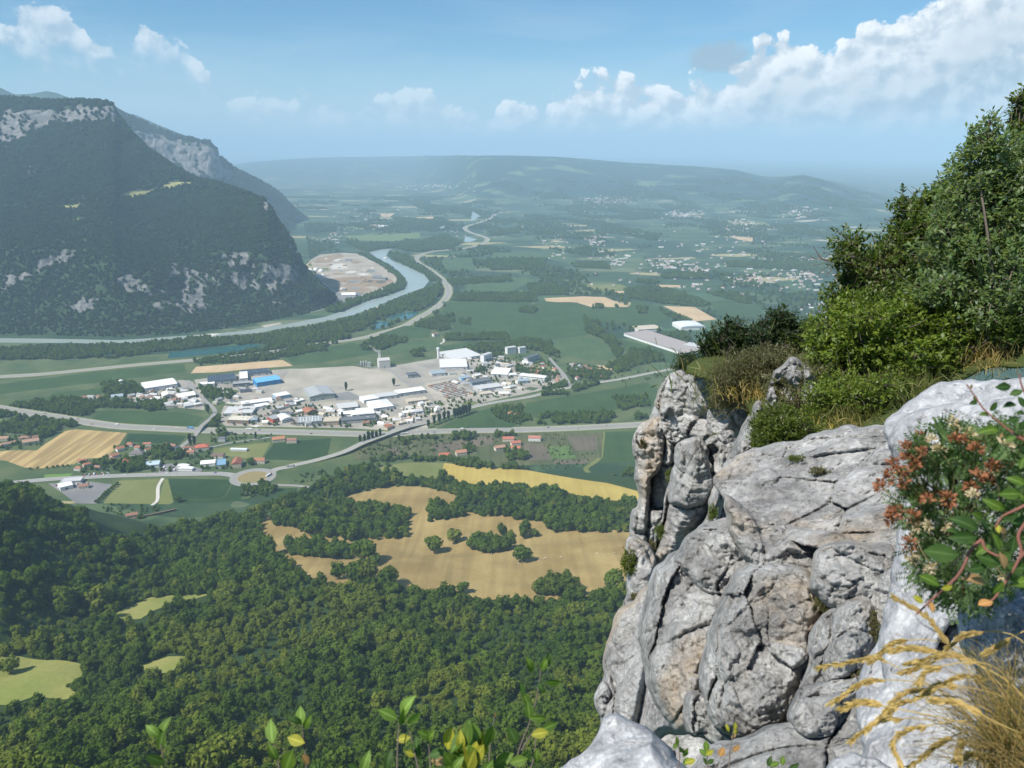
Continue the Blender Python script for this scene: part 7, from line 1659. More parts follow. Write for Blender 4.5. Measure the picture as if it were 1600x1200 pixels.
# ground under the shrubs: turf and soil on top of the cliff, rising away from the slab
SOIL_PX = C(12, [(330, 1180), (325, 1040), (250, 960), (170, 930), (120, 915), (150, 870), (300, 840), (480, 830), (600, 800), (760, 730), (900, 650), (1060, 560), (1140, 500), (1260, 440), (1260, 860), (1060, 905), (900, 990), (780, 1060), (700, 1110), (560, 1190), (440, 1210)])
soil = rock('cliff_top', C(12, [(330, 1180), (325, 1040), (250, 960), (170, 930), (120, 915), (150, 870), (300, 840), (480, 830), (600, 800), (760, 730), (900, 650), (1060, 560), (1140, 500), (1260, 440), (1260, 860), (1060, 905), (900, 990), (780, 1060), (700, 1110), (560, 1190), (440, 1210)]), SOIL[0], .3, 3, 50, 2.0, 90, None, None, (SOIL[3], SOIL[4]), .4, .3, 0, 4.0, M_soil, ctr=(SOIL[1], SOIL[2]))
tag(soil, 'grassy soil of the cliff top under the shrubs', None, None, 'structure')

shrub('oak_tree', 'leaning dark green oak with a bare dead branch over the valley', 12, [(640, 490, 46, 42), (600, 535, 26, 22), (665, 555, 45, 40), (640, 600, 40, 40), (690, 640, 70, 60), (760, 590, 95, 80), (615, 665, 58, 42), (700, 700, 90, 55), (840, 520, 95, 80), (890, 440, 85, 65), (820, 430, 50, 40), (850, 365, 55, 38), (930, 380, 70, 50), (960, 320, 50, 40)], 16, .085, .55, L_oak, (800, 760), 1, 2.4, 'tree', 6,
      bare=[[(660, 590), (610, 566), (560, 550), (520, 545), (507, 535)], [(570, 553), (545, 545), (528, 520), (520, 505)], [(900, 380), (880, 345), (868, 325)], [(720, 500), (712, 478), (705, 462)]])
shrub('whitebeam_tree', 'tall silvery leaved whitebeam filling the right frame edge', 12, [(1085, 150, 48, 60), (1040, 225, 60, 50), (1090, 240, 70, 80), (1010, 320, 75, 60), (1110, 340, 80, 80), (1050, 420, 110, 80), (960, 450, 60, 55), (980, 540, 100, 75), (1080, 530, 100, 80), (1040, 630, 110, 80), (930, 640, 75, 55), (1150, 620, 70, 100), (1165, 430, 60, 120), (1180, 280, 50, 90), (1130, 700, 90, 50)], 9, .078, .5, L_white, (1130, 850), 2, 1.8, 'tree', 5)
shrub('oak_tree', 'dark tree top rising at the upper right corner', 12, [(1192, 25, 22, 26), (1185, 75, 28, 30), (1210, 130, 45, 60), (1175, 110, 18, 20), (1230, 220, 50, 80)], 11, .08, .55, L_oak, (1230, 700), 3, 2.6, 'tree', 5)
shrub('oak_shrub', 'light green oak scrub spreading below the leaning oak', 12, [(650, 715, 80, 42), (740, 745, 100, 55), (600, 775, 80, 48), (690, 815, 110, 60), (560, 830, 60, 45), (810, 780, 90, 65), (640, 870, 90, 50), (860, 700, 70, 50), (560, 890, 50, 40), (740, 880, 90, 50), (850, 860, 90, 60), (920, 790, 80, 60)], 10.5, .075, .52, L_bright, (760, 960), 4, 2.3, 'shrub', 5)
shrub('mixed_shrub', 'dense dark green shrub at the foot of the whitebeam', 12, [(960, 720, 90, 50), (1060, 740, 100, 50), (1150, 760, 70, 45), (1000, 790, 70, 40), (930, 860, 70, 50), (980, 880, 50, 30)], 8.5, .05, .5, L_oak, (1010, 890), 5, 2.6)
shrub('mixed_shrub', 'grey green bush between the oak and the whitebeam', 12, [(780, 560, 70, 60), (870, 610, 80, 60), (800, 660, 70, 50)], 13, .05, .5, L_dry, (830, 780), 6, 1.8)
shrub('pine_shrub', 'dark bush against the valley, largest of the far group', 12, [(420, 742, 40, 42), (390, 780, 65, 50), (450, 790, 50, 45), (350, 800, 50, 40)], 19, .09, .4, L_dark, (400, 850), 7, 2.8)
shrub('pine_shrub', 'dark bush in the middle of the far group', 12, [(255, 770, 42, 34), (225, 805, 60, 42), (290, 810, 55, 40), (190, 830, 45, 35)], 19.5, .09, .4, L_dark, (240, 860), 8, 2.8)
shrub('juniper_shrub', 'small dark juniper at the outer end of the cliff top', 12, [(108, 870, 28, 26), (105, 900, 36, 28), (130, 880, 24, 22)], 19, .07, .3, L_dark, (108, 920), 9, 3.0)
shrub('pine_shrub', 'pale green bush right of the far dark bushes', 12, [(510, 770, 45, 36), (540, 800, 50, 40), (490, 815, 45, 35)], 18, .08, .45, L_oak, (510, 850), 10, 2.2)
shrub('dry_shrub', 'olive grey feathery bush above the rock pillars', 12, [(330, 880, 110, 45), (270, 915, 90, 45), (390, 870, 80, 40), (300, 960, 80, 45), (240, 990, 50, 45), (380, 930, 60, 40)], 14.5, .055, .22, L_dry, (320, 970), 11, 1.9, 'shrub', 8)
shrub('box_shrub', 'dense glossy box shrub beside the slab', 12, [(400, 1060, 60, 45), (380, 1110, 60, 45), (450, 1100, 70, 50), (430, 1145, 60, 35), (510, 1120, 50, 40), (350, 1080, 30, 30)], 9.2, .035, .6, L_box, (430, 1170), 12, 2.6)
shrub('mixed_shrub', 'low green shrub half covering the pale outcrop', 12, [(600, 945, 75, 42), (540, 985, 55, 38), (660, 985, 75, 42), (580, 1040, 60, 40), (740, 960, 80, 40), (520, 1050, 50, 40)], 9.8, .05, .5, L_bright, (600, 1060), 13, 1.9)
shrub('mixed_shrub', 'green shrub on the ledge under the whitebeam', 12, [(1000, 820, 70, 35), (1080, 800, 80, 35), (1150, 790, 60, 40), (930, 900, 50, 30)], 7.8, .045, .5, L_bright, (1050, 850), 17, 1.7)
shrub('mixed_shrub', 'low olive shrub on the slope behind the box shrub', 12, [(430, 960, 70, 45), (490, 930, 60, 45), (470, 1010, 60, 40), (420, 1010, 40, 40), (550, 920, 60, 40)], 12.5, .06, .45, L_dry, (460, 1040), 14, 1.8)
shrub('mixed_shrub', 'deep green shrub filling the slope under the leaning oak', 12, [(560, 760, 60, 45), (640, 790, 70, 50), (740, 700, 90, 55), (840, 650, 80, 55), (690, 850, 80, 45), (900, 700, 80, 60)], 13, .07, .5, L_oak, (700, 880), 15, 2.0)
shrub('mixed_shrub', 'dark thicket below the whitebeam crown', 12, [(900, 560, 80, 60), (960, 640, 90, 60), (1080, 620, 100, 70), (1160, 660, 60, 70), (1000, 500, 90, 60), (1120, 480, 80, 70), (1140, 360, 60, 80)], 10.5, .075, .5, L_oak, (1050, 830), 16, 1.3)
# cushions and tufts in the cracks
tf = [(258, 120, 12, 26, 17, L_dark, 'small juniper bush on the outer pillar'), (262, 195, 22, 16, 17, L_box, 'green cushion below the juniper on the outer pillar'), (152, 615, 26, 34, 14.5, L_box, 'green bush growing out of the outer cliff edge'), (188, 285, 9, 24, 17, L_moss, 'mossy crack plant high on the outer pillar'), (238, 525, 14, 20, 15, L_box, 'cushion in the crack beside the angular prism'), (215, 575, 12, 20, 15, L_moss, 'brown cushion below the crack cushion'), (205, 640, 10, 16, 14.5, L_box, 'lowest green cushion in the pillar crack'), (167, 713, 9, 14, 14.2, L_moss, 'tiny cushion on the outer edge above the ochre stain'), (265, 370, 8, 22, 15.6, L_box, 'thin plant in the pillar crack'), (390, 475, 14, 22, 12.5, L_box, 'green tuft where the pillars meet the dome boulder'), (495, 250, 12, 26, 12.6, L_moss, 'moss tuft on the broken pale rib'), (712, 722, 32, 36, 6.3, L_moss, 'large brown moss cushion between the boulders'), (628, 320, 30, 9, 8.3, L_box, 'flat green moss strip on the slab'), (690, 355, 26, 12, 7.9, L_moss, 'mossy crack plant across the slab'), (845, 800, 14, 40, 6.0, L_moss, 'dry moss in the crack beside the upper boulder'), (800, 935, 18, 14, 5.6, L_moss, 'moss tuft under the upper boulder'), (735, 1045, 20, 14, 5.5, L_box, 'green tuft beside the small boulder'), (320, 405, 10, 8, 15.2, L_moss, 'tiny tuft on the angular prism'), (405, 255, 26, 8, 15.0, L_box, 'grassy ledge on the second pillar')]
for i, (x, y, rx, ry, D, m, lb) in enumerate(tf): shrub('crack_plant', lb, 9, [(x, y, rx, ry)], D, .035 if D > 10 else .014, .4, m, (x, y+ry*.7), 200+i, 3.0, 'plant', 4, 'plants in the cliff cracks', thick=.006)

def grass_tuft(name, label, k, x, y, D, n, L, lean, mat, seed, spread=.12, cat='grass tuft', width=.004, group=None):
    rng = np.random.default_rng(seed); bp = C(k, [(x, y)])[0]
    if inside(np.array([bp[0]]), np.array([bp[1]]), SOIL_PX)[0]: D = soilD(*bp)*.985; L *= 1.15; n = int(n*1.3); spread *= 1.7; width *= 1.4
    b = at_dist(*[np.array(v) for v in C(k, [(x, y)])[0]], D); root = empty(name, tuple(b)); tag(root, label, cat, group)
    P = b+CR*rng.normal(size=(n, 1))*spread+CT*rng.normal(size=(n, 1))*spread*.5+CU*rng.normal(size=(n, 1))*spread*.38; l = L*rng.uniform(.5, 1.2, (n, 1))
    d = np.array([0, 0, 1.0])+rng.normal(size=(n, 3))*.35+np.array(lean); d /= np.linalg.norm(d, axis=1)[:, None]; g_ = rng.uniform(.15, .6, (n, 1))*np.array([0, 0, -1.0])
    s = np.cross(d, rng.normal(size=(n, 3))); s /= np.linalg.norm(s, axis=1)[:, None]; V = []
    for t, wd in ((0, 1), (.35, .9), (.7, .6), (1, .08)):
        c = P+d*l*t+g_*l*t*t+np.array(lean)*l*t*t*.4; V += [c-s*width*wd, c+s*width*wd]
    V = np.stack(V, 1).reshape(-1, 3); i = np.arange(n)[:, None]*8; Fq = np.concatenate([i+np.array([2*j, 2*j+1, 2*j+3, 2*j+2]) for j in range(3)])
    me = fast_mesh('blades', V-b, Fq, mat); set_attr(me, 'rnd', np.repeat(rng.random(n), 8)); o = new_obj('blades', me, root); o['kind'] = 'stuff'; return root
gt = [(720, 1040, 9.0, 320, .42, L_grass, 'green grass tuft right of the box shrub'), (790, 1005, 8.6, 360, .45, L_grass, 'tall green grass tuft in the middle of the turf edge'), (840, 990, 8.2, 260, .40, L_grass, 'grass tuft beside the flat pale rock'), (660, 1085, 9.0, 240, .32, L_grass, 'short grass tuft at the edge of the slab'), (610, 1120, 9.0, 160, .28, L_straw, 'yellowish grass tuft beside the box shrub'), (890, 1000, 7.6, 200, .30, L_grass, 'grass tuft on the right turf edge'),
      (1010, 850, 7.4, 160, .26, L_grass, 'dry yellow grass under the whitebeam'), (1080, 825, 7.0, 170, .28, L_straw, 'dry yellow grass near the right frame edge'), (1150, 800, 6.6, 320, .36, L_grass, 'mixed grass at the right frame edge'), (960, 900, 7.6, 160, .2, L_grass, 'short dry grass above the flat pale rock'), (1120, 880, 6.2, 260, .25, L_straw, 'sparse dry grass above the near rock'),
      (570, 1090, 9, 200, .3, L_grass, 'grass on the steep turf below the low shrub'), (900, 930, 9, 260, .35, L_grass, 'lush grass below the dark shrub'), (820, 940, 9, 260, .35, L_grass, 'lush grass behind the turf edge'), (700, 1000, 9, 240, .3, L_grass, 'grass beneath the light oak scrub'), (350, 1000, 9, 240, .35, L_straw, 'dry grass beneath the feathery bush'),
      (200, 930, 15.5, 120, .35, L_grass, 'pale grass hanging over the pillar tops'), (260, 1000, 14.0, 260, .5, L_grass, 'grass in the gap behind the pillars')]
for i, (x, y, D, n, L, m, lb) in enumerate(gt): grass_tuft('grass_tuft', lb, 12, x, y, D, n, L, (-.15, -.1, 0), m, 300+i, .16 if D < 10 else .35, 'grass', .0035 if D < 10 else .006, 'grass tufts on the cliff top')

# ---- single leaves with a shape of their own
def leaf_mesh(name, mat, wide=.62, cup=.12, curl=.10, rnd=.5):
    n = 7; V, Fs = [], []
    for i in range(n):
        t = i/(n-1); w_ = wide*.5*math.sin(math.pi*t**.9)**.95*(1.12-.25*(1-t)) if 0 < i < n-1 else .004
        z = -curl*(t-.5)**2*2
        V += [(t, -w_, z+cup*w_*1.2), (t, 0, z-.02*math.sin(math.pi*t)), (t, w_, z+cup*w_*1.2)]
    for i in range(n-1):
        o = 3*i; Fs += [[o, o+3, o+4, o+1], [o+1, o+4, o+5, o+2]]
    me = py_mesh(name, V, Fs, mat, None, True); set_attr(me, 'rnd', np.clip(np.full(len(V), rnd)+np.random.default_rng(int(rnd*99)).normal(size=len(V))*.22, 0, 1)); set_attr(me, 'rib', np.tile([0., 1., 0.], len(V)//3)); return me
LEAF = {c: [leaf_mesh('leaf', near_leaf('leaf_'+c, a, b, None, .35, .62), w_, cu, cr, r_) for w_, cu, cr, r_ in ((.54, .2, .12, .2), (.46, .35, .3, .5), (.58, .1, .08, .8))] for c, a, b in (
    ('g', (.050, .105, .012), (.115, .185, .022)), ('d', (.022, .060, .012), (.050, .100, .018)), ('y', (.19, .20, .018), (.33, .31, .03)), ('l', (.11, .19, .03), (.19, .29, .06)), ('o', (.42, .20, .05), (.50, .26, .10)), ('b', (.27, .16, .07), (.36, .24, .12)))}
def place_leaf(parent, pbase, k, x, y, L, ang, c, D, rng, name='leaf'):
    """leaf whose middle is seen at (x, y) of view k, L view units long, ang degrees anticlockwise from rightwards"""
    sc = 1/CROPS[k][2]; p = at_dist(*[np.array(v) for v in C(k, [(x, y)])[0]], D); ln = L*sc*D/F*(.82 if k == 10 else .95)
    a = math.radians(ang); d = CR*math.cos(a)+CU*math.sin(a)+CT*rng.uniform(-.35, .35); d /= np.linalg.norm(d)
    nrm = CT+np.array([0, 0, .5])+rng.normal(size=3)*.38; s = np.cross(nrm, d); s /= np.linalg.norm(s); nrm = np.cross(d, s)
    o = new_obj(name, rng.choice(LEAF[c]), parent); M = Matrix(((d[0], s[0], nrm[0]), (d[1], s[1], nrm[1]), (d[2], s[2], nrm[2]))).to_4x4()
    o.matrix_local = Matrix.Translation(Vector(p-pbase-d*ln*.5)) @ M @ Matrix.Scale(ln, 4); return o
def stems(parent, pbase, k, lines, D, r0, r1, mat, name='stem'):
    for pl in lines:
        q = np.array([at_dist(a, b, D) for a, b in C(k, pl)])-pbase; V, Fq = tubes([(catmull3(q, 6) if len(q) > 2 else q, (r0, r1))], 7); new_obj(name, fast_mesh(name, V, Fq, mat, True), parent)
def plant(name, label, k, base, D, cat='plant', group=None):
    b = at_dist(*[np.array(v) for v in C(k, [base])[0]], D); o = empty(name, tuple(b)); tag(o, label, cat, group); return o, b
CROPS[13] = (200, 960, 2.162); CROPS[14] = (860, 1000, 3.636)
r7 = np.random.default_rng(77)
def sprig(label, lines, leaves, D, k=13, base=None, mat=M_twig, group='leafy sprigs along the lower frame edge', r0=.0016):
    o, b = plant('leafy_sprig', label, k, base or lines[0][0], D, 'sprig', group); stems(o, b, k, lines, D, r0, r0*.5, mat)
    for x, y, L, an, c in leaves: place_leaf(o, b, k, x, y, L, an, c, D+r7.uniform(-.02, .02), r7)
sprig('leftmost leafy sprig at the lower frame edge', [[(128, 640), (120, 500), (110, 435)]], [(85, 395, 60, 140, 'l'), (120, 388, 75, 72, 'g'), (112, 425, 55, 85, 'g'), (92, 490, 62, 150, 'd')], 1.5)
sprig('sprig with one upright pale leaf left of the middle', [[(520, 640), (505, 480), (487, 425)]], [(484, 396, 72, 100, 'l'), (490, 466, 60, 120, 'g'), (542, 497, 85, 70, 'g')], 1.45)
sprig('slim sprig with four small leaves', [[(610, 640), (597, 450), (586, 375)]], [(583, 342, 58, 95, 'l'), (606, 366, 55, 65, 'g'), (565, 358, 48, 150, 'd'), (567, 425, 62, 170, 'y'), (600, 490, 40, 120, 'o'), (636, 512, 50, 30, 'd')], 1.55)
sprig('sprig with the tallest paired leaves in the middle', [[(905, 640), (911, 450), (915, 365)]], [(878, 338, 72, 150, 'l'), (940, 312, 95, 60, 'l'), (926, 350, 60, 75, 'g'), (880, 492, 68, 80, 'd'), (930, 420, 48, 10, 'y')], 1.35)
sprig('sprig leaning left right of the tallest one', [[(1005, 640), (965, 450), (946, 380)]], [(966, 350, 56, 40, 'l'), (976, 452, 72, 100, 'd'), (955, 470, 40, 160, 'y')], 1.4)
sprig('short sprig with three small leaves', [[(1030, 640), (1020, 490), (1016, 440)]], [(1000, 405, 50, 150, 'g'), (1022, 412, 52, 60, 'g'), (1042, 470, 55, 25, 'd'), (1050, 495, 50, -10, 'b')], 1.5)
sprig('yellow green rosette of narrow leaves at the lower edge', [[(1160, 640), (1155, 560), (1150, 500)]], [(1150+r7.normal()*28, 455+r7.normal()*34, r7.uniform(55, 90), r7.uniform(45, 135), r7.choice(['y', 'y', 'l', 'g'])) for _ in range(46)], 1.4)
sprig('tall branching twig with many small leaves', [[(1300, 640), (1315, 480), (1355, 370), (1380, 285), (1395, 185)], [(1330, 460), (1360, 410), (1400, 385), (1440, 375)], [(1345, 560), (1375, 470), (1372, 380)]], [(1333, 255, 48, 110, 'l'), (1346, 288, 52, 120, 'g'), (1354, 325, 62, 100, 'g'), (1386, 352, 58, 0, 'g'), (1358, 172, 62, 110, 'g'), (1406, 170, 55, 70, 'g'), (1422, 150, 46, 80, 'd'), (1436, 230, 52, 0, 'g'), (1397, 250, 42, 120, 'd'), (1300, 408, 62, 120, 'd'), (1422, 380, 62, 20, 'g'), (1392, 402, 58, 10, 'y'), (1270, 490, 72, 30, 'g'), (1320, 495, 62, 20, 'g'), (1345, 480, 55, 60, 'd'), (1250, 510, 55, 150, 'd'), (1380, 480, 50, 90, 'g')], 1.45)
sprig('bare pale twig beside the yellow green rosette', [[(1210, 640), (1226, 420), (1243, 325)]], [(1240, 340, 18, 90, 'b'), (1230, 400, 16, 60, 'b')], 1.6)
sprig('single upright leaf between the middle sprigs', [[(800, 640), (800, 540)]], [(802, 500, 75, 72, 'l'), (760, 515, 40, 150, 'd')], 1.4)
sprig('small yellow leaved twig in front of the cave', [[(1015, 760), (1020, 640), (1035, 550), (1046, 470)]], [(1050, 490, 42, 85, 'y'), (1006, 500, 44, 110, 'y'), (974, 636, 62, 70, 'o'), (1056, 615, 50, 40, 'o'), (1040, 545, 40, 45, 'b'), (1050, 520, 34, 20, 'y')], 1.9, 14, None, M_twig, 'small twigs below the boulders')
sprig('green leaved twig left of the yellow leaved one', [[(720, 760), (735, 660), (720, 570)]], [(720, 575, 50, 100, 'g'), (768, 640, 55, 50, 'g'), (745, 625, 45, 120, 'd'), (795, 690, 60, 20, 'y'), (770, 690, 50, 60, 'g'), (710, 600, 40, 60, 'g')], 1.9, 14, None, M_twig, 'small twigs below the boulders')
sprig('middle green twig below the boulders', [[(895, 760), (890, 660), (888, 590)]], [(886, 605, 60, 95, 'g'), (905, 640, 50, 40, 'y'), (868, 640, 55, 140, 'l'), (880, 690, 50, 120, 'g'), (910, 690, 45, 30, 'd')], 1.9, 14, None, M_twig, 'small twigs below the boulders')
sprig('dark green twig tip under the small boulder', [[(1260, 760), (1255, 710)]], [(1245, 690, 60, 70, 'd'), (1275, 705, 55, 20, 'g'), (1320, 685, 50, 80, 'g'), (1385, 720, 60, 30, 'd')], 1.9, 14, None, M_twig, 'small twigs below the boulders')

# ---- round leaved shrub in front of the flowers
o, b = plant('round_leaved_shrub', 'creeping shrub with round leaves and red stems in front of the flowers', 10, (1020, 760), 1.3, 'shrub')
stems(o, b, 10, [[(1010, 630), (960, 655), (890, 690), (850, 745)], [(780, 808), (720, 870), (685, 950), (640, 1015), (560, 1085), (440, 1200)], [(1010, 720), (970, 790), (985, 870), (960, 940), (905, 1030), (850, 1110), (800, 1150)], [(780, 810), (800, 860), (850, 890), (900, 905)], [(1010, 870), (960, 930)]], 1.3, .0026, .0014, M_red)
for x, y, L, an, c in [(700, 728, 170, -22, 'd'), (570, 880, 180, -5, 'd'), (690, 800, 150, 5, 'd'), (510, 1022, 120, -25, 'g'), (850, 630, 125, -25, 'g'), (930, 572, 115, 5, 'g'), (965, 505, 105, -20, 'g'), (860, 825, 110, -70, 'g'), (780, 865, 95, 40, 'g'), (990, 410, 75, 60, 'g'), (890, 775, 95, -45, 'b'), (890, 920, 95, -70, 'b'), (750, 1020, 140, -12, 'b'), (868, 1060, 85, 60, 'g'), (450, 1122, 65, -35, 'y'), (825, 915, 150, -15, 'd'), (762, 690, 90, -30, 'g'), (975, 720, 90, 10, 'd'), (980, 960, 115, 0, 'd'), (985, 1030, 100, 15, 'g'), (945, 840, 90, 70, 'd'), (520, 1160, 60, 100, 'o'), (865, 752, 50, 90, 'y'), (800, 740, 80, -60, 'd'), (930, 690, 85, 20, 'd'), (800, 1140, 90, 10, 'o'), (905, 900, 80, 30, 'd'), (640, 770, 100, 160, 'd'), (720, 900, 90, -30, 'g'), (760, 960, 100, 15, 'd'), (940, 1000, 80, 100, 'd'), (600, 1060, 60, 20, 'y'), (990, 600, 70, 100, 'g')]:
    place_leaf(o, b, 10, x, y, L, an, c, 1.3+r7.uniform(-.04, .04), r7)
o, b = plant('round_leaved_shrub', 'upper sprig of round leaves reaching in from the frame edge', 10, (1020, 300), 1.3, 'shrub')
stems(o, b, 10, [[(1020, 305), (925, 242), (860, 190), (790, 130), (745, 65), (700, 0)], [(1010, 60), (985, 0), (975, -60)]], 1.3, .0016, .0009, M_red)
for x, y, L, an, c in [(822, 240, 115, 12, 'g'), (842, 118, 62, 60, 'd'), (798, 160, 72, -8, 'g'), (745, 80, 55, -80, 'g'), (738, 98, 55, 10, 'd'), (945, 185, 85, 15, 'd'), (930, 108, 85, 10, 'd'), (990, 95, 70, -60, 'd'), (930, 285, 62, 30, 'g'), (990, 215, 55, 80, 'd'), (895, 15, 90, 5, 'd'), (960, 45, 70, 20, 'd'), (725, 12, 40, 60, 'b'), (985, 150, 60, 0, 'd'), (880, 270, 40, 45, 'b')]: place_leaf(o, b, 10, x, y, L, an, c, 1.3+r7.uniform(-.03, .03), r7)

# ---- flower cushion with rust brown heads and feathery leaves
def head_mesh(mat, seed, pale=False):
    rng = np.random.default_rng(seed); n = 46; d = rng.normal(size=(n, 3)); d[:, 2] = np.abs(d[:, 2])*.9-.15; d /= np.linalg.norm(d, axis=1)[:, None]
    P = d*.35*rng.uniform(.3, 1, (n, 1)); V, Fq = leaf_quads(P, d, rng.normal(size=(n, 3)), .62 if not pale else .75, .38, rng)
    me = fast_mesh('flower_head', V, Fq, mat); set_attr(me, 'rnd', np.repeat(rng.random(n), 4)); return me
L_rust = near_leaf('rust_petal', (.20, .070, .034), (.38, .17, .085), None, .2, .8); L_cream = near_leaf('cream_petal', (.46, .35, .22), (.66, .58, .42), None, .3, .8); L_feather = near_leaf('feather_leaf', (.075, .140, .045), (.150, .225, .085), None, .35, .6)
RUST = [head_mesh(L_rust, i) for i in range(5)]; PALE = [head_mesh(L_cream, 9+i, True) for i in range(3)]
o, b = plant('flowering_cushion', 'cushion plant with rust brown dried flower heads and feathery leaves', 10, (760, 900), 1.5, 'flower')
hd = [(460, 270), (385, 325), (475, 350), (640, 290), (385, 380), (325, 415), (430, 430), (300, 462), (370, 455), (290, 500), (385, 490), (250, 540), (470, 545), (370, 535), (400, 570), (470, 590), (560, 580), (580, 630), (350, 665), (420, 690), (300, 710), (400, 830), (630, 490), (700, 420), (750, 340), (640, 385), (765, 485), (810, 505), (720, 535), (840, 430), (960, 430), (970, 300), (800, 290), (710, 280), (660, 1080), (1000, 300), (870, 300), (670, 295), (605, 600), (440, 400), (250, 520), (330, 660), (450, 440), (780, 310), (820, 440), (400, 380), (440, 600), (500, 600), (585, 650), (320, 680), (425, 330)]
pl_ = [(400, 890), (430, 920), (515, 945), (590, 740), (505, 740), (560, 800), (735, 575), (625, 200), (900, 320), (520, 290), (560, 340), (690, 450), (510, 960), (445, 745), (470, 870), (800, 470), (640, 235), (410, 800), (890, 1000), (600, 770), (720, 260)]
cb = np.array(C(10, [(720, 860)])[0])
lines = []
for i, (x, y) in enumerate(hd+pl_):
    D = 1.5+r7.uniform(-.12, .10); p = at_dist(*[np.array(v) for v in C(10, [(x, y)])[0]], D); rust = i < len(hd)
    h = new_obj('flower_head', r7.choice(RUST if rust else PALE), o); s = r7.uniform(.013, .019) if rust else r7.uniform(.010, .015); h.location = Vector(p-b); h.scale = (s,)*3
    dv = CR*(x-720)/700+CU*(800-y)/500+CT*.5+r7.normal(size=3)*.25; h.rotation_euler = Vector(dv).to_track_quat('Z', 'Y').to_euler()
    root_ = at_dist(*[np.array(v) for v in C(10, [(620+(x-620)*.45+r7.normal()*30, 760+(y-760)*.35+60)])[0]], 1.56); lines.append((bend(root_, p, -.08, r7, 6)-b, (.0011, .0008)))
V, Fq = tubes(lines, 5); new_obj('stem', fast_mesh('stem', V, Fq, plain('flower_stem', (.16, .13, .06), .8, .2, 20), True), o)
LV, LF, n0 = [], [], 0
FP = C(10, [(430, 330), (560, 250), (700, 270), (900, 270), (1020, 300), (1020, 1000), (860, 1060), (760, 1140), (600, 1130), (480, 1060), (420, 950), (450, 800), (390, 720), (370, 600), (400, 450)])
fa = np.array(FP); cnt = 0
while cnt < 1150:
    x, y = r7.uniform(fa[:, 0].min(), fa[:, 0].max()), r7.uniform(fa[:, 1].min(), fa[:, 1].max())
    if not inside(np.array([x]), np.array([y]), FP)[0]: continue
    cnt += 1; D = 1.52+r7.uniform(-.06, .12); p = at_dist(np.array(x), np.array(y), D)-b
    d = CR*(x-1520)/160+CU*(880-y)/160+CT*.6+r7.normal(size=3)*.5; d /= np.linalg.norm(d); L = r7.uniform(.022, .042); m = 9
    s = np.cross(d, CT+r7.normal(size=3)*.4); s /= np.linalg.norm(s); nn = np.cross(s, d)
    t = np.repeat(np.linspace(.15, 1, m), 2)[:, None]; sg = np.tile([1, -1], m)[:, None]
    q = p+d*L*t-nn*(t**2)*L*.25; ld = d*.55+s*sg; ld /= np.linalg.norm(ld, axis=1)[:, None]
    V, Fq = leaf_quads(q, ld, np.repeat(nn[None], 2*m, 0), .0085, .42, r7); LV.append(V); LF.append(Fq+n0); n0 += len(V)
fo = foliage_obj('feathery_leaves', np.concatenate(LV), np.concatenate(LF), L_feather, o, r7); fo['kind'] = 'stuff'

# ---- dry golden grass with nodding seed heads
o, b = plant('dry_grass', 'arching golden grass with nodding seed heads at the lower right corner', 11, (1500, 1330), 1.45, 'grass')
heads = [[(560, 545), (480, 512), (350, 530), (130, 572)], [(690, 400), (580, 422), (450, 530)], [(870, 472), (700, 452), (585, 462)], [(540, 650), (400, 668), (200, 790)], [(530, 812), (400, 790), (265, 822)], [(660, 890), (500, 908), (325, 1020)], [(790, 700), (640, 738), (500, 880)], [(900, 560), (800, 590), (745, 660)], [(1190, 652), (1000, 632), (740, 755)], [(1100, 548), (930, 492), (670, 552)], [(930, 432), (780, 250), (600, 145)], [(800, 935), (640, 980), (585, 1060), (630, 1190)], [(960, 1000), (850, 1060), (695, 1190)], [(1400, 745), (1280, 800), (1160, 1000)], [(1165, 348), (1030, 368), (925, 445)], [(1160, 880), (1000, 800), (850, 778)], [(720, 770), (620, 800), (560, 850)], [(1000, 690), (880, 680), (800, 720)], [(840, 530), (760, 560), (650, 600)], [(1330, 380), (1250, 430), (1180, 470)], [(1000, 1200), (990, 1130), (1010, 1060)], [(1180, 1150), (1080, 1120), (980, 1150)]]
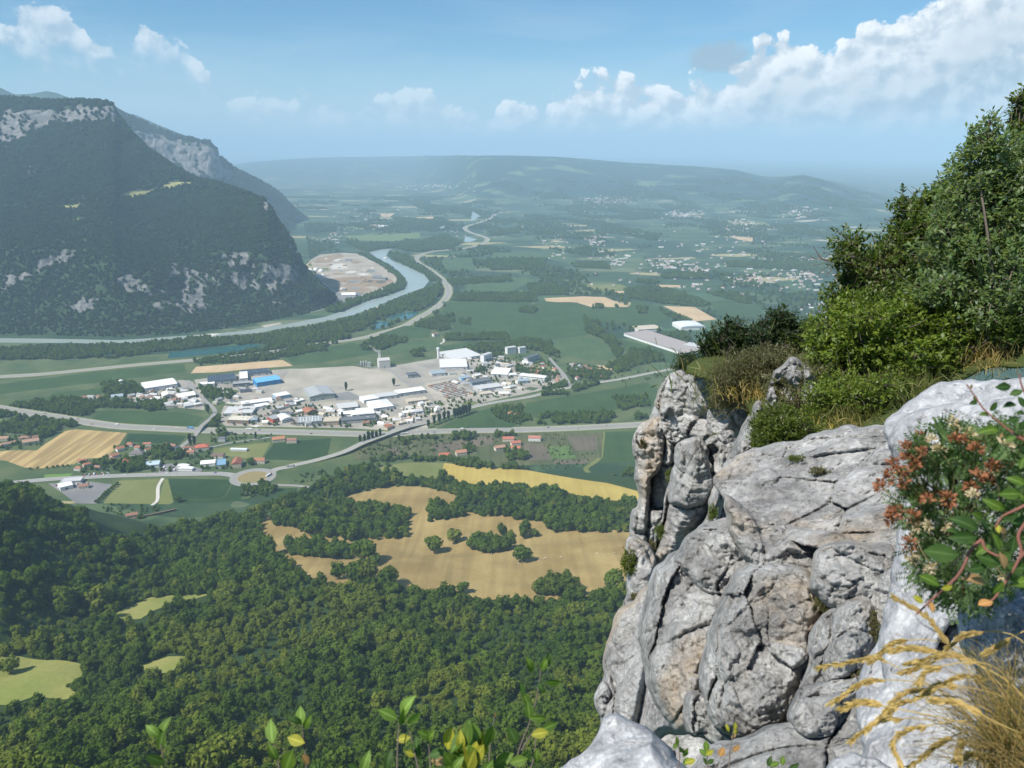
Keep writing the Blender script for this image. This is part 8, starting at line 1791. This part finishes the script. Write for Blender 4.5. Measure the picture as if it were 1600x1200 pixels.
for i, hp in enumerate(heads):
    D = 1.42+r7.uniform(-.14, .14); q = np.array([at_dist(x, y, D) for x, y in C(11, hp)]); q = catmull3(q, 10)
    st = at_dist(*[np.array(v) for v in C(11, [(1430+r7.normal()*110, 1290+r7.normal()*50)])[0]], 1.48)
    t0 = q[0]-q[min(4, len(q)-1)]; t0 /= np.linalg.norm(t0); L = np.linalg.norm(q[0]-st); tt = np.linspace(0, 1, 14)[:, None]
    c1 = st+np.array([0, 0, .32*L])+(q[0]-st)*.25; c2 = q[0]+t0*.42*L
    sp = st*(1-tt)**3+3*c1*tt*(1-tt)**2+3*c2*tt**2*(1-tt)+q[0]*tt**3
    V, Fq = tubes([(np.concatenate([sp, q[1:]])-b, (.0011, .0005))], 5); me = fast_mesh('stalk', V, Fq, L_straw, True); set_attr(me, 'rnd', np.full(len(V), r7.random())); new_obj('stalk', me, o)
    n = 190; f = np.sort(r7.random(n))*(len(q)-1.01); i0 = f.astype(int); P = q[i0]+(q[i0+1]-q[i0])*(f-i0)[:, None]; d = (q[i0+1]-q[i0]); d /= np.linalg.norm(d, axis=1)[:, None]
    s = np.cross(d, CT); s /= np.linalg.norm(s, axis=1)[:, None]; ld = d*.95+s*r7.uniform(-.42, .42, (n, 1))+CT*r7.uniform(-.2, .4, (n, 1)); ld /= np.linalg.norm(ld, axis=1)[:, None]
    V, Fq = leaf_quads(P-b, ld, np.repeat(CT[None], n, 0)+r7.normal(size=(n, 3))*.5, .0130, .24, r7); foliage_obj('seed_head', V, Fq, L_straw, o, r7)
paths = []
nb = 460
for i in range(nb):
    st = at_dist(*[np.array(v) for v in C(11, [(1400+r7.normal()*170, 1260+r7.normal()*70)])[0]], 1.5+r7.uniform(-.1, .1)); ex, ey = r7.uniform(620, 1500), r7.uniform(420, 1180)
    if ex < 900 and ey < 560: ex += 350
    e = at_dist(*[np.array(v) for v in C(11, [(ex, ey)])[0]], 1.45+r7.uniform(-.18, .18)); L = np.linalg.norm(e-st); tt = np.linspace(0, 1, 8)[:, None]
    paths.append((st+(e-st)*tt+np.sin(tt*math.pi*.9)*np.array([0, 0, r7.uniform(.03, .22)])*L-b, (.0007, .00025)))
V, Fq = tubes(paths, 3); me = fast_mesh('blades', V, Fq, [L_straw, L_grass]); nn = len(V)//nb; set_attr(me, 'rnd', np.repeat(r7.random(nb), nn)); mi = np.repeat((r7.random(nb) < .16).astype(np.int32), len(Fq)//nb); me.polygons.foreach_set('material_index', mi); ob = new_obj('blades', me, o); ob['kind'] = 'stuff'

# ------------------------------------------------------------------ haze
def build_haze():
    x0, x1, y0, y1, z0, z1 = -62000, 62000, -800, 62000, -60, 1150
    V = [(x, y, z) for z in (z0, z1) for y in (y0, y1) for x in (x0, x1)]
    Fs = [(0, 2, 3, 1), (4, 5, 7, 6), (0, 1, 5, 4), (2, 6, 7, 3), (0, 4, 6, 2), (1, 3, 7, 5)]
    m = bpy.data.materials.new('haze'); m.use_nodes = True; nt = m.node_tree; nt.nodes.clear()
    out = N(nt, 'ShaderNodeOutputMaterial'); v = N(nt, 'ShaderNodeVolumePrincipled')
    v.inputs['Color'].default_value = (.56, .80, 1.0, 1); v.inputs['Density'].default_value = HAZE
    v.inputs['Anisotropy'].default_value = -0.1
    nt.links.new(v.outputs[0], out.inputs['Volume'])
    o = new_obj('haze', py_mesh('haze', V, Fs, m)); tag(o, 'pale blue summer haze filling the valley air', None, None, 'stuff')
HAZE = 0.76e-4
build_haze()
